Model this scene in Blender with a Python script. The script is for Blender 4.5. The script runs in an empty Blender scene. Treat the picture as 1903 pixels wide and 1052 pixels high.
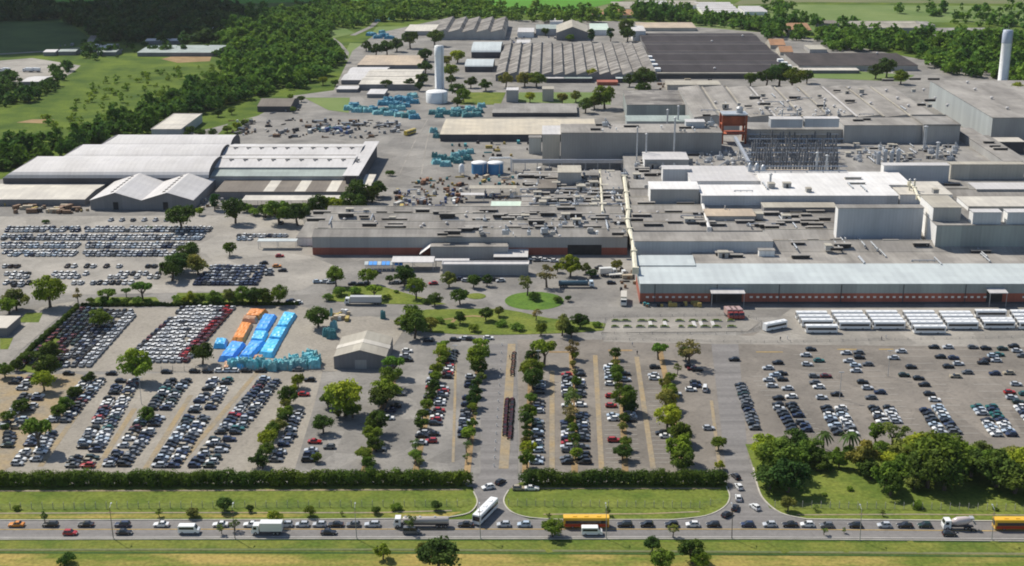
import bpy, math, random
import numpy as np
from mathutils import Vector
C = bpy.context.scene.collection
SC = bpy.context.scene
R = math.radians
# ---------------------------------------------------------------- camera
FPX, PW, PH = 2500.0, 1903.0, 1052.0
CAMH, PITCH = 179.0, R(17.6)
cam_d = bpy.data.cameras.new('camera'); cam = bpy.data.objects.new('camera', cam_d); C.objects.link(cam)
cam.location = (0, 0, CAMH); cam.rotation_euler = (R(90) - PITCH, 0, 0)
cam_d.sensor_width = 36.0; cam_d.lens = FPX / PW * 36.0
cam_d.clip_start = 1.0; cam_d.clip_end = 30000.0
SC.camera = cam
# ---------------------------------------------------------------- light
SHX, SHY = 0.64, -0.60                       # shadow offset per metre of height
SUN_EL = math.atan2(1.0, math.hypot(SHX, SHY)); SUN_ROT = math.atan2(-SHX, -SHY)
w = bpy.data.worlds.new('World'); SC.world = w; w.use_nodes = True
nt = w.node_tree
sky = nt.nodes.new('ShaderNodeTexSky'); sky.sky_type = 'NISHITA'; sky.sun_disc = False
sky.sun_elevation = SUN_EL; sky.sun_rotation = SUN_ROT; sky.altitude = 600
bg = nt.nodes['Background']; bg.inputs['Strength'].default_value = 0.105
nt.links.new(sky.outputs[0], bg.inputs['Color'])
sl = bpy.data.lights.new('sun', 'SUN'); sl.energy = 4.8; sl.angle = R(0.5); sl.color = (1.0, 0.94, 0.84)
so = bpy.data.objects.new('sun', sl); C.objects.link(so)
so.rotation_euler = Vector((SHX, SHY, -1)).to_track_quat('-Z', 'Y').to_euler(); so.location = (-300, 300, 500)
SC.view_settings.view_transform = 'Standard'; SC.view_settings.look = 'None'
SC.view_settings.exposure = 0.17; SC.view_settings.gamma = 1.0; SC.view_settings.use_curve_mapping = False
SC.render.engine = 'CYCLES'
try: SC.cycles.max_bounces = 5; SC.cycles.diffuse_bounces = 2; SC.cycles.glossy_bounces = 2; SC.cycles.filter_width = 1.9
except Exception: pass

HAZE = 0.00002
# ---------------------------------------------------------------- picture -> ground survey
cp, sp = math.cos(PITCH), math.sin(PITCH)
def ray(px, py):
    a, b = px - PW / 2, py - PH / 2
    return (a, FPX * cp - b * sp, -FPX * sp - b * cp)
def P(px, py, z=0.0):
    d = ray(px, py); t = (z - CAMH) / d[2]
    return Vector((d[0] * t, d[1] * t, z))
def scale_at(py):                            # pixels per metre on the ground at that row
    return (FPX * sp + (py - PH / 2) * cp) / CAMH
def height_at(Y, py):                        # height of the point at depth Y seen at row py
    d = ray(PW / 2, py); return CAMH + Y / d[1] * d[2]
DX = 0.0284                                  # the site's depth axis leans a little to +X
ORD = 'first second third fourth fifth sixth seventh eighth ninth tenth eleventh twelfth thirteenth fourteenth fifteenth sixteenth seventeenth eighteenth nineteenth twentieth twenty-first twenty-second twenty-third twenty-fourth twenty-fifth twenty-sixth twenty-seventh twenty-eighth twenty-ninth thirtieth thirty-first thirty-second thirty-third thirty-fourth thirty-fifth thirty-sixth thirty-seventh thirty-eighth thirty-ninth fortieth'.split()
ORD += ['forty-' + w_ for w_ in ORD[:9]] + ['fiftieth'] + ['fifty-' + w_ for w_ in ORD[:9]]

# ---------------------------------------------------------------- materials
M = {}
def newmat(name):
    m = bpy.data.materials.new(name); m.use_nodes = True
    n = m.node_tree.nodes; return m, n, m.node_tree.links, n['Principled BSDF']
def mat(name, col, var=0.18, scale=0.08, rough=0.85, col2=None, stretch=(1, 1, 1), patch=0.0, metal=0.0, spec=0.3, fine=0.0, contrast=(0.35, 0.68), stain=0.0):
    """weathered paint / concrete / soil: base colour broken up by two noises in place on the thing"""
    m, n, l, b = newmat(name)
    b.inputs['Roughness'].default_value = rough; b.inputs['Metallic'].default_value = metal
    b.inputs['Specular IOR Level'].default_value = spec
    g = n.new('ShaderNodeNewGeometry'); mp = n.new('ShaderNodeMapping'); mp.inputs['Scale'].default_value = stretch
    l.new(g.outputs['Position'], mp.inputs['Vector'])
    n1 = n.new('ShaderNodeTexNoise'); n1.inputs['Scale'].default_value = scale; n1.inputs['Detail'].default_value = 6; n1.inputs['Roughness'].default_value = 0.62
    l.new(mp.outputs[0], n1.inputs['Vector'])
    rp = n.new('ShaderNodeValToRGB'); rp.color_ramp.elements[0].position, rp.color_ramp.elements[1].position = contrast
    c2 = col2 if col2 else tuple(c * (1 - var * 1.6) for c in col)
    hi = col if col2 else tuple(min(1, c * (1 + var * 0.6)) for c in col)
    rp.color_ramp.elements[0].color = (*c2, 1); rp.color_ramp.elements[1].color = (*hi, 1)
    l.new(n1.outputs['Fac'], rp.inputs['Fac'])
    out = rp.outputs['Color']
    if fine:
        n2 = n.new('ShaderNodeTexNoise'); n2.inputs['Scale'].default_value = 0.9; n2.inputs['Detail'].default_value = 4
        l.new(g.outputs['Position'], n2.inputs['Vector'])
        mr = n.new('ShaderNodeMapRange'); mr.inputs['From Min'].default_value = .3; mr.inputs['From Max'].default_value = .7
        mr.inputs['To Min'].default_value = 1 - fine; mr.inputs['To Max'].default_value = 1 + fine * .6
        l.new(n2.outputs['Fac'], mr.inputs['Value'])
        mx = n.new('ShaderNodeMix'); mx.data_type = 'RGBA'; mx.blend_type = 'MULTIPLY'; mx.inputs['Factor'].default_value = 1
        l.new(out, mx.inputs['A']); l.new(mr.outputs[0], mx.inputs['B']); out = mx.outputs['Result']
    if stain:                                  # oil spots and tyre-darkened runs
        n3 = n.new('ShaderNodeTexNoise'); n3.inputs['Scale'].default_value = .32; n3.inputs['Detail'].default_value = 8; n3.inputs['Roughness'].default_value = .75; n3.inputs['Distortion'].default_value = 1.2
        l.new(g.outputs['Position'], n3.inputs['Vector']); r3 = n.new('ShaderNodeMapRange'); r3.inputs['From Min'].default_value = .5; r3.inputs['From Max'].default_value = .72; r3.inputs['To Min'].default_value = 1.04; r3.inputs['To Max'].default_value = 1 - stain
        l.new(n3.outputs['Fac'], r3.inputs['Value']); m3 = n.new('ShaderNodeMix'); m3.data_type = 'RGBA'; m3.blend_type = 'MULTIPLY'; m3.inputs['Factor'].default_value = 1
        l.new(out, m3.inputs['A']); l.new(r3.outputs[0], m3.inputs['B']); out = m3.outputs['Result']
    if patch:
        v = n.new('ShaderNodeTexVoronoi'); v.inputs['Scale'].default_value = patch
        l.new(g.outputs['Position'], v.inputs['Vector'])
        mr = n.new('ShaderNodeMapRange'); mr.inputs['To Min'].default_value = .84; mr.inputs['To Max'].default_value = 1.1
        s = n.new('ShaderNodeSeparateColor'); l.new(v.outputs['Color'], s.inputs[0]); l.new(s.outputs[0], mr.inputs['Value'])
        mx = n.new('ShaderNodeMix'); mx.data_type = 'RGBA'; mx.blend_type = 'MULTIPLY'; mx.inputs['Factor'].default_value = 1
        l.new(out, mx.inputs['A']); l.new(mr.outputs[0], mx.inputs['B']); out = mx.outputs['Result']
    l.new(out, b.inputs['Base Color']); M[name] = m; return m
def sheetmat(name, col, var=0.12, rib=1.2, axis='X', rough=0.55, dirt=None, scale=0.06, panel=.13):
    """ribbed metal or fibre-cement sheeting: lap joints every few metres plus weather streaks"""
    m, n, l, b = newmat(name)
    b.inputs['Roughness'].default_value = rough; b.inputs['Specular IOR Level'].default_value = 0.35
    g = n.new('ShaderNodeNewGeometry')
    wv = n.new('ShaderNodeTexWave'); wv.bands_direction = axis; wv.inputs['Scale'].default_value = 1.0 / rib / 3.14; wv.inputs['Distortion'].default_value = 0.6
    wv.inputs['Detail'].default_value = 1
    l.new(g.outputs['Position'], wv.inputs['Vector'])
    mp = n.new('ShaderNodeMapping'); mp.inputs['Scale'].default_value = (1, .25, .3) if axis == 'X' else (.25, 1, .3)
    l.new(g.outputs['Position'], mp.inputs['Vector'])
    n1 = n.new('ShaderNodeTexNoise'); n1.inputs['Scale'].default_value = scale * 1.3; n1.inputs['Detail'].default_value = 7; n1.inputs['Roughness'].default_value = .65
    l.new(mp.outputs[0], n1.inputs['Vector'])
    rp = n.new('ShaderNodeValToRGB'); rp.color_ramp.elements[0].position = .34; rp.color_ramp.elements[1].position = .62
    d = dirt if dirt else tuple(c * (1 - var * 2) for c in col)
    rp.color_ramp.elements[0].color = (*d, 1); rp.color_ramp.elements[1].color = (*col, 1)
    l.new(n1.outputs['Fac'], rp.inputs['Fac'])
    mr = n.new('ShaderNodeMapRange'); mr.inputs['To Min'].default_value = .965; mr.inputs['To Max'].default_value = 1.02
    l.new(wv.outputs['Fac'], mr.inputs['Value'])
    mx = n.new('ShaderNodeMix'); mx.data_type = 'RGBA'; mx.blend_type = 'MULTIPLY'; mx.inputs['Factor'].default_value = 1
    l.new(rp.outputs['Color'], mx.inputs['A']); l.new(mr.outputs[0], mx.inputs['B'])
    bk = n.new('ShaderNodeTexBrick'); bk.inputs['Scale'].default_value = 1; bk.inputs['Brick Width'].default_value = 9 if axis == 'X' else 5; bk.inputs['Row Height'].default_value = 5.5; bk.inputs['Mortar Size'].default_value = .06; bk.inputs['Bias'].default_value = 0.1
    bk.inputs['Color1'].default_value = (1.05, 1.05, 1.04, 1); bk.inputs['Color2'].default_value = (1 - panel, 1 - panel, 1 - panel * .95, 1); bk.inputs['Mortar'].default_value = (.8, .79, .78, 1)
    l.new(g.outputs['Position'], bk.inputs['Vector']); m2 = n.new('ShaderNodeMix'); m2.data_type = 'RGBA'; m2.blend_type = 'MULTIPLY'; m2.inputs['Factor'].default_value = 1
    l.new(mx.outputs['Result'], m2.inputs['A']); l.new(bk.outputs['Color'], m2.inputs['B'])
    l.new(m2.outputs['Result'], b.inputs['Base Color']); M[name] = m; return m
def objcolmat(name, rough, spec=0.5, leaf=False, coat=0.0):
    m, n, l, b = newmat(name)
    b.inputs['Roughness'].default_value = rough; b.inputs['Specular IOR Level'].default_value = spec
    b.inputs['Coat Weight'].default_value = coat
    oi = n.new('ShaderNodeObjectInfo')
    if leaf:
        g = n.new('ShaderNodeNewGeometry'); n1 = n.new('ShaderNodeTexNoise'); n1.inputs['Scale'].default_value = .55; n1.inputs['Detail'].default_value = 5
        n2 = n.new('ShaderNodeTexNoise'); n2.inputs['Scale'].default_value = .045; n2.inputs['Detail'].default_value = 3; l.new(g.outputs['Position'], n2.inputs['Vector'])
        r2 = n.new('ShaderNodeValToRGB'); r2.color_ramp.elements[0].position = .36; r2.color_ramp.elements[1].position = .64; r2.color_ramp.elements[0].color = (.78, .88, .95, 1); r2.color_ramp.elements[1].color = (1.3, 1.12, .8, 1); l.new(n2.outputs['Fac'], r2.inputs['Fac'])
        l.new(g.outputs['Position'], n1.inputs['Vector'])
        rp = n.new('ShaderNodeValToRGB'); rp.color_ramp.elements[0].position = .3; rp.color_ramp.elements[1].position = .7
        rp.color_ramp.elements[0].color = (.52, .56, .5, 1); rp.color_ramp.elements[1].color = (1.45, 1.4, 1.15, 1)
        l.new(n1.outputs['Fac'], rp.inputs['Fac'])
        mx = n.new('ShaderNodeMix'); mx.data_type = 'RGBA'; mx.blend_type = 'MULTIPLY'; mx.inputs['Factor'].default_value = 1
        my = n.new('ShaderNodeMix'); my.data_type = 'RGBA'; my.blend_type = 'MULTIPLY'; my.inputs['Factor'].default_value = 1; l.new(oi.outputs['Color'], my.inputs['A']); l.new(r2.outputs['Color'], my.inputs['B'])
        l.new(my.outputs['Result'], mx.inputs['A']); l.new(rp.outputs['Color'], mx.inputs['B'])
        l.new(mx.outputs['Result'], b.inputs['Base Color'])
        tr = n.new('ShaderNodeBsdfTranslucent'); l.new(mx.outputs['Result'], tr.inputs['Color']); ms = n.new('ShaderNodeMixShader'); ms.inputs['Fac'].default_value = .3
        l.new(b.outputs[0], ms.inputs[1]); l.new(tr.outputs[0], ms.inputs[2]); l.new(ms.outputs[0], n['Material Output'].inputs['Surface'])
    else: l.new(oi.outputs['Color'], b.inputs['Base Color'])
    M[name] = m; return m

mat('grass', (.185, .212, .042), .3, .09, 1, col2=(.095, .14, .025), spec=.1, fine=.3)
mat('grass_verge', (.20, .205, .045), .3, .09, 1, col2=(.09, .135, .024), spec=.1, fine=.3)
mat('dry_grass', (.36, .275, .085), .3, .09, 1, col2=(.13, .165, .03), spec=.1, fine=.3, stretch=(.35, 1.0, 1), contrast=(.4, .62))
mat('field_bright', (.10, .26, .03), .3, .012, 1, col2=(.08, .21, .025), spec=.1, fine=.1)
mat('field_dark', (.075, .13, .035), .3, .02, 1, col2=(.04, .08, .022), spec=.1, fine=.3)
mat('field_mid', (.135, .185, .026), .3, .035, 1, col2=(.05, .092, .016), spec=.1, fine=.3)
mat('field_pale', (.19, .24, .085), .3, .01, 1, col2=(.11, .17, .05), spec=.1, fine=.2)
mat('field_brown', (.20, .19, .11), .3, .01, 1, col2=(.12, .15, .06), spec=.1, fine=.2)
mat('earth', (.33, .23, .12), .2, .06, 1, spec=.1, fine=.2)
mat('ochre', (.345, .26, .145), .25, .12, 1, col2=(.27, .235, .18), spec=.1, fine=.2)
mat('concrete', (.275, .258, .23), .15, .045, .9, col2=(.17, .161, .147), fine=.1, patch=.06, stain=.3)
mat('concrete_pale', (.345, .318, .275), .12, .05, .9, col2=(.24, .223, .195), fine=.1, patch=.05, stain=.25)
mat('sand_lot', (.33, .30, .25), .15, .04, .95, col2=(.24, .216, .18), fine=.14, stain=.28)
mat('asphalt_lot', (.245, .217, .183), .15, .035, .92, col2=(.16, .143, .122), fine=.1, patch=.05, stain=.35)
mat('lane_asphalt', (.245, .23, .205), .15, .05, .92, col2=(.165, .155, .14), fine=.1, stain=.3)
mat('road', (.225, .212, .20), .1, .12, .9, col2=(.15, .142, .135), fine=.1, stretch=(.03, 2.2, 1), stain=.2)
mat('marking_white', (.6, .58, .53), .15, .3, .9); mat('marking_yellow', (.5, .34, .10), .25, .3, .9)
mat('kerb', (.5, .47, .40), .15, .3, .95)
# roofs and walls
sheetmat('roof_grey', (.31, .295, .27), .2, 2.2, 'X', .9, dirt=(.18, .168, .152))
sheetmat('roof_grey_warm', (.345, .322, .29), .2, 2.2, 'X', .9, dirt=(.20, .185, .165))
sheetmat('roof_mottled', (.36, .335, .30), .2, 2.6, 'Y', .95, dirt=(.085, .078, .07), scale=.1, panel=.35)
sheetmat('roof_dark', (.046, .039, .042), .2, 2.5, 'X', .95, dirt=(.026, .021, .023))
sheetmat('roof_dark_brown', (.062, .050, .046), .2, 2.5, 'X', .95, dirt=(.036, .03, .028))
sheetmat('roof_white', (.56, .54, .525), .06, 3, 'X', .6, dirt=(.48, .46, .44), panel=.05)
sheetmat('roof_white_pure', (.74, .72, .69), .04, 3, 'X', .6, dirt=(.60, .58, .55), panel=.05)
sheetmat('roof_blue_white', (.50, .545, .54), .06, 4, 'X', .6, dirt=(.42, .455, .455), panel=.05)
sheetmat('roof_cream', (.56, .49, .37), .08, 4, 'X', .7, dirt=(.46, .41, .325))
sheetmat('roof_cream_white', (.60, .56, .48), .08, 4, 'X', .7, dirt=(.48, .445, .385))
sheetmat('roof_beige', (.50, .40, .29), .12, 3, 'X', .8, dirt=(.38, .31, .24))
sheetmat('roof_mint', (.55, .66, .56), .06, 3, 'X', .6)
sheetmat('roof_green_grey', (.33, .38, .35), .1, 3, 'X', .7)
sheetmat('roof_tan', (.43, .40, .33), .1, 2.5, 'X', .85, dirt=(.34, .31, .255))
sheetmat('roof_brown', (.20, .175, .145), .14, 2.2, 'X', .9, dirt=(.14, .12, .10))
sheetmat('tile_orange', (.42, .225, .12), .2, 1.5, 'X', .9, dirt=(.28, .16, .09))
sheetmat('wall_grey', (.40, .39, .37), .1, 1.6, 'X', .6, dirt=(.32, .31, .29), panel=.05)
sheetmat('wall_blue_grey', (.50, .52, .535), .08, 1.6, 'X', .55, dirt=(.40, .415, .43), panel=.05)
sheetmat('wall_grey_dark', (.24, .235, .235), .1, 1.6, 'X', .7)
sheetmat('wall_white', (.86, .85, .82), .05, 2, 'X', .6, dirt=(.74, .72, .69), panel=.05)
sheetmat('wall_beige', (.55, .51, .43), .1, 2, 'X', .7)
sheetmat('wall_dark', (.09, .088, .095), .15, 2, 'X', .8)
sheetmat('wall_pale_green', (.40, .425, .415), .06, 2, 'X', .7)
sheetmat('wall_green_grey', (.33, .36, .34), .1, 2, 'X', .7)
sheetmat('brick', (.40, .13, .085), .16, 1.5, 'X', .9, dirt=(.28, .09, .06))
mat('steel_mid', (.20, .205, .215), .2, .4, .6); mat('steel', (.45, .46, .47), .12, .4, .5, metal=.3); mat('steel_dark', (.10, .10, .11), .2, .4, .7)
mat('galvanised', (.5, .52, .54), .12, .6, .45, metal=.4)
mat('cream_duct', (.70, .65, .5), .12, .3, .6); mat('red_steel', (.42, .11, .05), .25, .2, .8)
mat('tank_blue', (.07, .25, .46), .2, .15, .4, col2=(.045, .17, .34)); mat('paint_white', (.80, .80, .78), .06, .3, .5)
mat('vent_dark', (.05, .047, .045), .2, .3, .9); mat('glass_dark', (.02, .024, .03), .1, .3, .12, spec=.6)
mat('tyre', (.02, .02, .02), .1, 1, .9); mat('rim', (.4, .4, .4), .1, 1, .4, metal=.6)
mat('lamp_glass', (.75, .75, .7), .05, 1, .2); mat('tail_red', (.4, .02, .02), .05, 1, .3)
mat('timber', (.34, .22, .12), .25, .8, .9); mat('bark', (.13, .10, .075), .25, .8, .95)
mat('pole_concrete', (.38, .36, .33), .12, .8, .9); mat('pole_dark', (.12, .105, .09), .2, .8, .9)
mat('tarp_blue', (.09, .40, .88), .2, .12, .45, col2=(.06, .29, .78), spec=.4); mat('tarp_cyan', (.10, .56, .86), .2, .12, .45, col2=(.07, .44, .78), spec=.4)
mat('tarp_orange', (.80, .31, .07), .2, .12, .5, col2=(.66, .22, .04), spec=.4); mat('tarp_peach', (.72, .42, .25), .2, .2, .6)
mat('net_teal', (.25, .50, .52), .3, .5, .8, col2=(.13, .34, .37), fine=.3); mat('net_teal_dark', (.10, .28, .29), .3, .3, .8, col2=(.05, .16, .17), fine=.3)
mat('net_blue', (.10, .32, .42), .3, .3, .7, col2=(.055, .20, .30), fine=.3); mat('net_cyan', (.26, .64, .68), .3, .5, .8, col2=(.16, .48, .54), fine=.3)
mat('cloud', (.9, .9, .9), .02, .01, 1)
mat('skin', (.35, .2, .14)); mat('cloth_dark', (.03, .035, .05)); mat('cloth_pale', (.5, .5, .5))
objcolmat('paint', .32, .5, coat=.4); objcolmat('leaf', .8, .06, leaf=True); objcolmat('matte', .8, .3)

# ---------------------------------------------------------------- mesh helpers
class MB:
    def __init__(s): s.v, s.f, s.m = [], [], []
    def add(s, vs, fs, m=0):
        o = len(s.v); s.v += [tuple(v) for v in vs]; s.f += [tuple(i + o for i in f) for f in fs]
        s.m += ([m] * len(fs) if isinstance(m, int) else list(m)); return s
    def box(s, x0, x1, y0, y1, z0, z1, m=0):
        return s.add([(x0, y0, z0), (x1, y0, z0), (x1, y1, z0), (x0, y1, z0), (x0, y0, z1), (x1, y0, z1), (x1, y1, z1), (x0, y1, z1)],
                     [(0, 3, 2, 1), (4, 5, 6, 7), (0, 1, 5, 4), (1, 2, 6, 5), (2, 3, 7, 6), (3, 0, 4, 7)], m)
    def frustum(s, b, t, m=0, cap=None):     # b, t: four corners each
        n = len(b); fs = [tuple(range(n - 1, -1, -1)), tuple(range(n, 2 * n))] + [(i, (i + 1) % n, n + (i + 1) % n, n + i) for i in range(n)]
        mm = [m] * len(fs)
        if cap is not None: mm[1] = cap
        return s.add(list(b) + list(t), fs, mm)
    def prism(s, pts, z0, z1, m=0, top=None):
        return s.frustum([(p[0], p[1], z0) for p in pts], [(p[0], p[1], z1) for p in pts], m, top)
    def tube(s, a, b, r0, r1=None, n=8, m=0):
        a, b = Vector(a), Vector(b); r1 = r0 if r1 is None else r1
        d = (b - a).normalized(); u = d.orthogonal().normalized(); v = d.cross(u)
        A = [a + (u * math.cos(i * 2 * math.pi / n) + v * math.sin(i * 2 * math.pi / n)) * r0 for i in range(n)]
        B = [b + (u * math.cos(i * 2 * math.pi / n) + v * math.sin(i * 2 * math.pi / n)) * r1 for i in range(n)]
        return s.frustum(A, B, m)
    def lathe(s, prof, n=16, m=0, c=(0, 0, 0)):
        vs = []; k = len(prof)
        for i in range(n):
            a = i * 2 * math.pi / n
            vs += [(c[0] + r * math.cos(a), c[1] + r * math.sin(a), c[2] + z) for r, z in prof]
        fs = [(i * k + j, ((i + 1) % n) * k + j, ((i + 1) % n) * k + j + 1, i * k + j + 1) for i in range(n) for j in range(k - 1)]
        return s.add(vs, fs, m)
    def extrude_y(s, prof, y0, y1, m=0):     # prof: closed (x,z) polygon
        n = len(prof)
        return s.add([(x, y0, z) for x, z in prof] + [(x, y1, z) for x, z in prof],
                     [tuple(range(n)), tuple(range(2 * n - 1, n - 1, -1))] + [(i, n + i, n + (i + 1) % n, (i + 1) % n) for i in range(n)], m)
    def mesh(s, name, mats):
        me = bpy.data.meshes.new(name); me.from_pydata(s.v, [], s.f)
        for k in mats: me.materials.append(M[k])
        if len(mats) > 1: me.polygons.foreach_set('material_index', s.m)
        me.update(); return me
    def build(s, name, mats, parent=None, smooth=False):
        if isinstance(mats, str): mats = [mats]
        me = s.mesh(name, mats)
        if smooth: me.polygons.foreach_set('use_smooth', [True] * len(me.polygons))
        return link(name, me, parent)
def link(name, data, parent=None):
    o = bpy.data.objects.new(name, data); C.objects.link(o)
    if parent is not None: o.parent = parent
    return o
def tag(o, label=None, cat=None, group=None, kind=None):
    for k, v in (('label', label), ('category', cat), ('group', group), ('kind', kind)):
        if v: o[k] = v
    return o
def thing(name, label, cat, loc=(0, 0, 0), rz=0.0, group=None):
    o = link(name, None); o.location = loc; o.rotation_euler = (0, 0, rz); o.empty_display_size = 2
    return tag(o, label, cat, group)
def copy_tree(o, parent=None, **kw):
    c = o.copy(); C.objects.link(c)
    if parent is not None: c.parent = parent
    for ch in KIDS.get(o.name, []): copy_tree(ch, c)
    return c
KIDS = {}
def kids(root, *ch):
    KIDS.setdefault(root.name, []).extend(ch); return root
def structure(name, pts, z, m, px=True, sub=False):
    """a flat sheet of ground surface; pts are surveyed picture points"""
    q = [P(a, b) for a, b in pts] if px else [Vector((a, b, 0)) for a, b in pts]
    mb = MB(); mb.add([(p.x, p.y, z) for p in q], [tuple(range(len(q)))])
    o = mb.build(name, m)
    if o.data.polygons[0].normal.z < 0: o.data.flip_normals()
    return tag(o, kind='structure')
def curve(pts, n=6):                          # Catmull-Rom through picture points
    out = []
    p = [pts[0]] + list(pts) + [pts[-1]]
    for i in range(1, len(p) - 2):
        for k in range(n):
            t = k / n
            out.append(tuple(.5 * (2 * p[i][j] + (p[i + 1][j] - p[i - 1][j]) * t + (2 * p[i - 1][j] - 5 * p[i][j] + 4 * p[i + 1][j] - p[i + 2][j]) * t * t + (3 * p[i][j] - p[i - 1][j] - 3 * p[i + 1][j] + p[i + 2][j]) * t ** 3) for j in (0, 1)))
    out.append(tuple(pts[-1])); return out
def strip(name, pts, width, z, m, kind='structure', px=True, h=0.0):
    q = [P(a, b) for a, b in pts] if px else [Vector((a, b, 0)) for a, b in pts]
    L, Rr = [], []
    for i, p in enumerate(q):
        d = (q[min(i + 1, len(q) - 1)] - q[max(i - 1, 0)]).normalized(); nrm = Vector((-d.y, d.x, 0)) * width / 2
        L.append(p + nrm); Rr.append(p - nrm)
    mb = MB(); n = len(q)
    if h:
        for i in range(n - 1):
            mb.frustum([(L[i].x, L[i].y, z), (Rr[i].x, Rr[i].y, z), (Rr[i + 1].x, Rr[i + 1].y, z), (L[i + 1].x, L[i + 1].y, z)],
                       [(L[i].x, L[i].y, z + h), (Rr[i].x, Rr[i].y, z + h), (Rr[i + 1].x, Rr[i + 1].y, z + h), (L[i + 1].x, L[i + 1].y, z + h)])
    else:
        mb.add([(p.x, p.y, z) for p in L] + [(p.x, p.y, z) for p in Rr], [(n + i, n + i + 1, i + 1, i) for i in range(n - 1)])
    return tag(mb.build(name, m), kind=kind)
# ================================================================ GROUND
mat('lawn_green', (.125, .21, .035), .3, .09, 1, col2=(.075, .145, .025), spec=.1, fine=.25)
mb = MB(); NX, NY = 2, 2
mb.add([(-6000, -300, 0), (6000, -300, 0), (6000, 14000, 0), (-6000, 14000, 0)], [(0, 1, 2, 3)])
tag(mb.build('ground', 'field_mid'), kind='structure')
# far fields
for nm, pts, m in [
    ('field', [(-250, 30), (120, 35), (165, 70), (130, 95), (-250, 118)], 'field_dark'),
    ('field', [(-60, 210), (130, 125), (200, 108), (420, 112), (500, 120), (400, 160), (260, 235), (60, 265), (-60, 300)], 'field_mid'),
    ('field', [(90, 0), (200, -8), (210, 6), (110, 14)], 'field_bright'),
    ('field', [(380, 8), (720, 0), (720, -14), (380, -10)], 'field_bright'),
    ('field', [(860, 22), (900, 0), (940, -12), (1250, -12), (1160, 0), (1080, 19), (1000, 24)], 'field_bright'),
    ('field', [(1085, 18), (1165, 0), (1330, -6), (1330, 12), (1200, 22), (1120, 24)], 'field_brown'),
    ('field', [(1400, 32), (1430, 8), (2200, 14), (2200, 45), (1500, 40)], 'field_pale'),
    ('field', [(1360, 10), (1400, -12), (2200, -16), (2200, 10), (1500, 4)], 'field_brown'),
    ('field', [(1270, 45), (1430, 38), (1700, 50), (1700, 60), (1280, 58)], 'field_pale'),
    ('field', [(690, 62), (700, 50), (900, 46), (905, 58), (740, 66)], 'field_pale'),
    ('field', [(635, 112), (650, 80), (690, 82), (680, 105), (655, 118)], 'field_pale')]:
    structure(nm, pts, 0.06, m)
structure('front_lawn', [(-200, 1003), (2100, 1010), (2300, 1500), (-500, 1500)], 0.05, 'grass_verge')
structure('mown_lawn', [(-200, 1026), (2100, 1032), (2300, 1500), (-500, 1500)], 0.10, 'dry_grass')
strip('dirt_path', [(-120, 1023), (300, 1022), (700, 1022), (1000, 1024), (1500, 1027), (2050, 1031)], 1.1, 0.15, 'field_brown')
strip('drain_ditch', [(-120, 1028), (500, 1028), (1000, 1029), (1500, 1032), (2050, 1036)], 1.0, 0.16, 'field_dark')
# the works yard
structure('works_yard', [(-420, 905), (-420, 345), (-20, 338), (60, 322), (130, 296), (205, 272), (285, 260), (395, 238), (480, 215), (545, 178), (620, 168), (655, 95), (700, 62), (820, 36), (1180, 40), (1480, 66), (1720, 112), (2150, 190), (2600, 905)], 0.08, 'concrete')
structure('sand_lot', [(-250, 890), (-220, 712), (60, 700), (300, 694), (600, 690), (575, 790), (545, 882)], 0.14, 'sand_lot')
structure('container_yard', [(20, 690), (150, 568), (560, 566), (760, 600), (700, 690), (400, 692)], 0.13, 'sand_lot')
structure('left_verge', [(-250, 890), (-230, 700), (140, 695), (190, 705), (110, 790), (50, 850), (0, 880)], 0.17, 'ochre')
structure('storage_lot', [(-420, 560), (-420, 405), (560, 400), (585, 480), (640, 500), (560, 540), (300, 545)], 0.12, 'concrete_pale')
structure('tree_lot', [(545, 882), (600, 700), (760, 640), (955, 628), (955, 882)], 0.15, 'concrete')
structure('bay_lot', [(966, 880), (962, 632), (1330, 632), (1358, 880)], 0.16, 'asphalt_lot')
structure('right_lot', [(1345, 868), (1322, 632), (1420, 615), (2350, 600), (2500, 845), (1405, 850)], 0.15, 'asphalt_lot')
structure('bus_apron', [(1120, 636), (1130, 618), (1400, 625), (1470, 575), (2200, 570), (2250, 650), (1330, 640)], 0.19, 'concrete_pale')
# verges along the main road
gA = curve([(-250, 900), (300, 900), (860, 898)], 3) + curve([(880, 915), (887, 935), (872, 954), (835, 962)], 4) + [(600, 967), (100, 968), (-250, 969)]
structure('verge', gA, 0.18, 'grass')
gB = curve([(968, 897), (945, 912), (936, 932), (950, 952), (985, 963), (1050, 967)], 4) + curve([(1250, 967), (1310, 960), (1345, 944), (1356, 925), (1350, 897)], 4)
structure('verge', gB, 0.18, 'grass')
gC = curve([(1385, 826), (1400, 870), (1408, 905), (1420, 930), (1452, 955), (1500, 966)], 4) + [(1900, 970), (2200, 973), (2350, 872), (1903, 838), (1700, 830), (1550, 842), (1480, 830)]
structure('verge', gC, 0.18, 'grass')
structure('lit_verge', [(-250, 958), (800, 956), (860, 952), (835, 961), (-250, 966)], 0.21, 'dry_grass')  # sunlit strip of the verge, its light put in as yellower grass
strip('worn_and_lit_strip', [(-200, 956), (300, 954), (700, 954), (840, 950)], .7, .23, 'ochre')  # these ochre lines on the road verge stand in for sunlit grass
strip('worn_and_lit_strip', [(1010, 957), (1200, 956), (1300, 952)], .6, .23, 'ochre')
strip('worn_and_lit_strip', [(1480, 958), (1700, 957), (2100, 960)], .6, .23, 'ochre')
for k, px in enumerate((690, 1003, 1430, 1565, 1690, 1845)):
    strip('side_ditch', [(px, 1006), (px + 4 + k % 3 * 6, 1016), (px + 8 + k % 3 * 12, 1028)], 1.3 + k % 3 * .4, .17, 'grass_verge')
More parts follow.
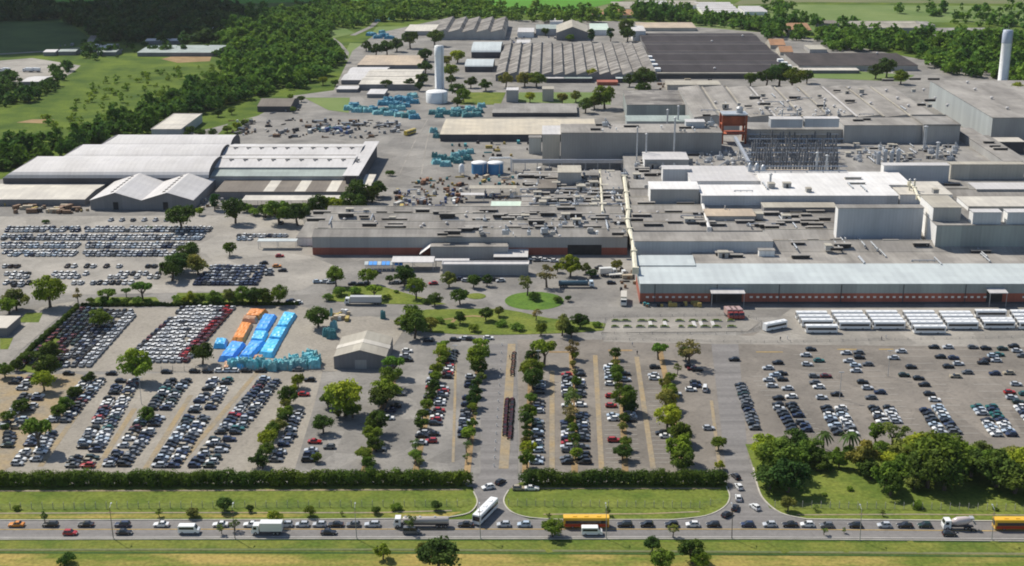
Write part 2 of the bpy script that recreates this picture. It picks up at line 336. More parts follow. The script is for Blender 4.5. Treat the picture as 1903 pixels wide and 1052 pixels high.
# main road, a sheet with kerbs
structure('main_road', [(-250, 968), (900, 966), (1400, 966), (2150, 974), (2250, 1007), (1400, 1001), (500, 1001), (-300, 1003)], 0.14, 'road')
structure('gate_road', [(882, 968), (888, 935), (878, 905), (893, 880), (893, 640), (960, 640), (963, 880), (966, 902), (936, 930), (952, 955), (990, 968)], 0.17, 'road')
structure('gate_road', [(1280, 968), (1340, 948), (1356, 915), (1346, 850), (1322, 640), (1372, 640), (1390, 850), (1408, 905), (1430, 945), (1500, 968)], 0.17, 'road')
for pts in ([(-250, 1003.5), (500, 1002), (1400, 1002), (2200, 1008)], [(-250, 968), (500, 967), (835, 963)], gA[-8:-3]):
    pass
strip('road_marking', [(-250, 1000.5), (500, 999), (1400, 999), (2200, 1004)], .22, .20, 'marking_white')
strip('road_marking', [(-250, 985.5), (500, 984.5), (1400, 984.5), (2200, 990)], .35, .20, 'marking_yellow')
strip('kerb', [(-250, 1004), (500, 1002.5), (1400, 1002.5), (2200, 1009)], .3, .05, 'kerb', h=.2)
strip('kerb', [(-250, 968), (500, 967), (810, 964.5)] + curve([(835, 962), (872, 954), (887, 935), (880, 915)], 4), .35, .05, 'kerb', h=.27)
strip('kerb', curve([(945, 912), (936, 932), (950, 952), (985, 963), (1050, 967)], 4) + [(1250, 967)] + curve([(1250, 967), (1310, 960), (1345, 944), (1356, 925), (1350, 905)], 4), .35, .05, 'kerb', h=.27)
strip('kerb', curve([(1400, 870), (1408, 905), (1420, 930), (1452, 955), (1500, 966)], 4) + [(1900, 970), (2200, 973)], .45, .05, 'kerb', h=.27)
# lot lines and strips
for pts, wd in [([(1026, 872), (1026, 690)], 1.7), ([(1118, 872), (1106, 661)], 1.7), ([(1214, 872), (1183, 664)], 1.7), ([(1337, 868), (1322, 745)], 1.1)]:
    strip('lane_divider', pts, wd, .22, 'ochre')
strip('lane_divider', [(842, 860), (846, 720), (846, 650)], .9, .22, 'ochre')
strip('motorcycle_bay', [(936, 872), (943, 770), (951, 640)], 3.0, .22, 'ochre')
for pts in ([(676, 880), (702, 780), (735, 700)], [(772, 880), (795, 760), (824, 645)], [(868, 880), (883, 740), (893, 640)],
            [(976, 880), (985, 740), (990, 655)], [(1068, 880), (1066, 740), (1062, 655)], [(1162, 880), (1156, 740), (1142, 655)], [(1272, 880), (1245, 740), (1226, 650)]):
    strip('planting_strip', pts, 2.0, .21, 'earth')
for y0, x0 in ((655, 1020), (652, 1130)): strip('planting_strip', [(x0, y0), (x0 + 45, y0)], 1.6, .21, 'earth')
for (a, b) in [((250, 760), (180, 872)), ((355, 735), (270, 872)), ((480, 690), (330, 868)), ((150, 760), (75, 868))]:
    strip('ochre_strip', [a, b], 1.8, .18, 'ochre')
for x0, x1, y in [(1556, 1592, 650), (1633, 1660, 650), (1405, 1455, 655)]: strip('road_marking', [(x0, y), (x1, y)], .7, .2, 'marking_yellow')
# bay stripes of the right lot
random.seed(5)
for (xa, ya, xb, yb) in [(1420, 700, 1500, 806), (1500, 660, 1565, 760), (1590, 655, 1680, 790), (1690, 650, 1790, 806), (1790, 650, 1900, 806)]:
    for k in range(13):
        t = k / 12; x, y = xa + (xb - xa) * t, ya + (yb - ya) * t
        p = P(x, y); strip('bay_line', [(p.x - 5, p.y), (p.x + 5, p.y)], .12, .19, 'marking_white', px=False)
for (xa, ya, xb, yb) in [(1000, 860, 1003, 700), (1078, 860, 1068, 700), (1140, 860, 1130, 680), (1176, 860, 1160, 680), (1230, 860, 1210, 690)]:
    for k in range(22):
        t = k / 21; p = P(xa + (xb - xa) * t, ya + (yb - ya) * t)
        strip('bay_line', [(p.x - 2.3, p.y), (p.x + 2.3, p.y)], .11, .19, 'marking_white', px=False)
# inner site roads, islands, gardens
structure('site_road', [(715, 330), (735, 275), (790, 215), (800, 205), (822, 215), (800, 290), (790, 330), (760, 345)], .13, 'concrete')
strip('road_marking', [(742, 325), (770, 265), (795, 222)], .5, .2, 'concrete_pale')
strip('road_marking', [(783, 325), (792, 270), (800, 235)], .6, .2, 'concrete_pale')
structure('site_road', [(-300, 562), (300, 556), (560, 548), (600, 545), (640, 570), (735, 572), (1130, 570), (1420, 575), (2300, 562), (2300, 580), (1450, 590), (1140, 592), (900, 592), (760, 585), (640, 590), (560, 570), (-300, 580)], .14, 'lane_asphalt')
structure('lane', [(-60, 720), (10, 640), (75, 572), (140, 560), (115, 585), (40, 650), (-20, 720)], .17, 'concrete_pale')
def ellipse(cx, cy, a, b, n=28): return [(cx + a * math.cos(i * 2 * math.pi / n), cy + b * math.sin(i * 2 * math.pi / n)) for i in range(n)]
for nm, pts, m in [
    ('island_lawn', ellipse(993, 560, 55, 17), 'lawn_green'), ('island_lawn', ellipse(885, 551, 18, 5.5), 'grass'),
    ('park_lawn', curve([(745, 612), (770, 580), (850, 575), (940, 576), (1020, 592), (1090, 598), (1128, 603), (1120, 615), (980, 622), (850, 622), (745, 612)], 3)[:-1], 'grass'),
    ('island_lawn', [(610, 560), (625, 535), (700, 530), (770, 550), (830, 566), (800, 567), (700, 565)], 'grass'),
    ('lawn', [(160, 568), (180, 553), (290, 553), (300, 566)], 'grass'), ('lawn', [(318, 566), (330, 545), (500, 545), (505, 566)], 'grass'),
    ('lawn', [(30, 600), (50, 582), (80, 582), (72, 600)], 'grass'), ('lawn', [(0, 650), (0, 630), (25, 628), (15, 650)], 'grass'),
    ('lawn', [(70, 695), (35, 690), (135, 572), (150, 572)], 'grass'),
    ('lawn', [(565, 182), (650, 182), (648, 210), (610, 205)], 'field_pale'), ('lawn', [(855, 195), (865, 172), (940, 172), (930, 195)], 'grass'),
    ('lawn', [(960, 190), (965, 172), (1135, 172), (1135, 195)], 'field_pale'), ('lawn', [(1160, 182), (1168, 168), (1215, 168), (1220, 178)], 'field_pale'),
    ('lawn', [(560, 60), (640, 52), (660, 62), (600, 76)], 'field_pale'),
    ('lawn', [(1800, 175), (2000, 185), (2060, 235), (1920, 225)], 'grass'), ('lawn', [(1520, 128), (1700, 140), (1680, 152), (1500, 145)], 'field_pale'),
    ('lawn', [(400, 255), (430, 225), (470, 220), (445, 250)], 'field_mid')]:
    structure(nm, pts, .2, m)
strip('park_path', [(840, 600), (850, 590), (880, 588), (905, 590)], 1.5, .24, 'earth'); strip('park_path', [(770, 606), (810, 596), (850, 592)], 1.2, .24, 'earth')
# paved court with low planting boxes
structure('paved_court', [(1120, 619), (1130, 592), (1380, 588), (1412, 600), (1390, 617)], .22, 'concrete_pale')
# far paved ground on the left and dirt patches
structure('truck_park', [(-60, 118), (60, 108), (150, 122), (135, 135), (90, 160), (-60, 168)], .1, 'concrete_pale')
structure('bare_earth', [(300, 110), (330, 102), (395, 100), (390, 114), (330, 117)], .12, 'earth')
structure('bare_earth', [(30, 228), (60, 222), (100, 222), (95, 230)], .12, 'earth')
strip('country_road', [(-60, 104), (80, 96), (160, 88), (175, 66)], 7, .1, 'concrete')
strip('country_road', [(640, 112), (643, 98), (630, 82), (612, 68)], 6, .1, 'concrete')
strip('country_road', [(655, 66), (690, 50), (700, 40)], 6, .12, 'concrete')
strip('worn_and_lit_strip', [(-200, 914), (300, 913), (860, 911)], .9, .24, 'ochre')
strip('worn_and_lit_strip', [(985, 909), (1340, 909)], .8, .24, 'ochre')
# ================================================================ BUILDINGS
def frame_of(x0, x1, yb, yf, z=None, ybase=None, zb=0.0):
    if z is None:
        Yw = P((x0 + x1) / 2, ybase, zb).y; z = height_at(Yw, yf)
    a, b = P(x0, yf, z), P(x1, yf, z); Yb = P(x0, yb, z).y
    return a.x, b.x, a.y, Yb, z
def hall(name, label, cat, x0, x1, yb, yf, z=None, ybase=None, zb=0.0, wall='wall_grey', roof='roof_grey', side=None, kind='flat', n=1, rise=1.2, over=.25,
         base=None, base_h=0, vents=0, vseed=0, ventmat='vent_dark', group=None, parapet=0.0, spots=None, turbines=None, down=None):
    """one building surveyed from its roof edge rows: Empty > wall, roof (+ roof_vent, wall_base ...). Local axes: x along the front, y into the depth."""
    X0, X1, Yf, Yb, z = frame_of(x0, x1, yb, yf, z, ybase, zb)
    W, D = X1 - X0, max(Yb - Yf, 1.5); zb0 = (zb if down is None else down) - .15
    t = thing(name, label, cat, (X0, Yf, 0), 0, group)
    sk = lambda x, y, zz: (x + DX * y, y, zz)
    zw = z if not base_h else z
    def rect(a, b, c, d, zz): return [sk(a, c, zz), sk(b, c, zz), sk(b, d, zz), sk(a, d, zz)]
    mb = MB()
    zl = zb0 + (base_h + .15 if base_h else 0)
    mb.frustum(rect(0, W, 0, D, zl), rect(0, W, 0, D, z - .02), 0)
    side = side or wall
    mats = [wall, side]
    mb.m = [0, 0, 0, 1, 0, 1]
    rf = MB(); o = over
    if kind == 'flat':
        rf.frustum(rect(-o, W + o, -o, D + o, z - .02), rect(-o, W + o, -o, D + o, z + .22), 0)
        if parapet:
            for (a, b, c, d) in ((-o, W + o, -o, -o + .3), (-o, W + o, D + o - .3, D + o), (-o, -o + .3, -o + .3, D + o - .3), (W + o - .3, W + o, -o + .3, D + o - .3)):
                rf.frustum(rect(a, b, c, d, z + .22), rect(a, b, c, d, z + .22 + parapet), 0)
    elif kind == 'mono':                     # falls to the front
        rf.add([sk(-o, -o, z), sk(W + o, -o, z), sk(W + o, D, z + rise), sk(-o, D, z + rise), sk(-o, -o, z + .25), sk(W + o, -o, z + .25), sk(W + o, D, z + rise + .25), sk(-o, D, z + rise + .25)],
               [(0, 3, 2, 1), (4, 5, 6, 7), (0, 1, 5, 4), (1, 2, 6, 5), (2, 3, 7, 6), (3, 0, 4, 7)])
        mb.add([sk(0, 0, z), sk(0, D, z), sk(0, D, z + rise), sk(W, 0, z), sk(W, D, z), sk(W, D, z + rise)], [(0, 1, 2), (3, 5, 4)], 1)
    else:
        for k in range(n):
            if kind in ('ridge_x', 'saw_x', 'barrel'):
                c, d = D * k / n, D * (k + 1) / n
                if kind == 'ridge_x': pr = [(c, 0), ((c + d) / 2, rise), (d, 0)]
                elif kind == 'saw_x': pr = [(c, 0), (c + (d - c) * .9, rise), (d, 0)]
                else: pr = [((c + d) / 2 - (d - c) / 2 * math.cos(math.pi * i / 10), rise * math.sin(math.pi * i / 10)) for i in range(11)]
                e = o
                A = [sk(-e, y, z + h + .12) for y, h in pr]; B = [sk(W + e, y, z + h + .12) for y, h in pr]
                A2 = [sk(-e, y, z + h - .05) for y, h in pr]; B2 = [sk(W + e, y, z + h - .05) for y, h in pr]
                q = len(pr)
                rf.add(A + B + A2 + B2, [(i, q + i, q + i + 1, i + 1) for i in range(q - 1)] + [(2 * q + i, 2 * q + i + 1, 3 * q + i + 1, 3 * q + i) for i in range(q - 1)]
                       + [(i + 1, 2 * q + i + 1, 2 * q + i, i) for i in range(q - 1)] + [(q + i, 3 * q + i, 3 * q + i + 1, q + i + 1) for i in range(q - 1)] + [(0, 2 * q, 3 * q, q), (q - 1, 2 * q - 1, 4 * q - 1, 3 * q - 1)])
                mb.add([sk(.02, y, z - .02 + max(h - .06, 0)) for y, h in pr], [tuple(range(q - 1, -1, -1))], 1); mb.add([sk(W - .02, y, z - .02 + max(h - .06, 0)) for y, h in pr], [tuple(range(q))], 1)
            else:
                c, d = W * k / n, W * (k + 1) / n
                pr = [(c, 0), ((c + d) / 2, rise), (d, 0)] if kind == 'ridge_d' else [(c, 0), (c + (d - c) * .82, rise), (d, 0)] if kind == 'saw_d' else [((c + d) / 2 - (d - c) / 2 * math.cos(math.pi * i / 10), rise * math.sin(math.pi * i / 10)) for i in range(11)]
                A = [sk(x, -o, z + h + .12) for x, h in pr]; B = [sk(x, D + o, z + h + .12) for x, h in pr]
                A2 = [sk(x, -o, z + h - .05) for x, h in pr]; B2 = [sk(x, D + o, z + h - .05) for x, h in pr]; q = len(pr)
                rf.add(A + B + A2 + B2, [(i + 1, q + i + 1, q + i, i) for i in range(q - 1)] + [(2 * q + i, 3 * q + i, 3 * q + i + 1, 2 * q + i + 1) for i in range(q - 1)]
                       + [(i, 2 * q + i, 2 * q + i + 1, i + 1) for i in range(q - 1)] + [(q + i + 1, 3 * q + i + 1, 3 * q + i, q + i) for i in range(q - 1)] + [(0, q, 3 * q, 2 * q), (q - 1, 3 * q - 1, 4 * q - 1, 2 * q - 1)][:2])
                mb.add([sk(x, .02, z - .02 + max(h - .06, 0)) for x, h in pr], [tuple(range(q))], 0); mb.add([sk(x, D - .02, z - .02 + max(h - .06, 0)) for x, h in pr], [tuple(range(q - 1, -1, -1))], 0)
    mb.build('wall', mats, t); r = rf.build('roof', roof, t)
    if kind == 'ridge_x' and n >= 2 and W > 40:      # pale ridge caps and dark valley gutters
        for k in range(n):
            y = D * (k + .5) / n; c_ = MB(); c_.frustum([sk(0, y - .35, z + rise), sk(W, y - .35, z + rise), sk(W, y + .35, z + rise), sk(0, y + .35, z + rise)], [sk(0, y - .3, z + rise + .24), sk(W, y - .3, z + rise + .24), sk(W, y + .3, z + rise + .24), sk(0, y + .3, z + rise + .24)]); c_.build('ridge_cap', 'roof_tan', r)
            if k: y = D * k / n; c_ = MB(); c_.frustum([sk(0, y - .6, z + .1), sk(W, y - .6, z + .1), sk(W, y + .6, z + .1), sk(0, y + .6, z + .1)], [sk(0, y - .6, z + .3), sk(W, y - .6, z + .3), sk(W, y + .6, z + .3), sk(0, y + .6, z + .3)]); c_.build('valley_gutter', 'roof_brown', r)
    if kind == 'saw_d' and 'body' in name:
        for k in range(1, n):
            x = W * k / n; c_ = MB(); c_.frustum([sk(x - .5, 0, z), sk(x + .5, 0, z), sk(x + .5, D, z), sk(x - .5, D, z)], [sk(x - .5, 0, z + .9), sk(x + .5, 0, z + .9), sk(x + .5, D, z + .9), sk(x - .5, D, z + .9)]); c_.build('valley_gutter', 'roof_white' if k % 3 == 0 else 'roof_tan', r)
    if base_h:
        m2 = MB(); m2.frustum(rect(-.06, W + .06, -.06, D + .06, zb0), rect(-.06, W + .06, -.06, D + .06, zb0 + base_h + .15)); m2.build('wall_base', base, t)
    t['dims'] = [W, D, z]
    def roofz(x, y):
        if kind == 'ridge_x': u = (y / D * n) % 1; return z + rise * (1 - abs(2 * u - 1))
        if kind in ('ridge_d', 'saw_d'): u = (x / W * n) % 1; return z + rise * (1 - abs(2 * u - 1) if kind == 'ridge_d' else min(u / .82, 1))
        if kind == 'mono': return z + rise * y / D
        return z + .2
    rnd = random.Random(vseed + int(abs(X0) * 7))
    def vent(x, y, L=7, dp=2.2, h=1.3):      # ridge ventilator: dark open side, sheet lid
        zz = roofz(x, y) - .2
        v = MB(); v.frustum(rect(x, x + L, y, y + dp, zz), rect(x, x + L, y, y + dp, zz + h), 0)
        v.frustum(rect(x - .3, x + L + .3, y + .15, y + dp + .4, zz + h), rect(x - .3, x + L + .3, y + .15, y + dp + .4, zz + h + .25), 1)
        vo = v.build('roof_vent', [ventmat, roof], r)
    if vents:
        for k in range(vents): vent(rnd.uniform(3, max(W - 12, 4)), rnd.uniform(3, max(D - 6, 4)), rnd.choice([6, 8, 9]))
    for sx, sy in (spots or []):              # vents at surveyed picture points
        p = P(sx, sy, z + 1); vent(p.x - X0 - 4 - DX * (p.y - Yf), p.y - Yf, 8.5)
    for sx, sy in (turbines or []):
        p = P(sx, sy, z + 1.5); x, y = p.x - X0, p.y - Yf
        v = MB(); zz = roofz(x, y) - .2
        q = .8 if 'works' in name or 'workshop' in name else 1.25; v.lathe([(0, 0), (.5 * q, 0), (.5 * q, .8 * q), (.95 * q, .9 * q), (1.0 * q, 1.3 * q), (.5 * q, 1.7 * q), (0, 1.75 * q)], 10, 0, (x, y, zz)); v.build('roof_ventilator', 'roof_white', r)
    return t, r, (X0, Yf, W, D, z, roofz)
def on(t, name, mats, mk, parent=None):
    mb = MB(); mk(mb); return mb.build(name, mats, parent or t)
ROOFGROUP = None
# ---- front right hall: pale roof, grey sheet wall over a brick base
t, r, (X0, Yf, W, D, z, rz) = hall('assembly_hall', 'long hall with pale blue-white roof and brick-red base behind the parked buses', 'factory hall', 1190, 2000, 494, 528, ybase=564.5, wall='wall_green_grey', roof='roof_blue_white', kind='mono', rise=.8, base='brick', base_h=4.6)
on(t, 'wall_foot_band', 'wall_dark', lambda m: m.box(-.1, W + .1, -.16, -.06, -.1, .9))  # dark band along the foot of the front wall
mb0 = MB(); mb0.box(0, 1.25, -.05, 0, 0, .75); wm = mb0.mesh('window', ['lamp_glass'])
k = 0; x = 2.5
while x < W - 2 and k < 70:
    if not (28 < x < 46 or 146 < x < 158):
        o = link('window', wm, t); o.location = (x, -.07, 2.6); k += 1
    x += 2.72
for xx in range(8): on(t, 'downpipe', 'wall_dark', lambda m: m.box(6 + xx * 26, 6.35 + xx * 26, -.14, -.07, .9, z - .1))
def canopy(px0, px1, py, zc, dp, label):
    p0, p1 = P(px0, py, zc), P(px1, py, zc); c = MB(); a, b = p0.x - X0, p1.x - X0
    c.frustum([(a, -dp, zc - .5), (b, -dp, zc - .5), (b, -.02, zc), (a, -.02, zc)], [(a, -dp, zc - .2), (b, -dp, zc - .2), (b, -.02, zc + .3), (a, -.02, zc + .3)])
    o = c.build('canopy', 'roof_white', t); on(t, 'loading_door', 'vent_dark', lambda m: m.box(a + .5, b - .5, -.1, -.07, .9, zc - 1), o)
    for s in (a + .4, b - .4): on(t, 'post', 'steel', lambda m: m.tube((s, -dp + .3, 0), (s, -dp + .3, zc - .5), .12), o)
canopy(1319, 1382, 538, 6.4, 5, ''); canopy(1826, 1860, 531, 6.6, 5, '')
hall('annexe', 'pale blue-white raised roof at the left end behind the long pale hall', 'factory hall', 1184, 1292, 477, 494, z=9.8, wall='wall_grey', roof='roof_blue_white', kind='mono', rise=.5)
hall('annexe', 'grey flat roof strip with one dark vent behind the long pale hall', 'factory hall', 1294, 2000, 469.5, 492, z=9.3, wall='wall_grey', roof='roof_grey_warm', spots=[(1362, 476), (1823, 468)])
# ---- grey roof field behind
hall('workshop', 'long grey workshop with sloping grey front wall and two dark windows', 'factory hall', 1179, 1437, 432, 449, ybase=477, zb=7.5, wall='wall_blue_grey', roof='roof_grey_warm', down=0, over=.1)
hall('workshop', 'ridged grey roofs in front of the tall windowless blue-grey block', 'factory hall', 1440, 1990, 426, 468.5, z=9.5, roof='roof_grey_warm', kind='ridge_x', n=2, rise=2.6)
hall('plant_room', 'small white box at the right end of the long grey workshop', 'rooftop block', 1411, 1440, 462, 466, ybase=478, zb=9.2, wall='wall_white', roof='roof_grey', down=0)
hall('workshop', 'wide grey roof field dotted with dark ridge vents and white cowls', 'factory hall', 1172, 2000, 352, 429, z=9.2, roof='roof_grey_warm', kind='ridge_x', n=5, rise=2.0,
     spots=[(1191, 404), (1212, 421), (1292, 419), (1251, 397), (1200, 384), (1273, 384), (1383, 418), (1474, 396), (1489, 415), (1330, 421), (1440, 420), (1515, 400)],
     turbines=[(1189, 393), (1240, 408), (1278, 408), (1348, 410), (1393, 408), (1426, 408), (1490, 405), (1453, 400), (1222, 391), (1300, 400), (1520, 410)])
hall('windowless_block', 'tall windowless blue-grey block standing among low grey roofs', 'factory block', 1558, 1717, 381, 387, ybase=447, zb=9.6, wall='wall_blue_grey', roof='roof_grey', side='wall_white', down=0)  # front colour carries the blue of its skylit shade, sides stay white
t, r, fr = hall('factory_block', 'green-grey block with a bright white side wall at the right edge', 'factory block', 1741, 2010, 385, 419, ybase=463, zb=9.6, wall='wall_green_grey', roof='roof_grey', side='wall_white', down=0)  # front wall coloured grey for its shade, side walls left white
def rooftop(label, x0, x1, yb, yf, ybase, zb, wall, roof, **k):
    return hall('rooftop_house', label, 'rooftop block', x0, x1, yb, yf, ybase=ybase, zb=zb, wall=wall, roof=roof, **k)
ZB = fr[4] + .2
rooftop('grey rooftop block with white side wall above the green-grey block', 1735, 1787, 364, 386, 411, ZB, 'wall_grey', 'roof_tan', side='wall_white')  # shade painted into the grey front, white kept for the sides
rooftop('small white box on the roof beside the cream-roofed block', 1809, 1862, 389, 395, 417, ZB, 'wall_blue_grey', 'roof_white', side='wall_white')
rooftop('small white box on the roof cut by the right edge', 1873, 1930, 389, 395, 417, ZB, 'wall_blue_grey', 'roof_white', side='wall_white')
rooftop('cream-roofed rooftop block behind the two small white boxes', 1800, 2000, 366, 384, 392, ZB, 'wall_beige', 'roof_cream_white', side='wall_white')
# ---- white roofs
hall('paint_shop', 'long white-roofed building with pale blue front wall', 'factory hall', 1304, 1670, 344, 364, ybase=388, zb=9.4, wall='wall_blue_grey', roof='roof_white_pure', side='wall_white', down=0)
hall('paint_shop', 'white flat roof carrying two grey square hatches', 'factory hall', 1420, 1694, 320, 344, z=15.6, wall='wall_white', roof='roof_white_pure', down=0, spots=[(1585, 331), (1592, 341)], ventmat='roof_tan')
hall('paint_shop', 'white roof with yellow pipes between the long white building and the white side wall', 'factory hall', 1673, 1770, 338, 362, z=14.5, wall='wall_white', roof='roof_cream_white', down=0)
hall('paint_shop', 'grey-fronted block with a white roof at the left of the white roofs', 'factory hall', 1209, 1300, 338, 352, ybase=383, zb=9.4, wall='wall_grey', roof='roof_white_pure', down=0, side='wall_white')
hall('paint_shop', 'white roof behind the grey-fronted block', 'factory hall', 1285, 1418, 309, 337, z=14.6, wall='wall_white', roof='roof_white', down=0)
hall('plant_room', 'small white box with pale blue louvred front', 'rooftop block', 1232, 1283, 308, 315, ybase=334, zb=10.5, wall='wall_blue_grey', roof='roof_white', side='wall_white', down=0)
hall('plant_room', 'long low white block in front of the tall grey wall', 'rooftop block', 1198, 1280, 283, 297, ybase=312, zb=9.4, wall='wall_grey', roof='roof_white', side='wall_white', down=0)
hall('roof_deck', 'grey flat roof under the pipework between white and grey halls', 'factory hall', 1172, 1990, 252, 350, z=9.0, roof='roof_grey', vents=16, vseed=4)
hall('press_hall', 'long tall grey hall with a plain grey front wall', 'factory hall', 1043, 1342, 231, 247, ybase=292, zb=7, wall='wall_grey', roof='roof_grey_warm', down=0, vents=4)
hall('press_hall', 'white-roofed stub at the left end of the long tall grey hall', 'factory hall', 1008, 1041, 234, 250, ybase=292, zb=5, wall='wall_beige', roof='roof_white', side='wall_white', down=0)
hall('press_hall', 'small pale green-grey building left of the white-roofed stub', 'factory hall', 983, 1006, 252, 256, ybase=286, zb=0, wall='wall_pale_green', roof='roof_grey')
hall('furnace_hall', 'grey wall behind the forest of exhaust stacks', 'factory hall', 1384, 1566, 228, 241, ybase=264, zb=9, wall='wall_grey', roof='roof_grey', down=0)
hall('press_hall', 'tall grey hall to the right of the exhaust stacks', 'factory hall', 1569, 1714, 219, 233, ybase=266, zb=9, wall='wall_grey', roof='roof_grey_warm', down=0, vents=2)
hall('press_hall', 'grey hall with a white cornice left of the sloping corridor', 'factory hall', 1717, 1785, 216, 234, ybase=268, zb=9, wall='wall_grey', roof='roof_grey', down=0, parapet=.8)
rooftop('long blue-grey plant room with a white top above the exhaust stacks', 1433, 1492, 217, 222, 237, 21, 'wall_blue_grey', 'roof_white')
rooftop('short blue-grey plant room beside the longer one above the exhaust stacks', 1496, 1560, 217, 221, 236, 21, 'wall_blue_grey', 'roof_white')
rooftop('small lilac-grey plant room on the long tall grey hall', 1275, 1310, 222, 227, 241, 21, 'wall_blue_grey', 'roof_white')
# back roofs, ridges running into the depth
TV = [(1397, 181), (1410, 195), (1464, 187), (1478, 202), (1533, 186), (1550, 199), (1578, 163), (1600, 177), (1618, 191), (1647, 169), (1668, 183), (1688, 197), (1717, 166), (1738, 181), (1761, 194), (1330, 190), (1345, 200)]
hall('body_shop', 'ribbed grey roofs with white cowls running away behind the stacks', 'factory hall', 1290, 1744, 163, 218, z=15, wall='wall_grey', roof='roof_grey_warm', kind='saw_d', n=9, rise=1.7, turbines=TV, spots=[(1650, 152), (1700, 150), (1735, 150)])
hall('body_shop', 'grey roof with a greenish slatted front left of the ribbed roofs', 'factory hall', 1165, 1286, 172, 195, ybase=222, zb=2, wall='wall_green_grey', roof='roof_mottled', kind='mono', rise=1.5)
hall('low_annexe', 'low pale green flat roof in front of the slatted wall', 'factory hall', 1165, 1340, 215, 226, z=10, wall='wall_pale_green', roof='roof_green_grey', down=0)
hall('stamping_hall', 'big hall at the right edge with pale side wall and grey roof', 'factory hall', 1845, 2120, 150, 219, ybase=258, zb=4, wall='wall_grey', roof='roof_grey_warm', side='wall_pale_green', down=0, turbines=[(1812, 165), (1843, 181), (1872, 200), (1798, 152)])
hall('annexe', 'low building with a bright cream roof under the big right hall', 'factory hall', 1852, 1905, 256, 264, ybase=286, wall='wall_dark', roof='roof_cream_white')
hall('corridor_hall', 'long grey corridor building sloping away at the right', 'factory hall', 1866, 1900, 238, 300, z=14, wall='wall_grey_dark', side='wall_grey', roof='roof_grey_warm', vents=3)
hall('screen_block', 'white-fronted block behind the silver tanks', 'factory block', 1643, 1765, 303, 308, ybase=341, zb=9.2, wall='wall_blue_grey', roof='roof_white', side='wall_white', down=0)
hall('screen_block', 'beige-fronted block at the foot of the sloping corridor', 'factory block', 1768, 1905, 301, 306, ybase=333, zb=9.2, wall='wall_beige', roof='roof_tan', down=0)
hall('annexe', 'low white roof behind the cream-roofed block at the right edge', 'factory hall', 1815, 2000, 340, 352, ybase=360, zb=9.4, wall='wall_grey', roof='roof_white', down=0)
# ---- middle factory
t, r, (X0, Yf, W, D, z, rz) = hall('main_works', 'broad grey-roofed works with a dark red base along its front', 'factory hall', 580, 1166, 385, 441, ybase=474, wall='wall_grey', roof='roof_grey_warm', kind='ridge_x', n=4, rise=2.2, base='brick', base_h=3.6,
     spots=[(597, 397), (586, 414), (739, 411), (747, 395), (731, 429), (893, 412), (888, 427), (1050, 391), (1053, 408), (1050, 424), (955, 405), (955, 423), (1000, 398), (906, 393), (990, 414), (820, 402), (1010, 430), (1100, 428)],
     turbines=[(698, 415), (730, 420), (782, 419), (787, 417), (828, 400), (865, 402), (830, 416), (1000, 415), (905, 392), (868, 392), (930, 420), (1080, 408), (1098, 395), (1040, 440), (640, 405)])
on(t, 'loading_door', 'vent_dark', lambda m: m.box(W - 28, W - 12, -.12, -.07, 0, 5))
hall('side_wing', 'grey lean-to roof at the left end of the broad works', 'factory hall', 551, 580, 392, 442, ybase=457, wall='wall_white', roof='roof_grey', kind='mono', rise=.4)
t, r, fr2 = hall('front_wing', 'grey-roofed wing with a bright white sloping side wall', 'factory hall', 800, 944, 440, 459, ybase=482, wall='wall_grey', roof='roof_grey_warm', side='wall_white', over=.1)
o = MB(); w_, d_, z_ = fr2[2], fr2[3], fr2[4]; tp = [(-.3, 0, z_), (-.3 + DX * d_, d_, z_), (-5.2 + DX * d_, d_, 2.4), (-5.2, 0, 2.4)]; o.frustum([(x, y, zz - .25) for x, y, zz in tp], tp); o.build('awning', 'roof_white_pure', t)
hall('entrance_block', 'white roof over a dark entrance beside the grey-roofed wing', 'factory hall', 918, 980, 462, 478, ybase=489, wall='wall_dark', roof='roof_white', side='wall_white')
hall('office_block', 'long low grey office block with a white roof edge', 'office building', 822, 982, 487, 493, ybase=512, wall='wall_grey', roof='roof_white', parapet=.4)
def shelter(label, x0, x1, yb, yf, zc, roof, post='steel', cat='canopy', name='canopy', curve_h=0.0):
    a, b = P(x0, yf, zc), P(x1, yf, zc); Db = P(x0, yb, zc).y - a.y; Wd = b.x - a.x
    t = thing(name, label, cat, (a.x, a.y, 0))
    mb = MB(); mb.add([(0, 0, zc), (Wd, 0, zc), (Wd, Db * .5, zc + curve_h), (0, Db * .5, zc + curve_h), (Wd, Db, zc), (0, Db, zc)] + [(0, 0, zc + .2), (Wd, 0, zc + .2), (Wd, Db * .5, zc + curve_h + .2), (0, Db * .5, zc + curve_h + .2), (Wd, Db, zc + .2), (0, Db, zc + .2)],
                      [(6, 7, 8, 9), (9, 8, 10, 11), (0, 3, 2, 1), (3, 5, 4, 2), (0, 1, 7, 6), (4, 5, 11, 10), (0, 6, 9, 3), (3, 9, 11, 5), (1, 2, 8, 7), (2, 4, 10, 8)])
    mb.build('roof', roof, t)
    nn = max(2, int(Wd / 8) + 1)
    for i in range(nn):
        for yy in (.4, Db - .4):
            m2 = MB(); xx = .4 + (Wd - .8) * i / (nn - 1); m2.tube((xx, yy, 0), (xx, yy, zc + .02), .12, n=6); m2.build('post', post, t)
    return t
shelter('white walkway canopy left of the long office block', 727, 806, 477, 488, 4.2, 'roof_white')
shelter('narrow white canopy joining the walkway to the office block', 808, 872, 481, 485, 4.2, 'roof_white')
shelter('pale walkway canopy leading left to the works wing', 478, 551, 444, 449, 4, 'roof_blue_white')
shelter('beige canopy roof over the yard beside the blue tanks', 872, 960, 345, 351, 5, 'roof_tan')
shelter('low pale canopy over the scrap yard', 856, 900, 359, 363, 4, 'roof_white')
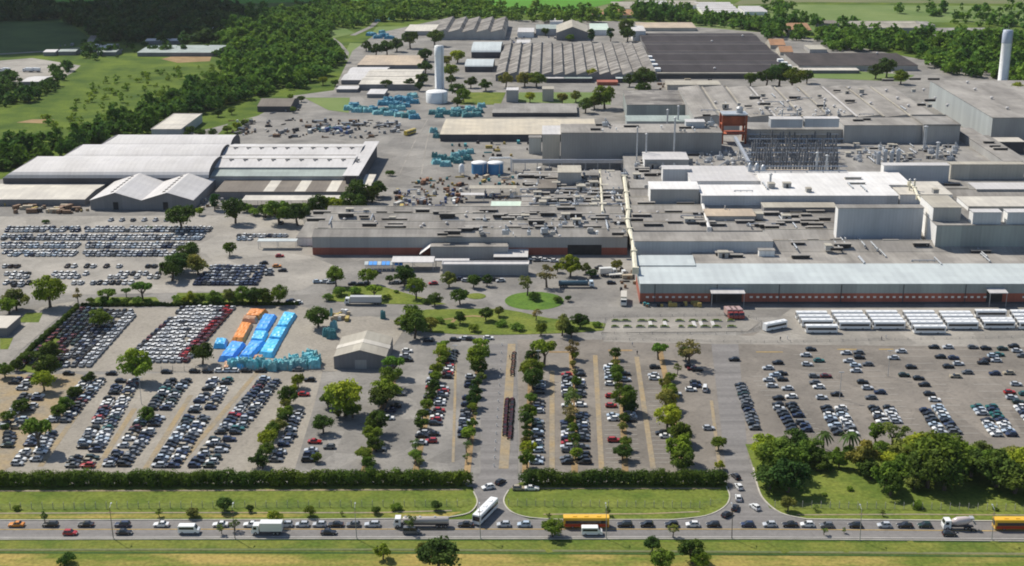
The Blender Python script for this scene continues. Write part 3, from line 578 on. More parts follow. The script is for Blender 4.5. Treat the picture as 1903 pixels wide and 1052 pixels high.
for k in range(9):
    t = shelter('small blue arched shelter in the row by the entrance trees', 677 + k * 8, 684 + k * 8, 487 - k * .1, 493, 2.8, 'tarp_blue' if k % 3 else 'roof_blue_white', name='car_shelter', cat='shelter', curve_h=.9)
    t['label'] = f'small arched car shelter, {ORD[k]} from the left of the blue row'; t['group'] = 'small arched shelters in a row'
hall('plant_block', 'grey pipe-covered roof between the scrap yard and the white roofs', 'factory hall', 968, 1168, 318, 392, z=8.8, roof='roof_grey_warm', kind='ridge_x', n=5, rise=1.2, vents=26, vseed=9, spots=[(1048, 357), (1048, 371), (1080, 330), (1110, 322), (1140, 345), (990, 345)])
hall('plant_room', 'low grey roof house in the middle of the pipe-covered roof', 'rooftop block', 1085, 1113, 318, 326, ybase=338, zb=8.8, wall='wall_grey_dark', roof='roof_grey', down=0)
hall('plant_room', 'brownish low roof house at the left of the pipe-covered roof', 'rooftop block', 1000, 1034, 334, 350, ybase=360, zb=8.8, wall='wall_grey_dark', roof='roof_brown', down=0)
hall('plant_room', 'long low grey roof house at the right end of the pipe-covered roof', 'rooftop block', 1122, 1158, 318, 352, ybase=362, zb=8.8, wall='wall_grey', roof='roof_grey_warm', down=0)
hall('workshop', 'beige-topped low grey block left of the tall windowless block', 'factory hall', 1420, 1556, 377, 386, ybase=399, zb=9.6, wall='wall_grey_dark', roof='roof_tan', down=0)
hall('workshop', 'pinkish-grey low block under the long white building', 'factory hall', 1313, 1404, 389, 402, ybase=414, zb=9.6, wall='wall_grey', roof='roof_beige', down=0)
hall('plant_room', 'square grey block above the pipe-covered roof', 'rooftop block', 1037, 1080, 308, 321, ybase=345, zb=8.8, wall='wall_grey', roof='roof_tan', down=0)
hall('store_shed', 'long mint-green roof behind the broad works', 'shed', 912, 996, 375, 387, ybase=392, wall='wall_green_grey', roof='roof_mint')
hall('long_shed', 'long cream-roofed shed with a dark open front', 'shed', 818, 1108, 221, 250, ybase=263, wall='wall_dark', roof='roof_cream', kind='ridge_x', n=1, rise=.8)
hall('long_shed', 'grey-roofed shed behind the long cream-roofed shed', 'shed', 915, 1072, 193, 210, ybase=217, wall='wall_dark', roof='roof_grey')
# ---- left warehouses
def vaults():
    t = thing('arched_warehouse', 'large white warehouse with three arched roof spans', 'warehouse')
    zE = 7.0; rows = [(5, 388, 331), (102, 408, 301), (172, 428, 279), (None, None, 260)]
    Ys = [P(300, y, zE).y for _, _, y in rows]; t.location = (0, 0, 0)
    for k in range(3):
        y0, y1 = Ys[k], Ys[k + 1]; xl = P(rows[k][0], rows[k][2], zE).x; xr = P(rows[k][1], rows[k][2], zE).x
        rise = [6.3, 6.0, 5.6][k]; mb = MB(); wl = MB(); N = 14
        pr = [((y0 + y1) / 2 - (y1 - y0) / 2 * math.cos(math.pi * i / N), zE + rise * math.sin(math.pi * i / N) ** .85) for i in range(N + 1)]
        fl = 5.0                                # the ends are hipped: the arch leans inward at the left
        A = [(xl + fl * 2.2 * math.sin(math.pi * i / N), y, zz) for i, (y, zz) in enumerate(pr)]; B = [(xr, y, zz) for y, zz in pr]
        m_ = 6
        vs = []
        for j in range(m_ + 1): vs += [tuple(Vector(A[i]).lerp(Vector(B[i]), j / m_)) for i in range(N + 1)]
        mb.add(vs, [(j * (N + 1) + i, (j + 1) * (N + 1) + i, (j + 1) * (N + 1) + i + 1, j * (N + 1) + i + 1) for j in range(m_) for i in range(N)])
        mb.build('roof', 'roof_white', t)
        wl.add(A + [(xl, y0, 0), (xl, y1, 0)], [tuple(range(N, -1, -1)) + (N + 1, N + 2)], 0); wl.add(B + [(xr, y0, 0), (xr, y1, 0)], [tuple(range(N + 1)) + (N + 2, N + 1)], 0)
        if k == 0: wl.add([(xl, y0, 0), (xr, y0, 0), (xr, y0, zE), (xl, y0, zE)], [(0, 1, 2, 3)])
        if k == 2: wl.add([(xl, y1, 0), (xr, y1, 0), (xr, y1, zE), (xl, y1, zE)], [(3, 2, 1, 0)])
        wl.build('wall', 'wall_dark', t)
    return t
vaults()
_sp = [(410 + i * 24, 275) for i in range(11)] + [(400 + i * 26, 297) for i in range(11)]
t, r, (X0, Yf, W, D, z, rz) = hall('warehouse_annexe', 'white flat roof with two rows of small vents beside the arched warehouse', 'warehouse', 376, 652, 268, 311.5, z=9.4, wall='wall_grey', roof='roof_white', side='wall_dark', kind='ridge_x', n=2, rise=1.6, ventmat='roof_grey', down=0)
for sx, sy in _sp:
    p = P(sx, sy, z + 1.6); x, y = p.x - X0, p.y - Yf
    on(t, 'roof_vent', ['wall_grey_dark'], lambda m: (m.box(x, x + 2.6, y, y + 1.0, rz(x, y) - .3, rz(x, y) + .7), m.box(x + .8, x + 1.6, y - 2, y, rz(x, y) - 1, rz(x, y) + .4)), r)
hall('warehouse_annexe', 'pale green sloping eave strip along the front of the vented white roof', 'warehouse', 378, 640, 312, 328, z=7.0, wall='wall_grey', roof='roof_green_grey', kind='mono', rise=2.3, down=0)
hall('loading_hall', 'white roof edge with a dark gabled end wall beside the site road', 'warehouse', 642, 662, 264, 326, z=9.6, wall='wall_dark', side='wall_dark', roof='roof_white', over=1.5)
hall('low_warehouse', 'white-roofed low warehouse at the left edge behind brown crates', 'warehouse', -60, 157, 342, 371, ybase=383, wall='wall_grey_dark', roof='roof_cream_white', kind='ridge_x', n=1, rise=1.0, parapet=0)
t, r, (X0, Yf, W, D, z, rz) = hall('twin_gable_shed', 'white shed with two gables and stepped dark rooflights', 'shed', 167, 360, 333, 372, ybase=390, wall='wall_grey_dark', roof='roof_white', kind='ridge_d', n=2, rise=4.2, over=.8)
for g in (0, 1):
    for k in range(8):
        y = 4 + k * (D - 8) / 8; xx = W * (g + .5) / 2 - 2.2
        on(t, 'rooflight', 'vent_dark', lambda m: m.frustum([(xx - 1.5 + DX * y, y, rz(xx - 1.5, y) + .1), (xx + DX * y, y, rz(xx, y) + .1), (xx + DX * y, y + 1.1, rz(xx, y) + .1), (xx - 1.5 + DX * y, y + 1.1, rz(xx - 1.5, y) + .1)],
                                                            [(xx - 1.5 + DX * y, y, rz(xx - 1.5, y) + .45), (xx + DX * y, y, rz(xx, y) + .45), (xx + DX * y, y + 1.1, rz(xx, y) + .45), (xx - 1.5 + DX * y, y + 1.1, rz(xx - 1.5, y) + .45)]), r)
on(t, 'loading_door', 'vent_dark', lambda m: m.box(W * .22, W * .27, -.1, -.03, 0, 4.2)); on(t, 'loading_door', 'vent_dark', lambda m: m.box(W * .7, W * .75, -.1, -.03, 0, 4.2))
t, r, (X0, Yf, W, D, z, rz) = hall('striped_shed', 'brown-roofed shed with four cream rooflight stripes', 'shed', 400, 676, 328, 357, ybase=370, wall='wall_grey_dark', roof='roof_brown', kind='mono', rise=1.2)
for k in range(4):
    xx = 26 + k * 15.2 + 2 * k
    on(t, 'rooflight', 'roof_cream_white', lambda m: m.add([(xx, .3, z + .32), (xx + 6, .3, z + .32), (xx + 6 + DX * D, D - 1, z + 1.5), (xx + DX * D, D - 1, z + 1.5)], [(0, 1, 2, 3)]), r)
shelter('pale canopy along the front of the striped brown shed', 449, 648, 363.5, 373, 4.6, 'roof_cream_white')
hall('green_wall_house', 'low house with beige roof and pale green wall by the dark wood', 'house', 281, 336, 212, 241, ybase=257, wall='wall_pale_green', roof='roof_cream_white', side='wall_pale_green', kind='flat', parapet=.3)
hall('brown_house', 'brown-roofed house at the edge of the dark wood', 'house', 478, 540, 183, 198, ybase=208, wall='wall_dark', roof='roof_brown', kind='ridge_x', rise=3)
hall('kiosk', 'white flat-roofed kiosk beside the left lane', 'hut', -30, 12, 588, 610, ybase=626, wall='wall_grey_dark', side='wall_grey_dark', roof='roof_cream_white')
# ---- tent shed
t, r, (X0, Yf, W, D, z, rz) = hall('tent_shed', 'beige gabled tent shed with a pale roof band by the tree lot', 'shed', 620, 718, 627, 663, ybase=686, wall='wall_grey_dark', roof='roof_tan', kind='ridge_d', n=1, rise=2.6, over=.3)
on(t, 'roof_band', 'roof_cream_white', lambda m: m.add([(-.3 + DX * D * .4, D * .38, z + .17), (W / 2 + DX * D * .4, D * .38, z + 2.79), (W + .3 + DX * D * .4, D * .38, z + .17), (W + .3 + DX * D * .6, D * .56, z + .17), (W / 2 + DX * D * .6, D * .56, z + 2.79), (-.3 + DX * D * .6, D * .56, z + .17)], [(0, 1, 4, 5), (1, 2, 3, 4)]), r)
on(t, 'door', 'wall_grey', lambda m: m.box(W * .4, W * .62, -.08, -.03, 0, 3.6))
# ---- back rows
hall('back_shed', 'beige-brown roofed hall behind the white roofs left of the water tower', 'shed', 664, 780, 103, 121, ybase=128, wall='wall_grey_dark', roof='roof_beige')
hall('back_shed', 'white stepped roof left of the beige-brown hall', 'shed', 634, 706, 125, 149, ybase=157, wall='wall_grey_dark', roof='roof_white', kind='ridge_x', n=2, rise=1.5)
hall('back_shed', 'pale grey roof in front of the beige-brown hall', 'shed', 667, 772, 129, 157, ybase=168, wall='wall_grey_dark', roof='roof_cream_white', kind='ridge_x', n=2, rise=1)
hall('back_shed', 'small white shed behind the teal mounds', 'shed', 682, 714, 166, 175, ybase=182, wall='wall_grey_dark', roof='roof_white')
hall('back_shed', 'low white shed left of the small white shed', 'shed', 625, 664, 160, 166, ybase=172, wall='wall_grey_dark', roof='roof_white')
hall('back_factory', 'grey ribbed roofs of the far works behind the water tower', 'factory hall', 806, 938, 36, 60, ybase=74, wall='wall_grey', roof='roof_mottled', kind='saw_d', n=5, rise=3.2)
hall('back_factory', 'low grey roof left of the far ribbed works', 'factory hall', 752, 808, 46, 58, ybase=66, wall='wall_grey', roof='roof_cream_white')
hall('back_shed', 'pale blue arched roof beside the mottled saw-tooth works', 'shed', 876, 930, 81, 97, ybase=108, wall='wall_dark', roof='roof_blue_white', kind='barrel', n=1, rise=4)
hall('back_shed', 'pale blue low roof in front of the arched roof', 'shed', 864, 916, 112, 124, ybase=134, wall='wall_dark', roof='roof_blue_white', kind='barrel', n=1, rise=2.5)
hall('sawtooth_works', 'mottled grey saw-tooth works with dark furrows', 'factory hall', 921, 1222, 83, 139, ybase=151, wall='wall_grey_dark', roof='roof_mottled', kind='saw_d', n=14, rise=2.6)
for k, (x0, x1) in enumerate([(1012, 1048), (1048, 1100), (1145, 1190)]):
    hall('low_annexe', ['pale low roof at the foot of the saw-tooth works', 'blue-grey low roof at the foot of the saw-tooth works', 'white low roof by the dark tree at the saw-tooth works'][k], 'shed', x0, x1, 139, 146, ybase=154, wall='wall_dark', roof=['roof_white', 'roof_green_grey', 'roof_blue_white'][k])
hall('red_shed', 'low red-walled shed in front of the saw-tooth works', 'shed', 1110, 1148, 149, 153, ybase=159, wall='brick', roof='brick')
hall('gabled_hall', 'far gabled hall with cream roof and dark end wall', 'factory hall', 1034, 1094, 47, 61, ybase=75, wall='wall_grey_dark', roof='roof_tan', kind='ridge_d', rise=6)
for k, (x0, x1, yb, yf, yg, wl, rf) in enumerate([(962, 992, 52, 60, 70, 'wall_white', 'roof_white'), (996, 1034, 46, 54, 66, 'wall_blue_grey', 'roof_green_grey'), (1098, 1132, 44, 56, 66, 'wall_white', 'roof_mint'), (960, 985, 74, 80, 86, 'wall_white', 'roof_white'), (1022, 1046, 34, 40, 46, 'wall_white', 'roof_white'), (1176, 1200, 48, 58, 76, 'wall_white', 'roof_white')]):
    hall('back_house', ['white house left of the far gabled hall', 'grey-blue house touching the far gabled hall', 'pale green-roofed house right of the far gabled hall', 'low white house below the far gabled hall', 'small white house farthest behind the gabled hall', 'tall white stub left of the long dark roof'][k], 'house', x0, x1, yb, yf, ybase=yg, wall=wl, roof=rf)
t, r, (X0, Yf, W, D, z, rz) = hall('dark_roof_hall', 'huge hall with a dark brown-black roof', 'factory hall', 1222, 1478, 62, 134, ybase=145, wall='wall_grey_dark', roof='roof_dark', kind='ridge_x', n=4, rise=1.6, turbines=[(1323, 76), (1380, 68), (1328, 127)])
on(t, 'eave', 'roof_tan', lambda m: m.box(-1, W + 1, -4, -.3, z - 1.2, z - .2))
for k in range(4): on(t, 'roof_ventilator', 'paint_white', lambda m: m.box(-2, 3, 2 + k * 24, 9 + k * 24, z, z + 2.6))
for k in range(4): on(t, 'roof_ventilator', 'paint_white', lambda m: m.box(W - 4, W + 1, 2 + k * 18, 8 + k * 18, z, z + 2.6))
hall('back_shed', 'beige far shed along the back of the dark roof', 'shed', 1186, 1294, 42, 52, ybase=58, wall='wall_beige', roof='roof_beige')
hall('dark_roof_hall', 'lower dark-roofed hall right of the huge dark roof', 'factory hall', 1484, 1706, 99, 122, ybase=132, wall='wall_grey', roof='roof_dark_brown', turbines=[(1630, 98)])
hall('low_annexe', 'long cream low roof before the lower dark-roofed hall', 'shed', 1478, 1597, 124, 131, ybase=137, wall='wall_grey_dark', roof='roof_cream_white')
for k, (x0, x1, yb, yf, yg) in enumerate([(1466, 1508, 44, 56, 66), (1432, 1460, 76, 84, 91), (1450, 1474, 90, 97, 103), (1150, 1190, 20, 28, 34), (1100, 1122, 22, 27, 31)]):
    hall('tiled_house', ['orange tiled house among the trees behind the dark roofs', 'orange tiled house touching the dark roof corner', 'lower orange tiled roof by the dark roof corner', 'small red tiled house at the far field edge', 'tiny red tiled house left along the far field edge'][k], 'house', x0, x1, yb, yf, ybase=yg, wall='wall_beige', roof='tile_orange', kind='ridge_x', rise=4)
hall('back_house', 'grey-white box house between orange roofs and the trees', 'house', 1505, 1537, 84, 92, ybase=99, wall='wall_grey', roof='roof_tan')
hall('far_works', 'long grey far works with a cream roof strip', 'factory hall', 1592, 1722, 42, 52, ybase=62, wall='wall_grey', roof='roof_tan', kind='ridge_x', n=2, rise=3)
hall('far_works', 'square grey far building at the end of the long far works', 'factory hall', 1716, 1738, 40, 47, ybase=62, wall='wall_grey', roof='roof_grey')
hall('far_works', 'low grey far shed right of the square far building', 'shed', 1742, 1850, 52, 60, ybase=68, wall='wall_grey_dark', roof='roof_grey')
hall('far_works', 'brownish far house left of the long far works', 'house', 1518, 1560, 38, 44, ybase=50, wall='wall_grey_dark', roof='roof_brown')
hall('yard_block', 'square grey cooling block on the grass behind the sheds', 'plant block', 941, 963, 163, 168, ybase=190, wall='wall_grey', roof='roof_white')
hall('yard_block', 'beige-grey cooling block beside the round trees behind the sheds', 'plant block', 1008, 1029, 161, 166, ybase=189, wall='wall_beige', roof='roof_tan')
hall('yard_shed', 'long beige yard shed in front of the dark roof', 'shed', 1240, 1340, 150, 158, ybase=168, wall='wall_beige', roof='roof_tan')
for k, q in enumerate([(1190, 1245, 2, 12), (1308, 1378, 4, 24), (1384, 1426, 12, 22), (1140, 1220, 4, 16), (1250, 1300, 2, 10)]):
    x0, x1, yb, yf = q
    hall('greenhouse', ['white greenhouse roof nearest the far tree line', 'largest white greenhouse block in the far fields', 'small white greenhouse right of the largest one', 'dull grey greenhouse left in the far fields', 'farthest pale greenhouse in the far fields'][k], 'greenhouse', x0, x1, yb, yf, z=4, wall='wall_white', roof='roof_white' if k in (0, 1, 2) else 'roof_tan', kind='ridge_x', n=5, rise=1.2)
for k, q in enumerate([(80, 102, 92, 97), (108, 140, 92, 96), (160, 205, 82, 89), (255, 400, 84, 98), (270, 340, 72, 76), (345, 395, 50, 55), (180, 215, 92, 97), (40, 76, 142, 152)]):
    x0, x1, yb, yf = q
    hall('country_shed', ['small white shed on the far left country road', 'low grey-white shed beside the far left country road', 'pale shed at the bend of the country road', 'long pale grey hall below the dark wood', 'narrow white roof inside the dark wood', 'pale roof strip high in the dark wood', 'grey shed in front of the bend of the country road', 'dark-fronted shed in the pale truck park'][k], 'shed', x0, x1, yb, yf, ybase=yf + 7, wall='wall_grey_dark', roof='roof_white' if k in (0, 2, 4, 7) else 'roof_green_grey', kind='ridge_x', rise=1.2)
# ---- water towers
def water_tower(px, pyb, pyt, wpx, label, band, foot):
    p = P(px, pyb); h = height_at(p.y, pyt); r = wpx / scale_at(pyb) / 2
    t = thing('water_tower', label, 'water tower', (p.x, p.y, 0))
    m = MB(); m.lathe([(r * 1.06, 0), (r * 1.06, 1.2), (r, 1.3), (r, h * .78)], 24); m.build('shaft', 'paint_white', t, True)
    m = MB(); m.lathe([(r * 1.04, h * .78), (r * 1.04, h * .95), (r * .98, h * .955), (r * .98, h), (0, h + .3)], 24); m.build('tank', band, t, True)
    m = MB(); m.tube((r * .7, -r * .9, 0), (r * .7, -r * .9, h), .25, n=6); m.build('pipe', 'steel', t)
    m = MB()
    for i in range(14): a = i * math.pi / 7; m.tube((r * .95 * math.cos(a), r * .95 * math.sin(a), h), (r * .95 * math.cos(a), r * .95 * math.sin(a), h + 1.2), .06, n=4)
    m.build('railing', 'steel', t)
    m = MB(); m.tube((0, 0, h + .2), (0, 0, h + 4), .1, n=5); m.build('mast', 'steel', t)
    return t, p, r
sheetmat('tank_band', (.50, .56, .66), .08, 2, 'X', .5)
water_tower(817, 165, 85, 17, 'white water tower on a squat white tank beside the teal mounds', 'paint_white', 1)
water_tower(1862, 163, 56, 18, 'white water tower with grey-blue top among trees at the right', 'tank_band', 0)
p = P(812, 190); t = thing('storage_tank', 'squat white round tank at the foot of the left water tower', 'tank', (p.x, p.y, 0)); rr = 20 / scale_at(188)
m = MB(); m.lathe([(rr, 0), (rr, 8), (rr * .9, 8.6), (0, 9.4)], 28); m.build('shell', 'paint_white', t, True); m = MB(); m.tube((rr * .6, -rr * .86, 0), (rr * .6, -rr * .86, 8.5), .25, n=6); m.build('ladder', 'steel', t)
for k, px in enumerate((891, 921)):
    p = P(px, 322); rr = 14.5 / scale_at(322); t = thing('storage_tank', ['blue round tank with white lid, left one of the pair', 'blue round tank with white lid, right one of the pair'][k], 'tank', (p.x, p.y, 0), 0, 'blue tanks')
    m = MB(); m.lathe([(rr, 0), (rr, 6.2)], 24); m.build('shell', 'tank_blue', t, True); m = MB(); m.lathe([(rr + .15, 6.2), (rr + .15, 6.6), (rr * .6, 7.2), (0, 7.4)], 24); m.build('lid', 'paint_white', t, True)
    m = MB(); m.tube((rr * .5, -rr * .9, 0), (rr * .5, -rr * .9, 6.4), .2, n=6); m.build('pipe', 'steel', t)
p = P(858, 326); t = thing('silo', 'small white silo left of the blue tanks', 'silo', (p.x, p.y, 0)); m = MB(); m.lathe([(1.6, 2), (1.6, 5.5), (.9, 6.8), (0, 7.1)], 14); m.build('shell', 'paint_white', t, True)
for a in (0, 2.1, 4.2): m = MB(); m.tube((1.4 * math.cos(a), 1.4 * math.sin(a), 0), (1.4 * math.cos(a), 1.4 * math.sin(a), 2.2), .15, n=6); m.build('leg', 'steel', t)
# ---- red tower with conveyor, silos, stacks, bridge, ducts
p = P(1361, 262, 10); r0, hh = 7.2, 17
t = thing('red_tower', 'rust-red open process tower with a white-topped deck', 'tower', (p.x, p.y, 10))
for sx in (-r0, r0):
    for sy in (-5, 5): m = MB(); m.box(sx - .6, sx + .6, sy - .6, sy + .6, -1, hh); m.build('post', 'red_steel', t)
for zz in (5, 10.5): m = MB(); m.box(-r0 - .3, r0 + .3, -5.3, 5.3, zz, zz + .6); m.build('deck', 'red_steel', t)
m = MB(); m.box(-r0 + .7, r0 - .7, -4.3, 4.3, 10.7, 16.2); m.build('cladding', 'red_steel', t)
m = MB(); m.box(-r0 - .5, r0 + .8, -5.6, 5.6, hh, hh + .8); m.build('top_deck', 'galvanised', t)
m = MB(); m.lathe([(2.2, 0), (2.2, 3), (1, 4), (0, 4.2)], 12, 0, (3.5, 0, hh + .7)); m.build('hopper', 'steel', t)
a = P(1366, 256, 20); b = P(1394, 306, 12)
t = thing('conveyor', 'inclined grey conveyor gallery running down from the red tower', 'conveyor', (0, 0, 0)); m = MB(); m.tube(a, b, 1.2, n=4); m.build('gallery', 'galvanised', t)
for f_ in (.35, .75): q = a.lerp(b, f_); m = MB(); m.tube((q.x - 1, q.y, 8.8), (q.x, q.y, q.z - .8), .3, n=5); m.tube((q.x + 1, q.y, 8.8), (q.x, q.y, q.z - .8), .3, n=5); m.build('trestle', 'steel', t)
for k, (px, pb, pt, wd) in enumerate([(1392, 338, 303, 7), (1405, 336, 303, 8), (1417, 338, 306, 9)]):
    p = P(px, pb, 9); h = height_at(p.y, pt) - 9; rr = wd / scale_at(pb) / 2
    t = thing('silo', f'tall silver silo at the foot of the conveyor, {ORD[k]} from the left', 'silo', (p.x, p.y, 9), 0, 'silver silos'); m = MB(); m.lathe([(rr, -.2), (rr, h * .85), (rr * .4, h), (0, h)], 14); m.build('shell', 'galvanised', t, True); m = MB(); m.tube((rr, 0, 0), (rr * 1.5, 0, h), .2, n=5); m.build('pipe', 'steel', t)
rnd = random.Random(3)
mb = MB(); mb.lathe([(.55, 0), (.55, .9), (.42, .91), (.42, 1.0)], 8); stk = mb.mesh('exhaust_stack', ['steel_mid'])
mb = MB(); mb.lathe([(.75, 0), (.75, .05)], 8); cap = mb.mesh('rain_cap', ['steel'])
RW = ['frontmost', 'second', 'third', 'fourth', 'rearmost']
n = 0
for row in range(5):
    for k in range(30):
        px = 1400 + k * 5.4 - row * 1.2 + rnd.uniform(-1.2, 1.2); py = 317 - row * 11.5 + rnd.uniform(-2.5, 2.5)
        p = P(px, py, 9); h = rnd.uniform(4.5, 9.5)
        o = link('exhaust_stack', stk); o.location = p; o.scale = (1, 1, h); tag(o, f'thin grey exhaust stack, {ORD[k]} from the left in the {RW[row]} row', 'exhaust stack', 'forest of exhaust stacks')
hall('plant_room', 'low grey block with an orange roof edge before the stacks', 'rooftop block', 1424, 1506, 316, 321, ybase=339, zb=9, wall='wall_grey', roof='roof_beige', down=0)
for k, (px, pb, pt, wd) in enumerate([(1717, 282, 236, 5), (1741, 296, 266, 5), (1516, 330, 285, 4), (1534, 335, 290, 4), (1452, 240, 205, 2.5), (1480, 240, 205, 2.5), (1530, 222, 190, 2.5), (1200, 300, 250, 3), (1252, 296, 220, 3), (1183, 300, 238, 2.5), (1688, 374, 335, 3), (1697, 374, 335, 3), (1240, 232, 205, 3), (1260, 226, 198, 3), (1430, 365, 325, 4)]):
    p = P(px, pb, 9); h = height_at(p.y, pt) - 9; rr = max(wd / scale_at(pb) / 2, .35)
    lb = ['tall pale flue in the yard by the silver tanks', 'shorter pale flue right of the tall one in that yard', 'white flue left of the white roof hatches', 'second white flue by the white roof hatches', 'thin flue before the ribbed roofs, left one', 'thin flue before the ribbed roofs, right one', 'thin flue by the short blue-grey plant room', 'thin pipe mast against the grey wall', 'tall thin pipe mast rising over the grey hall', 'thin pipe mast nearest the white-roofed stub', 'yellowish bent pipe on the white roofs, left one', 'yellowish bent pipe on the white roofs, right one', 'thin mast by the slatted green wall', 'thin mast right of the slatted green wall', 'white flue rising from the white roof'][k]
    t = thing('flue', lb, 'flue', (p.x, p.y, 9)); m = MB(); m.lathe([(rr, -.2), (rr, h)], 10); m.build('pipe', 'cream_duct' if k in (10, 11) else 'galvanised', t, True); m = MB(); m.lathe([(rr * 1.7, h + .1), (rr * 1.7, h + .4), (0, h + 1)], 10); m.build('rain_cap', 'steel', t)
a, b = P(952, 301, 6), P(1200, 296, 6)
t = thing('pipe_bridge', 'long pale pipe bridge in front of the tall grey hall', 'pipe bridge', (a.x, a.y, 0)); L = b.x - a.x
m = MB(); m.box(0, L, -1.4, 1.4, 5.6, 7.0); m.build('deck', 'roof_white', t)
for k in range(12):
    m = MB(); xx = .5 + k * (L - 1) / 11; m.box(xx - .2, xx + .2, -1.2, -.8, 0, 5.6); m.box(xx - .2, xx + .2, .8, 1.2, 0, 5.6); m.build('post', 'steel', t)
for k in range(3): m = MB(); m.tube((0, -1 + k, 7.3), (L, -1 + k, 7.3), .3, n=6); m.build('pipe', 'steel', t)
a = P(910, 292, 9); t = thing('pipe_gantry', 'white pipe gantry behind the blue tanks', 'gantry', (a.x, a.y, 0)); L = 38 / scale_at(292)
m = MB(); m.box(0, L, -.4, .4, 8.2, 9); m.build('beam', 'paint_white', t)
for xx in (0, L): m = MB(); m.box(xx - .4, xx + .4, -.4, .4, 0, 8.2); m.build('post', 'paint_white', t)
def duct(label, pts, z, wd, m_):
    t = thing('roof_duct', label, 'duct', (0, 0, 0)); q = [P(a, b, z) for a, b in pts]
    m = MB()
    for i in range(len(q) - 1): m.tube(q[i], q[i + 1], wd, n=6)
    m.build('pipe', m_, t)
    for v in q: m = MB(); m.box(v.x - wd * 1.3, v.x + wd * 1.3, v.y - .6, v.y + .6, z - 1.6, z + wd * 1.2); m.build('saddle', m_, t)
duct('cream pipe duct along the seam between the broad works and the right roofs', [(1181, 502), (1178, 470), (1177, 448), (1170, 428), (1166, 410), (1168, 392), (1164, 360), (1160, 330)], 11.2, 1.1, 'cream_duct')
duct('yellow-white pipe on the pipe-covered roof', [(1120, 395), (1118, 360), (1116, 330), (1115, 318)], 11, .6, 'cream_duct')
duct('white pipe left of the long white building', [(1318, 425), (1310, 395), (1302, 365), (1300, 340)], 11.6, .8, 'roof_white_pure')
duct('white zigzag pipe by the white side wall', [(1716, 380), (1706, 365), (1700, 350), (1690, 340)], 17, .7, 'cream_duct')
duct('thin pale pipe crossing the pipe-covered roof', [(968, 352), (1040, 350), (1110, 352), (1160, 350)], 10.6, .4, 'galvanised')
duct('thin pale pipe at the front of the pipe-covered roof', [(985, 378), (1060, 377), (1120, 380), (1162, 378)], 10.6, .4, 'galvanised')
duct('thin pipe line along the grey roof under the pipework', [(1300, 330), (1350, 300), (1400, 296)], 11, .4, 'steel')
for k in range(4):
    p = P(1632 + k * 12, 305 - k * .5, 9.2); t = thing('pressure_tank', f'silver pressure tank behind the white-fronted block, {ORD[k]} from the left', 'tank', p, 0, 'silver pressure tanks'); m = MB(); m.lathe([(0, 0), (1.3, 0), (1.3, 6.5 + k % 2), (.9, 7.4 + k % 2), (0, 7.5 + k % 2)], 12); m.build('shell', 'galvanised', t); m = MB(); m.tube((1.2, 0, 6), (4.5, 0, 3), .3, n=6); m.build('pipe', 'steel', t)
# small machines on the roofs
mb = MB(); mb.box(-1.3, 1.3, -.9, .9, 0, 1.5); mb.box(-1.0, 1.0, -.7, .7, 1.5, 1.75); ac = mb.mesh('roof_unit', ['wall_grey'])
mb = MB(); mb.lathe([(.4, 0), (.4, 1.1), (.75, 1.2), (.75, 1.5), (0, 1.8)], 10); cw = mb.mesh('roof_cowl', ['paint_white'])
mb = MB(); mb.box(-1.6, 1.6, -1.0, 1.0, 0, 2.2); mb.tube((0, 0, 2), (0, 0, 4.5), .35, n=6); mb.tube((0, 0, 4.2), (2.4, 0, 1), .3, n=6); hv = mb.mesh('fan_house', ['galvanised'])
mb = MB(); mb.box(-2.6, 2.6, -.25, .25, .6, 1.0); mb.box(-2.3, -2.0, -.2, .2, 0, .6); mb.box(2.0, 2.3, -.2, .2, 0, .6); pr_ = mb.mesh('pipe_rack', ['steel'])
KN = [('roof_unit', ac, 'grey boxy air unit', 'air unit'), ('roof_cowl', cw, 'white round cowl', 'roof cowl'), ('fan_house', hv, 'galvanised fan box with a bent pipe', 'fan unit'), ('pipe_rack', pr_, 'short grey pipe run', 'pipe rack')]
mb = MB(); mb.box(-3.2, 3.2, -1.1, 1.1, 0, 1.3, 1); mb.box(-3.5, 3.5, -1.0, 1.4, 1.3, 1.55, 0); rmn = mb.mesh('roof_monitor', ['roof_grey_warm', 'vent_dark'])
mb = MB(); mb.box(-1.9, 1.9, -1.5, 1.5, 0, 2.3, 0); mb.box(-2.1, 2.1, -1.7, 1.7, 2.3, 2.5, 1); mb.box(-.5, .5, -1.54, -1.5, .1, 1.9, 2); rht = mb.mesh('roof_hut', ['wall_grey', 'roof_tan', 'vent_dark'])
mb = MB(); mb.tube((0, -6, .9), (0, 6, .9), .3, n=6); [mb.box(-.4, .4, y - .15, y + .15, 0, .9) for y in (-5.5, -2, 2, 5.5)]; mb.tube((0, 6, .9), (0, 6, 0), .3, n=6); rpl = mb.mesh('roof_pipeline', ['galvanised'])
KM = [('roof_monitor', rmn, 'grey ridge monitor with dark louvres', 'roof monitor'), ('roof_hut', rht, 'small grey roof hut with tan top', 'roof hut'), ('roof_pipeline', rpl, 'straight grey pipeline', 'pipeline')]
def scatter_huts(x0, x1, y0, y1, z, n, where, seed, w=(4, 3, 2)):
    rr = random.Random(seed)
    for k in range(n):
        p = P(rr.uniform(x0, x1), rr.uniform(y0, y1), z); nm, me, lb, ct = KM[rr.choices(range(3), w)[0]]
        o = link(nm, me); o.location = (p.x, p.y, z - .15); o.rotation_euler.z = rr.choice([0, 0, R(90)]) if nm != 'roof_monitor' else 0; s_ = rr.uniform(.7, 1.2); o.scale = (s_, s_, s_)
        tag(o, f'{lb} on {where}', ct, f'{ct}s on {where}')
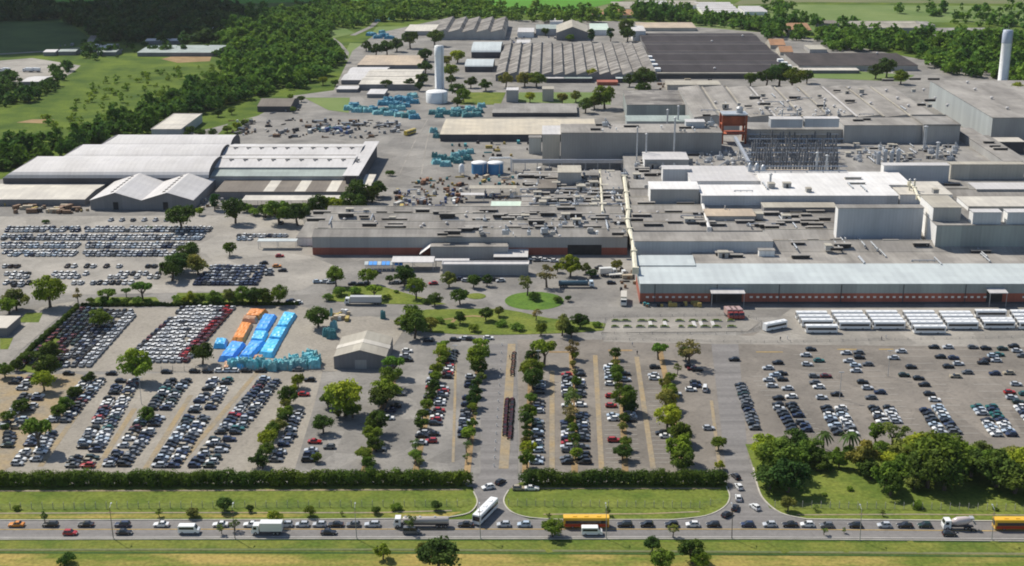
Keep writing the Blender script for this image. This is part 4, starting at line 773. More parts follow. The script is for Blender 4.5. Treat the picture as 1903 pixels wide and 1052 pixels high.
def scatter_units(x0, x1, y0, y1, z, n, where, seed):
    rr = random.Random(seed)
    for k in range(n):
        p = P(rr.uniform(x0, x1), rr.uniform(y0, y1), z); nm, me, lb, ct = KN[rr.choices(range(4), [3, 3, 3, 2])[0]]
        o = link(nm, me); o.location = (p.x, p.y, z - .1); o.rotation_euler.z = rr.choice([0, R(90)]); s = rr.uniform(.6, 1.15); o.scale = (s, s, s)
        tag(o, f'{lb} on {where}', ct, f'{ct}s on {where}')
scatter_units(975, 1160, 324, 388, 9.4, 110, 'the pipe-covered roof', 11)
scatter_units(1180, 1300, 300, 335, 9.2, 26, 'the grey roof behind the white roofs', 12)
scatter_units(1290, 1400, 280, 308, 9.2, 50, 'the grey deck below the red tower', 13)
scatter_units(1575, 1775, 272, 302, 9.2, 70, 'the deck behind the white-fronted block', 14)
scatter_units(1060, 1330, 233, 245, 22.5, 14, 'the long tall grey hall', 15)
scatter_units(1180, 1280, 345, 352, 11, 8, 'the grey-fronted block side', 16)
scatter_units(880, 1160, 395, 436, 10.2, 44, 'the broad works roof', 17)
scatter_units(1310, 1400, 396, 404, 10.4, 10, 'the grey roof field', 18)
scatter_units(1400, 1570, 205, 216, 16, 26, 'the front of the ribbed roofs', 19)
for k in range(9):
    ra = random.Random(k + 60); y = 250 + k * 8.5; a, b = P(1388 + ra.uniform(-3, 12), y, 9 + ra.uniform(2, 8)), P(1556 + ra.uniform(-10, 6), y + ra.uniform(-1, 1), 9 + 3)
    b.z = a.z; t = thing('pipe_run', f'grey pipe run across the stacks, {ORD[k]} from the back', 'pipe run', (a.x, a.y, 9), 0, 'pipe runs among the stacks'); m = MB(); L = b.x - a.x
    for d in (0, .7, 1.4): m.tube((0, d, a.z - 9), (L, d, a.z - 9), .22, n=5)
    m.build('pipe', 'galvanised', t)
    for q in range(6): m = MB(); m.box(L * (q + .5) / 6 - .2, L * (q + .5) / 6 + .2, -.2, 1.6, -.1, a.z - 9.2); m.build('post', 'steel', t)

scatter_huts(972, 1160, 322, 388, 9.6, 60, 'the pipe-covered roof', 31)
scatter_huts(600, 1155, 392, 437, 10.4, 46, 'the broad works roof', 32, (5, 1, 3))
scatter_huts(1180, 1550, 396, 428, 10.6, 34, 'the grey roof field', 33, (5, 2, 2))
scatter_huts(1450, 1735, 432, 466, 11.0, 16, 'the ridged grey roofs', 34, (4, 1, 3))
scatter_huts(1300, 1850, 472, 488, 9.5, 10, 'the grey flat roof strip', 35, (4, 1, 3))
scatter_huts(1575, 1780, 270, 302, 9.3, 30, 'the deck behind the white-fronted block', 36, (2, 4, 4))
scatter_huts(1300, 1740, 168, 215, 16.8, 34, 'the ribbed roofs', 37, (3, 2, 3))
scatter_huts(1180, 1300, 300, 336, 9.3, 14, 'the deck left of the white roofs', 38, (3, 3, 2))
scatter_huts(1380, 1770, 340, 360, 16.4, 9, 'the long white roof', 39, (1, 3, 3))
# ================================================================ VEGETATION
def leaf_cloud(rng, centers, radii, n, size, squash=1.0, up=0.25, lo=.55, hi=1.14, sc=.6):
    """leaf-sized quads over the skins of many clumps, facing outwards with scatter"""
    c = rng.integers(0, len(centers), n); u = rng.normal(size=(n, 3)); u /= np.linalg.norm(u, axis=1)[:, None]
    u[:, 2] = np.where(u[:, 2] < -.35, -u[:, 2], u[:, 2])
    rad = radii[c] * rng.uniform(lo, hi, n)
    pos = centers[c] + u * rad[:, None] * np.array([1, 1, squash])
    nn = u + rng.normal(scale=sc, size=(n, 3)); nn[:, 2] += up; nn /= np.linalg.norm(nn, axis=1)[:, None]
    t = np.cross(nn, rng.normal(size=(n, 3))); t /= np.linalg.norm(t, axis=1)[:, None]; b = np.cross(nn, t)
    s = (size * rng.uniform(.6, 1.3, n))[:, None]; k = rng.uniform(.55, 1, n)[:, None]
    q = np.stack([pos - t * s - b * s * k * .3, pos + b * s * k * -1, pos + t * s + b * s * .2, pos + b * s * k], 1)
    return q.reshape(-1, 3)
def quads_mesh(name, v, m):
    me = bpy.data.meshes.new(name); n = len(v) // 4
    me.vertices.add(len(v)); me.vertices.foreach_set('co', v.astype(np.float32).ravel())
    me.loops.add(len(v)); me.loops.foreach_set('vertex_index', np.arange(len(v), dtype=np.int32))
    me.polygons.add(n); me.polygons.foreach_set('loop_start', np.arange(0, len(v), 4, dtype=np.int32)); me.polygons.foreach_set('loop_total', np.full(n, 4, dtype=np.int32))
    me.materials.append(M[m]); me.update(calc_edges=True); return me
def crown(rng, kind):
    """unit crown, diameter 2; returns (centres, radii)"""
    if kind == 'round': n, e, z, r = 22, (.74, .74, .5), .98, (.18, .4)
    elif kind == 'flat': n, e, z, r = 12, (.72, .72, .16), 1.1, (.2, .36)
    elif kind == 'tall': n, e, z, r = 20, (.6, .6, .95), 1.42, (.2, .42)
    elif kind == 'bush': n, e, z, r = 9, (.66, .66, .2), .42, (.3, .42)
    else: n, e, z, r = 9, (.7, .7, .5), 1.2, (.22, .36)      # sparse
    u = rng.normal(size=(n, 3)); u /= np.linalg.norm(u, axis=1)[:, None]; u *= rng.uniform(.45, 1, n)[:, None] ** .5
    c = u * np.array(e); c[:, 2] += z; c[0] = (0, 0, z + e[2] * .4)
    return c, rng.uniform(*r, n), z
TREES = {}
NLEAF = {'round': 2600, 'flat': 2000, 'tall': 2600, 'bush': 1300, 'sparse': 650}
def tree_variant(kind, i):
    rng = np.random.default_rng(hash_(kind) + i * 17)
    c, r, z = crown(rng, kind)
    v = leaf_cloud(rng, c, r, NLEAF[kind], .072 if kind != 'sparse' else .07, .85)
    me = quads_mesh('crown', v, 'leaf')
    mb = MB(); h = z
    lean = rng.uniform(-.1, .1, 2); top = Vector((lean[0], lean[1], h * .62)); rt = .075 if kind != 'bush' else .05
    mb.tube((0, 0, -.05), top, rt * 1.25, rt * .75, 7)
    for j in range(min(6, len(c))): mb.tube(top * (.75 + .04 * j), Vector(c[j]) * .96, rt * .55, rt * .2, 5)
    return me, mb.mesh('trunk', ['bark'])
def hash_(s): return sum((i + 1) * ord(ch) for i, ch in enumerate(s))
def palm_variant(i):
    rng = np.random.default_rng(90 + i); mb = MB(); mb.tube((0, 0, -.05), (.08, .05, 2.0), .09, .06, 7); tr = mb.mesh('trunk', ['bark'])
    mb = MB()
    for k in range(15):
        a = k * 2.399; el = rng.uniform(.1, .9); p0 = Vector((.08, .05, 2.0)); d = Vector((math.cos(a), math.sin(a), 0)); w_ = Vector((-d.y, d.x, 0)) * .11
        pts = [p0 + d * (1.05 * s) + Vector((0, 0, el * s - 1.25 * s * s)) for s in (0, .3, .6, .85, 1)]
        for j in range(4):
            ws = [.4, 1.1, 1, .7, .1]
            mb.add([pts[j] + w_ * ws[j], pts[j], pts[j + 1], pts[j + 1] + w_ * ws[j + 1]], [(0, 1, 2, 3)]); mb.add([pts[j] - w_ * ws[j] - Vector((0, 0, .05)), pts[j], pts[j + 1], pts[j + 1] - w_ * ws[j + 1] - Vector((0, 0, .05))], [(3, 2, 1, 0)])
    return mb.mesh('crown', ['leaf']), tr
for kd, nv in (('round', 5), ('flat', 3), ('tall', 3), ('bush', 3), ('sparse', 3)): TREES[kd] = [tree_variant(kd, i) for i in range(nv)]
TREES['palm'] = [palm_variant(i) for i in range(2)]
HC = {'round': .98, 'flat': 1.1, 'tall': 1.42, 'bush': .42, 'sparse': 1.2, 'palm': 1.9}
SH = {'r': ('round', 'mid green round', (.085, .128, .022)), 'd': ('round', 'dark green', (.046, .08, .02)), 'l': ('round', 'bright green', (.145, .19, .024)), 'o': ('round', 'olive green', (.125, .14, .04)),
      'f': ('flat', 'flat-topped green', (.085, .14, .028)), 'F': ('flat', 'flat-topped bright', (.12, .195, .03)), 't': ('tall', 'tall dark', (.034, .08, .024)), 'T': ('tall', 'tall green', (.07, .125, .026)), 'b': ('bush', 'bushy green', (.09, .15, .03)), 'B': ('bush', 'bushy dark', (.04, .085, .022)),
      's': ('sparse', 'thin open', (.09, .125, .04)), 'S': ('sparse', 'thin brownish', (.12, .11, .055)), 'p': ('palm', 'dark feathery palm', (.035, .07, .026)), 'y': ('round', 'yellow-green', (.19, .225, .025))}
tree_rng = random.Random(8)
def plant(zone, lst, sortkey, phrase, group):
    """each tree its own object: Empty > trunk, crown. phrase says how to count along the zone"""
    rows = sorted(lst, key=sortkey)
    if zone in ('s1', 's2', 's3', 's4', 's5', 's6', 's7', 'left'):        # the rows stand nearly closed: young trees between the big ones
        ex = []
        for a, b in zip(rows[:-1], rows[1:]):
            gap = abs(a[1] - b[1]); nn = int(gap // 13)
            for i in range(1, nn):
                if tree_rng.random() < .7: u = i / nn; ex.append((a[0] + (b[0] - a[0]) * u + tree_rng.uniform(-4, 4), a[1] + (b[1] - a[1]) * u, tree_rng.uniform(15, 24), tree_rng.choice('rrdlso')))
        rows = sorted(rows + ex, key=sortkey)
    for k, (cx, cy, wpx, ty) in enumerate(rows):
        kd, adj, col = SH[ty]
        Rm = wpx / scale_at(cy + 10) / 2
        hc = HC[kd] * Rm
        wpx *= 1.14 if zone not in ('tower', 'saw', 'sheds', 'clump') else 1.4 if zone != 'clump' else 1.14
        for _ in range(3): p = P(cx, cy, hc); Rm = wpx / (FPX / math.hypot(p.y, CAMH)) / 2; hc = HC[kd] * Rm
        p = P(cx, cy, hc)
        nm = 'palm_tree' if kd == 'palm' else 'shrub' if kd == 'bush' else 'tree'
        t = thing(nm, f'{adj} {"" if kd == "palm" else "shrub" if kd == "bush" else "tree"}, '.replace('  ', ' ').replace(' ,', ',') + phrase.format(ORD[k]), 'palm' if kd == 'palm' else 'shrub' if kd == 'bush' else 'tree', (p.x, p.y, 0), tree_rng.uniform(0, 6.28), group)
        t.scale = (Rm * tree_rng.uniform(.85, 1.15), Rm * tree_rng.uniform(.85, 1.15), Rm * tree_rng.uniform(.85, 1.15) * (.9 if zone == 'clump' else 1))
        cm, tm = tree_rng.choice(TREES[kd])
        o = link('crown', cm, t); j = tree_rng.uniform(1.3, 1.9); o.color = (col[0] * j * tree_rng.uniform(.9, 1.12), col[1] * j, col[2] * j, 1)
        link('trunk', tm, t)
byx = lambda q: q[0]; up = lambda q: -q[1]; down = lambda q: q[1]
G1 = 'trees along the main road'
plant('verge', [(29, 946, 18, 'b'), (82, 958, 22, 's'), (295, 949, 20, 's'), (358, 950, 24, 'o'), (416, 933, 34, 'd'), (464, 944, 16, 'd'), (576, 949, 22, 'r'), (635, 954, 9, 's'), (698, 946, 18, 'd'), (737, 944, 26, 'b'), (811, 938, 22, 'd'), (1020, 956, 12, 's'), (1130, 948, 18, 's'), (1465, 936, 28, 'o'), (1515, 941, 14, 's'), (1641, 951, 14, 's'), (1703, 939, 28, 'b'), (1850, 945, 16, 'b')], byx, '{0} from the left on the verge above the road', G1)
plant('roadside', [(411, 982, 18, 's'), (435, 972, 24, 's'), (511, 962, 30, 'l'), (766, 972, 28, 's'), (1027, 978, 40, 'r'), (1251, 983, 24, 's'), (1532, 986, 14, 's'), (1569, 984, 12, 's')], byx, '{0} from the left standing at the near road edge', G1)
plant('front', [(121, 1040, 38, 'B'), (711, 1024, 30, 'l'), (816, 1030, 70, 'd'), (786, 1022, 30, 'o'), (1213, 1010, 34, 'd'), (1232, 1036, 44, 'r'), (1287, 1024, 46, 'd'), (1302, 1040, 36, 'r')], byx, '{0} from the left on the front meadow', 'trees on the front meadow')
plant('clump', [(1443, 838, 84, 'r'), (1424, 822, 56, 'l'), (1478, 818, 56, 'd'), (1508, 834, 56, 'r'), (1466, 872, 84, 'd'), (1431, 878, 60, 'd'), (1533, 804, 34, 'p'), (1582, 803, 42, 'p'), (1600, 840, 58, 'o'), (1605, 856, 46, 'd'), (1629, 797, 36, 'T'), (1662, 800, 54, 's'), (1646, 880, 54, 'r'), (1656, 898, 48, 'd'), (1680, 836, 48, 'o'), (1682, 864, 46, 'r'), (1722, 824, 80, 'l'), (1742, 842, 100, 'r'), (1766, 824, 66, 'r'), (1728, 866, 80, 'd'), (1758, 876, 70, 'd'), (1792, 844, 58, 'l'), (1700, 893, 34, 'o'), (1857, 862, 84, 'd'), (1842, 850, 74, 'r'), (1885, 841, 48, 'o'), (1890, 878, 76, 'd'), (1905, 858, 54, 'l'), (1767, 893, 18, 's'), (1533, 918, 14, 'b'), (1577, 908, 16, 'b'), (1551, 842, 28, 'l'), (1487, 845, 50, 'r'), (1450, 895, 50, 'B'), (1520, 855, 40, 'd'), (1573, 838, 34, 'b'), (1560, 852, 34, 'r'), (1620, 870, 40, 'd'), (1625, 838, 40, 'b'), (1655, 850, 44, 'l'), (1700, 872, 50, 'r'), (1808, 858, 56, 'd'), (1825, 838, 50, 'o'), (1540, 868, 30, 'B'), (1640, 828, 36, 'b'), (1930, 880, 70, 'r')], byx, '{0} from the left in the clump beside the right gate', 'tree clump beside the right gate')
L1 = 'tree rows of the car parks'
plant('s1', [(640, 735, 74, 'l'), (609, 741, 34, 'd'), (600, 784, 42, 'd'), (732, 673, 48, 'F'), (727, 697, 48, 'r'), (716, 719, 58, 'r'), (711, 736, 46, 'd'), (700, 783, 44, 'd'), (692, 805, 42, 'r'), (679, 843, 36, 'r'), (697, 824, 32, 'd'), (628, 766, 20, 'o'), (655, 760, 34, 'r'), (685, 860, 26, 'r')], up, '{0} up from the hedge in the row by the tent shed', L1)
plant('s2', [(825, 639, 28, 'F'), (822, 655, 30, 'l'), (812, 682, 26, 'r'), (810, 698, 26, 'r'), (806, 718, 28, 'd'), (793, 751, 28, 'r'), (785, 768, 26, 'd'), (782, 784, 28, 'd'), (772, 822, 28, 's'), (773, 844, 30, 'r'), (800, 734, 22, 'd'), (779, 858, 22, 's')], up, '{0} from the hedge in the second row from the tent shed', L1)
plant('s3', [(894, 636, 34, 'F'), (889, 664, 50, 'r'), (889, 680, 34, 'd'), (894, 700, 20, 'o'), (883, 726, 26, 'd'), (881, 742, 30, 'd'), (883, 769, 12, 's'), (870, 804, 28, 'l'), (867, 828, 22, 's'), (867, 850, 16, 's'), (886, 712, 20, 'd')], up, '{0} from the hedge in the row left of the gate lane', L1)
plant('s4', [(1011, 649, 54, 'F'), (990, 660, 32, 'd'), (987, 684, 46, 'r'), (990, 703, 40, 'd'), (982, 764, 32, 'r'), (979, 780, 28, 'd'), (982, 832, 34, 'l'), (979, 853, 34, 'r'), (986, 738, 24, 'r'), (980, 806, 22, 'd')], up, '{0} up from the hedge in the row right of the motorcycles', L1)
plant('s5', [(1064, 644, 36, 'S'), (1072, 708, 22, 'r'), (1059, 740, 40, 's'), (1058, 764, 34, 'S'), (1064, 793, 24, 'r'), (1067, 814, 24, 'r'), (1070, 840, 28, 'l'), (1068, 690, 16, 's'), (1064, 725, 26, 's')], up, '{0} up from the hedge in the second row from the motorcycles', L1)
plant('s6', [(1144, 656, 24, 'd'), (1146, 690, 26, 'r'), (1147, 702, 24, 'r'), (1160, 741, 48, 'r'), (1171, 753, 32, 'd'), (1160, 777, 22, 'd'), (1158, 838, 36, 'd'), (1162, 824, 26, 'r'), (1150, 720, 18, 'd')], up, '{0} up from the hedge in the third row from the motorcycles', L1)
plant('s7', [(1224, 648, 36, 'F'), (1280, 646, 54, 'S'), (1237, 712, 28, 'o'), (1245, 724, 28, 'r'), (1240, 741, 38, 'o'), (1248, 758, 26, 'l'), (1241, 774, 46, 'y'), (1267, 804, 42, 'r'), (1264, 834, 58, 'l'), (1269, 852, 50, 'r'), (1256, 800, 32, 'd'), (1336, 824, 26, 'r'), (1338, 862, 22, 'y'), (1275, 656, 26, 'd')], up, '{0} up from the hedge in the fourth row from the motorcycles', L1)
plant('left', [(535, 736, 36, 'd'), (554, 708, 26, 'r'), (530, 762, 28, 'r'), (517, 788, 32, 'o'), (498, 814, 38, 'l'), (478, 851, 32, 'd'), (495, 833, 32, 'r'), (589, 849, 20, 'r'), (505, 800, 30, 'r'), (488, 858, 26, 'd'), (524, 774, 20, 'd')], up, '{0} from the hedge in the slanting row by the sandy lot', L1)
plant('lot', [(185, 591, 38, 'r'), (375, 655, 42, 'd'), (252, 681, 58, 'l'), (85, 650, 50, 'd'), (87, 680, 48, 'd'), (80, 704, 46, 'l'), (164, 700, 24, 'd'), (144, 724, 22, 'd'), (123, 745, 36, 'r'), (108, 764, 26, 'r'), (38, 750, 30, 'd'), (15, 770, 28, 'r'), (8, 686, 32, 'r'), (272, 768, 34, 'r'), (69, 798, 70, 'f'), (10, 792, 18, 'd'), (135, 730, 24, 'd'), (52, 660, 26, 'd'), (30, 678, 22, 'd')], byx, '{0} from the left among the slanting car lots', 'trees in the left car lots')
plant('upper', [(90, 540, 60, 'l'), (28, 553, 46, 'o'), (15, 566, 34, 'l'), (144, 548, 26, 'S'), (198, 542, 36, 'f'), (264, 535, 42, 'f'), (234, 541, 20, 'f'), (340, 555, 30, 'b'), (362, 555, 30, 'b'), (388, 555, 30, 'b'), (412, 556, 30, 'b'), (440, 556, 30, 'b'), (465, 556, 28, 'b'), (190, 559, 26, 'b'), (210, 560, 26, 'b'), (252, 561, 26, 'b'), (350, 552, 26, 'l'), (375, 549, 28, 'b'), (400, 547, 30, 'r'), (425, 549, 28, 'o'), (450, 544, 36, 'r'), (475, 545, 40, 'd'), (518, 547, 38, 'r'), (488, 546, 36, 'd'), (170, 558, 20, 'b'), (230, 560, 22, 'b'), (275, 560, 22, 'b'), (330, 556, 22, 'b'), (500, 553, 24, 'r')], byx, '{0} from the left in the belt above the slanting lots', 'tree belt above the left lots')
plant('park', [(767, 586, 50, 'r'), (770, 604, 48, 'd'), (855, 590, 24, 'd'), (903, 583, 26, 'd'), (927, 577, 22, 'o'), (996, 581, 24, 'S'), (1045, 604, 38, 'o'), (1078, 594, 32, 'd'), (855, 548, 34, 'd'), (808, 553, 30, 'd'), (773, 535, 38, 'r'), (590, 584, 48, 'd'), (634, 543, 30, 'b'), (660, 541, 26, 'b'), (696, 537, 32, 'F'), (737, 541, 14, 'b'), (980, 528, 34, 's'), (1016, 507, 42, 'S'), (990, 553, 28, 'B'), (1038, 556, 24, 'b'), (1056, 553, 14, 'd'), (800, 603, 26, 'o'), (820, 596, 20, 'b'), (930, 600, 30, 'b'), (960, 607, 30, 'b'), (1005, 610, 26, 'r'), (880, 612, 26, 'b'), (1062, 614, 26, 'd'), (1110, 604, 20, 'b'), (745, 596, 26, 'r'), (790, 560, 18, 'b'), (840, 605, 18, 'B'), (612, 552, 26, 'b'), (720, 552, 20, 'b')], byx, '{0} from the left in the garden and roundabout islands', 'garden trees')
plant('gatehouse', [(624, 514, 36, 'r'), (685, 511, 36, 'r'), (752, 509, 42, 'd'), (834, 517, 34, 'o'), (724, 516, 18, 'd'), (1060, 494, 40, 'l'), (1088, 496, 24, 'o'), (1146, 491, 24, 'o'), (1036, 496, 20, 'r'), (880, 521, 26, 'd'), (905, 520, 22, 'd'), (1100, 505, 20, 'd')], byx, '{0} from the left in front of the office block', 'trees by the office block')
plant('sheds', [(85, 412, 12, 'B'), (336, 401, 42, 'd'), (436, 390, 38, 'd'), (459, 386, 26, 'b'), (370, 391, 14, 'l'), (398, 371, 20, 't'), (426, 460, 24, 'r'), (350, 466, 30, 'd'), (334, 480, 38, 'd'), (318, 497, 38, 'd'), (326, 488, 36, 'd'), (367, 486, 38, 'o'), (280, 424, 10, 'b'), (518, 389, 42, 'r'), (552, 394, 38, 'd'), (624, 378, 34, 'l'), (660, 377, 38, 'd'), (665, 353, 34, 'd'), (700, 348, 28, 'd'), (590, 382, 34, 'd'), (724, 323, 16, 'B'), (492, 388, 24, 'd'), (470, 394, 24, 'b'), (500, 393, 26, 'b'), (535, 396, 26, 'b'), (570, 390, 28, 'b'), (610, 384, 26, 'b'), (638, 382, 26, 'B'), (680, 368, 30, 'B'), (692, 360, 26, 'd'), (605, 376, 20, 'l'), (646, 366, 24, 'd')], byx, '{0} from the left around the white sheds', 'trees around the sheds')
plant('tower', [(783, 143, 22, 'd'), (790, 122, 22, 'd'), (808, 68, 26, 'd'), (762, 73, 24, 'd'), (737, 81, 22, 'd'), (698, 89, 22, 'd'), (719, 86, 24, 'd'), (719, 154, 18, 'd'), (760, 153, 18, 'd'), (850, 102, 22, 'l'), (837, 127, 24, 'r'), (875, 151, 18, 'd'), (903, 154, 22, 'd'), (850, 164, 24, 'd'), (862, 176, 22, 'r'), (790, 100, 20, 'd'), (779, 160, 14, 'd'), (680, 84, 16, 'd'), (838, 148, 16, 'd'), (850, 186, 18, 'd'), (830, 112, 18, 'o')], byx, '{0} from the left around the left water tower', 'trees around the left water tower')
plant('saw', [(975, 145, 24, 'o'), (997, 144, 26, 'r'), (940, 147, 22, 'o'), (1099, 135, 20, 'y'), (1199, 144, 34, 'd'), (1194, 163, 24, 'd'), (1170, 148, 20, 'd'), (1124, 179, 34, 'r'), (1088, 194, 24, 'd'), (1105, 187, 24, 'd'), (1070, 178, 18, 'o'), (1099, 64, 14, 't'), (1135, 63, 14, 't'), (1165, 48, 26, 'd'), (1166, 62, 22, 'd'), (1449, 138, 34, 'd'), (1474, 143, 34, 'r'), (1425, 142, 26, 'd'), (1649, 124, 30, 'd'), (1628, 132, 22, 'd'), (1890, 178, 40, 'l'), (1395, 146, 22, 'd'), (1060, 68, 12, 'r'), (1014, 58, 12, 'd'), (985, 180, 16, 'y'), (1045, 182, 16, 'o'), (1500, 140, 22, 'd'), (1675, 140, 24, 'r'), (1860, 172, 14, 'd')], byx, '{0} from the left around the back halls', 'trees around the back halls')
plant('yard', [(422, 238, 16, 'r'), (440, 232, 18, 'l'), (455, 228, 14, 'd'), (395, 246, 16, 'd'), (352, 240, 20, 'd'), (372, 246, 20, 'd'), (560, 182, 14, 'd'), (545, 203, 12, 'r'), (345, 252, 16, 'd'), (540, 178, 14, 'l'), (430, 205, 14, 'r'), (405, 208, 16, 'd'), (622, 152, 14, 'd'), (600, 148, 18, 'l')], byx, '{0} from the left around the far equipment yard', 'trees around the equipment yard')
# ---- woods that read as one mass
def poly_points(pts, spacing, rng):
    q = np.array([[P(a, b).x, P(a, b).y] for a, b in pts]); lo, hi = q.min(0), q.max(0)
    n = int((hi - lo).prod() / spacing ** 2); s = rng.uniform(lo, hi, (n, 2)); ins = np.zeros(n, bool); j = len(q) - 1
    for i in range(len(q)):
        c = ((q[i, 1] > s[:, 1]) != (q[j, 1] > s[:, 1])) & (s[:, 0] < (q[j, 0] - q[i, 0]) * (s[:, 1] - q[i, 1]) / (q[j, 1] - q[i, 1] + 1e-9) + q[i, 0]); ins ^= c; j = i
    return s[ins]
def wood(label, polys, spacing, rad, col, nq, seed, size=.22, gap=0.0):
    rng = np.random.default_rng(seed); vs = []
    base = []
    for i in range(6):
        c, r, z = crown(rng, 'round' if i % 3 else 'tall'); base.append(leaf_cloud(rng, c, r * 1.12, nq, size))
    for pl in polys:
        for x, y in poly_points(pl, spacing, rng):
            if rng.uniform() < gap: continue
            s = rad * rng.uniform(.45, 1.45); a = rng.uniform(0, 6.28); v = base[rng.integers(6)]
            k, q = math.cos(a), math.sin(a)
            vs.append(np.stack([(v[:, 0] * k - v[:, 1] * q) * s + x, (v[:, 0] * q + v[:, 1] * k) * s + y, v[:, 2] * s * rng.uniform(.8, 1.1) - .25 * s], 1))
    if not vs: return
    o = link('woodland', quads_mesh('woodland', np.concatenate(vs), 'leaf')); o.color = (col[0] * 2.25, col[1] * 2.2, col[2] * 1.5, 1)
    return tag(o, label, 'woodland', kind='stuff')
wood('dark dense wood in the upper left behind the green field', [[(-60, 2), (88, 2), (100, 38), (-60, 44)], [(88, 22), (160, 14), (300, 8), (380, 6), (470, 20), (420, 66), (400, 80), (250, 82), (180, 78), (165, 60), (120, 42)]], 9.5, 6.5, (.026, .05, .026), 70, 1, .3)
wood('broad mid green wood between the field and the equipment yard', [[(400, 70), (470, 30), (560, 24), (640, 10), (655, 42), (610, 62), (600, 75), (632, 95), (637, 112), (600, 145), (560, 165), (480, 176), (420, 180), (410, 120), (470, 118), (420, 95)]], 8.0, 5.8, (.05, .098, .026), 90, 2, .27)
wood('dark wood strip along the back of the arched warehouse', [[(-80, 308), (0, 289), (60, 269), (120, 260), (210, 231), (290, 199), (350, 163), (420, 152), (500, 150), (490, 178), (420, 198), (380, 214), (300, 222), (278, 250), (205, 270), (130, 288), (60, 312), (-20, 330), (-80, 334)]], 7.0, 5.0, (.038, .078, .022), 130, 3, .24)
wood('loose tree belt at the top edge behind the works', [[(500, 10), (860, 8), (990, 24), (1160, 22), (1180, 34), (1080, 46), (830, 34), (700, 42), (640, 60), (640, 20)]], 10, 6, (.06, .11, .03), 60, 4, .3, gap=.25)
wood('tree line behind the dark-roofed halls', [[(1175, 20), (1240, 20), (1300, 32), (1440, 44), (1480, 40), (1500, 46), (1440, 62), (1330, 52), (1240, 40), (1180, 40)], [(1420, 55), (1480, 60), (1500, 80), (1420, 78)]], 9, 6, (.04, .085, .024), 70, 5, .28)
wood('wide wood behind the right water tower', [[(1500, 62), (1580, 58), (1600, 70), (1760, 74), (1850, 74), (2150, 64), (2200, 190), (1960, 200), (1850, 148), (1750, 136), (1712, 120), (1700, 98), (1540, 96)]], 8.5, 5.8, (.05, .098, .026), 90, 6, .27, gap=.1)
wood('scattered trees in the far right scrub', [[(1440, 36), (1560, 40), (1600, 40), (1590, 50), (1480, 50)], [(1640, 20), (2100, 16), (2100, 50), (1860, 56), (1740, 40)], [(1420, 8), (1500, 14), (1470, 30), (1410, 28)]], 16, 6, (.05, .10, .028), 60, 7, .3, gap=.3)
wood('trees around the pale truck park at the left edge', [[(-40, 145), (30, 140), (45, 165), (80, 170), (105, 128), (132, 124), (128, 152), (100, 176), (40, 196), (-40, 205)]], 8, 4, (.028, .06, .022), 90, 8, .27, gap=.25)
wood('scrub and bushes on the left field', [[(60, 240), (130, 180), (200, 150), (330, 130), (420, 118), (480, 118), (420, 140), (330, 165), (260, 210), (180, 250)]], 11, 2.6, (.075, .12, .028), 60, 9, .28, gap=.3)
wood('trees along the country road at the far left', [[(150, 80), (260, 84), (400, 84), (480, 76), (480, 118), (410, 112), (400, 98), (250, 104), (160, 116), (150, 100), (170, 96)]], 11, 4.5, (.03, .062, .024), 70, 10, .3, gap=.35)
# ---- clipped hedges
def hedge(label, pts, width, h, col, seed, dens=30):
    rng = np.random.default_rng(seed); vs = []
    q = [P(a, b) for a, b in pts]
    for a, b in zip(q[:-1], q[1:]):
        L = (b - a).length; d = (b - a) / L; nr = Vector((-d.y, d.x, 0)); n = int(L / 1.5)
        c = np.array([list(a + d * (i + .5) * L / n + nr * rng.uniform(-.25, .25) * width) for i in range(n)])
        wv = .5 + .5 * np.sin(np.arange(n) * .33 + 2 * np.sin(np.arange(n) * .11)); c[:, 2] = h * (rng.uniform(.34, .56, n) + .1 * wv); r = np.full(n, .5 * h) * rng.uniform(.8, 1.1, n)
        c2 = c.copy(); c2[:, 2] = h * .3
        vs.append(leaf_cloud(rng, np.concatenate([c, c2]), np.concatenate([r, r]) * .8, int(n * 60), .75, 1.0, .3, .8, .95, .15))
        vs.append(leaf_cloud(rng, np.concatenate([c, c2]), np.concatenate([r, r * .95]), int(n * 2 * dens * h), .26, 1.0, .3, .84, 1.03, .4))
    o = link('hedge', quads_mesh('hedge', np.concatenate(vs), 'leaf')); o.color = (*col, 1); return tag(o, label, 'hedge')
hedge('long tall hedge along the left car lots above the road', [(-60, 903), (872, 900)], 3.0, 4.9, (.085, .135, .022), 1)
hedge('tall hedge between the two gates above the road', [(972, 900), (1345, 901)], 3.0, 4.9, (.065, .108, .022), 2)
hedge('low hedge beside the left lane', [(18, 688), (146, 572)], 1.6, 2.2, (.07, .12, .028), 3)
hedge('low hedge along the back of the dark car lot', [(150, 570), (330, 569), (555, 567)], 1.4, 1.6, (.05, .09, .025), 4)
# ---- fences and poles
mb = MB(); mb.box(-.07, .07, -.07, .07, 0, 2.1); mb.tube((0, 0, 2.0), (0, .35, 2.35), .05, n=4); postm = mb.mesh('post', ['pole_concrete'])
def fence(label, pts, every=2.6, wire=True, h=1.8):
    q = [P(a, b) for a, b in pts]; t = thing('wire_fence', label, 'fence', (q[0].x, q[0].y, 0)); o0 = q[0].copy(); m = MB(); n_ = 0
    for a, b in zip(q[:-1], q[1:]):
        L = (b - a).length; n = max(1, int(L / every))
        for i in range(n):
            v = a.lerp(b, i / n) - o0; o = link('post', postm, t); o.location = v; o.scale = (1, 1, h / 1.8)
        for zz in np.arange(.3, h + .01, .35): m.tube(a - o0 + Vector((0, 0, zz)), b - o0 + Vector((0, 0, zz)), .02, n=3)
    m.build('wire', 'steel_dark', t); return t
fence('wire fence with concrete posts on the left road verge', [(-60, 948), (850, 942), (878, 936)], 3.0)
fence('wire fence with concrete posts between the two gates', [(945, 941), (1300, 945), (1340, 936)], 2.6)
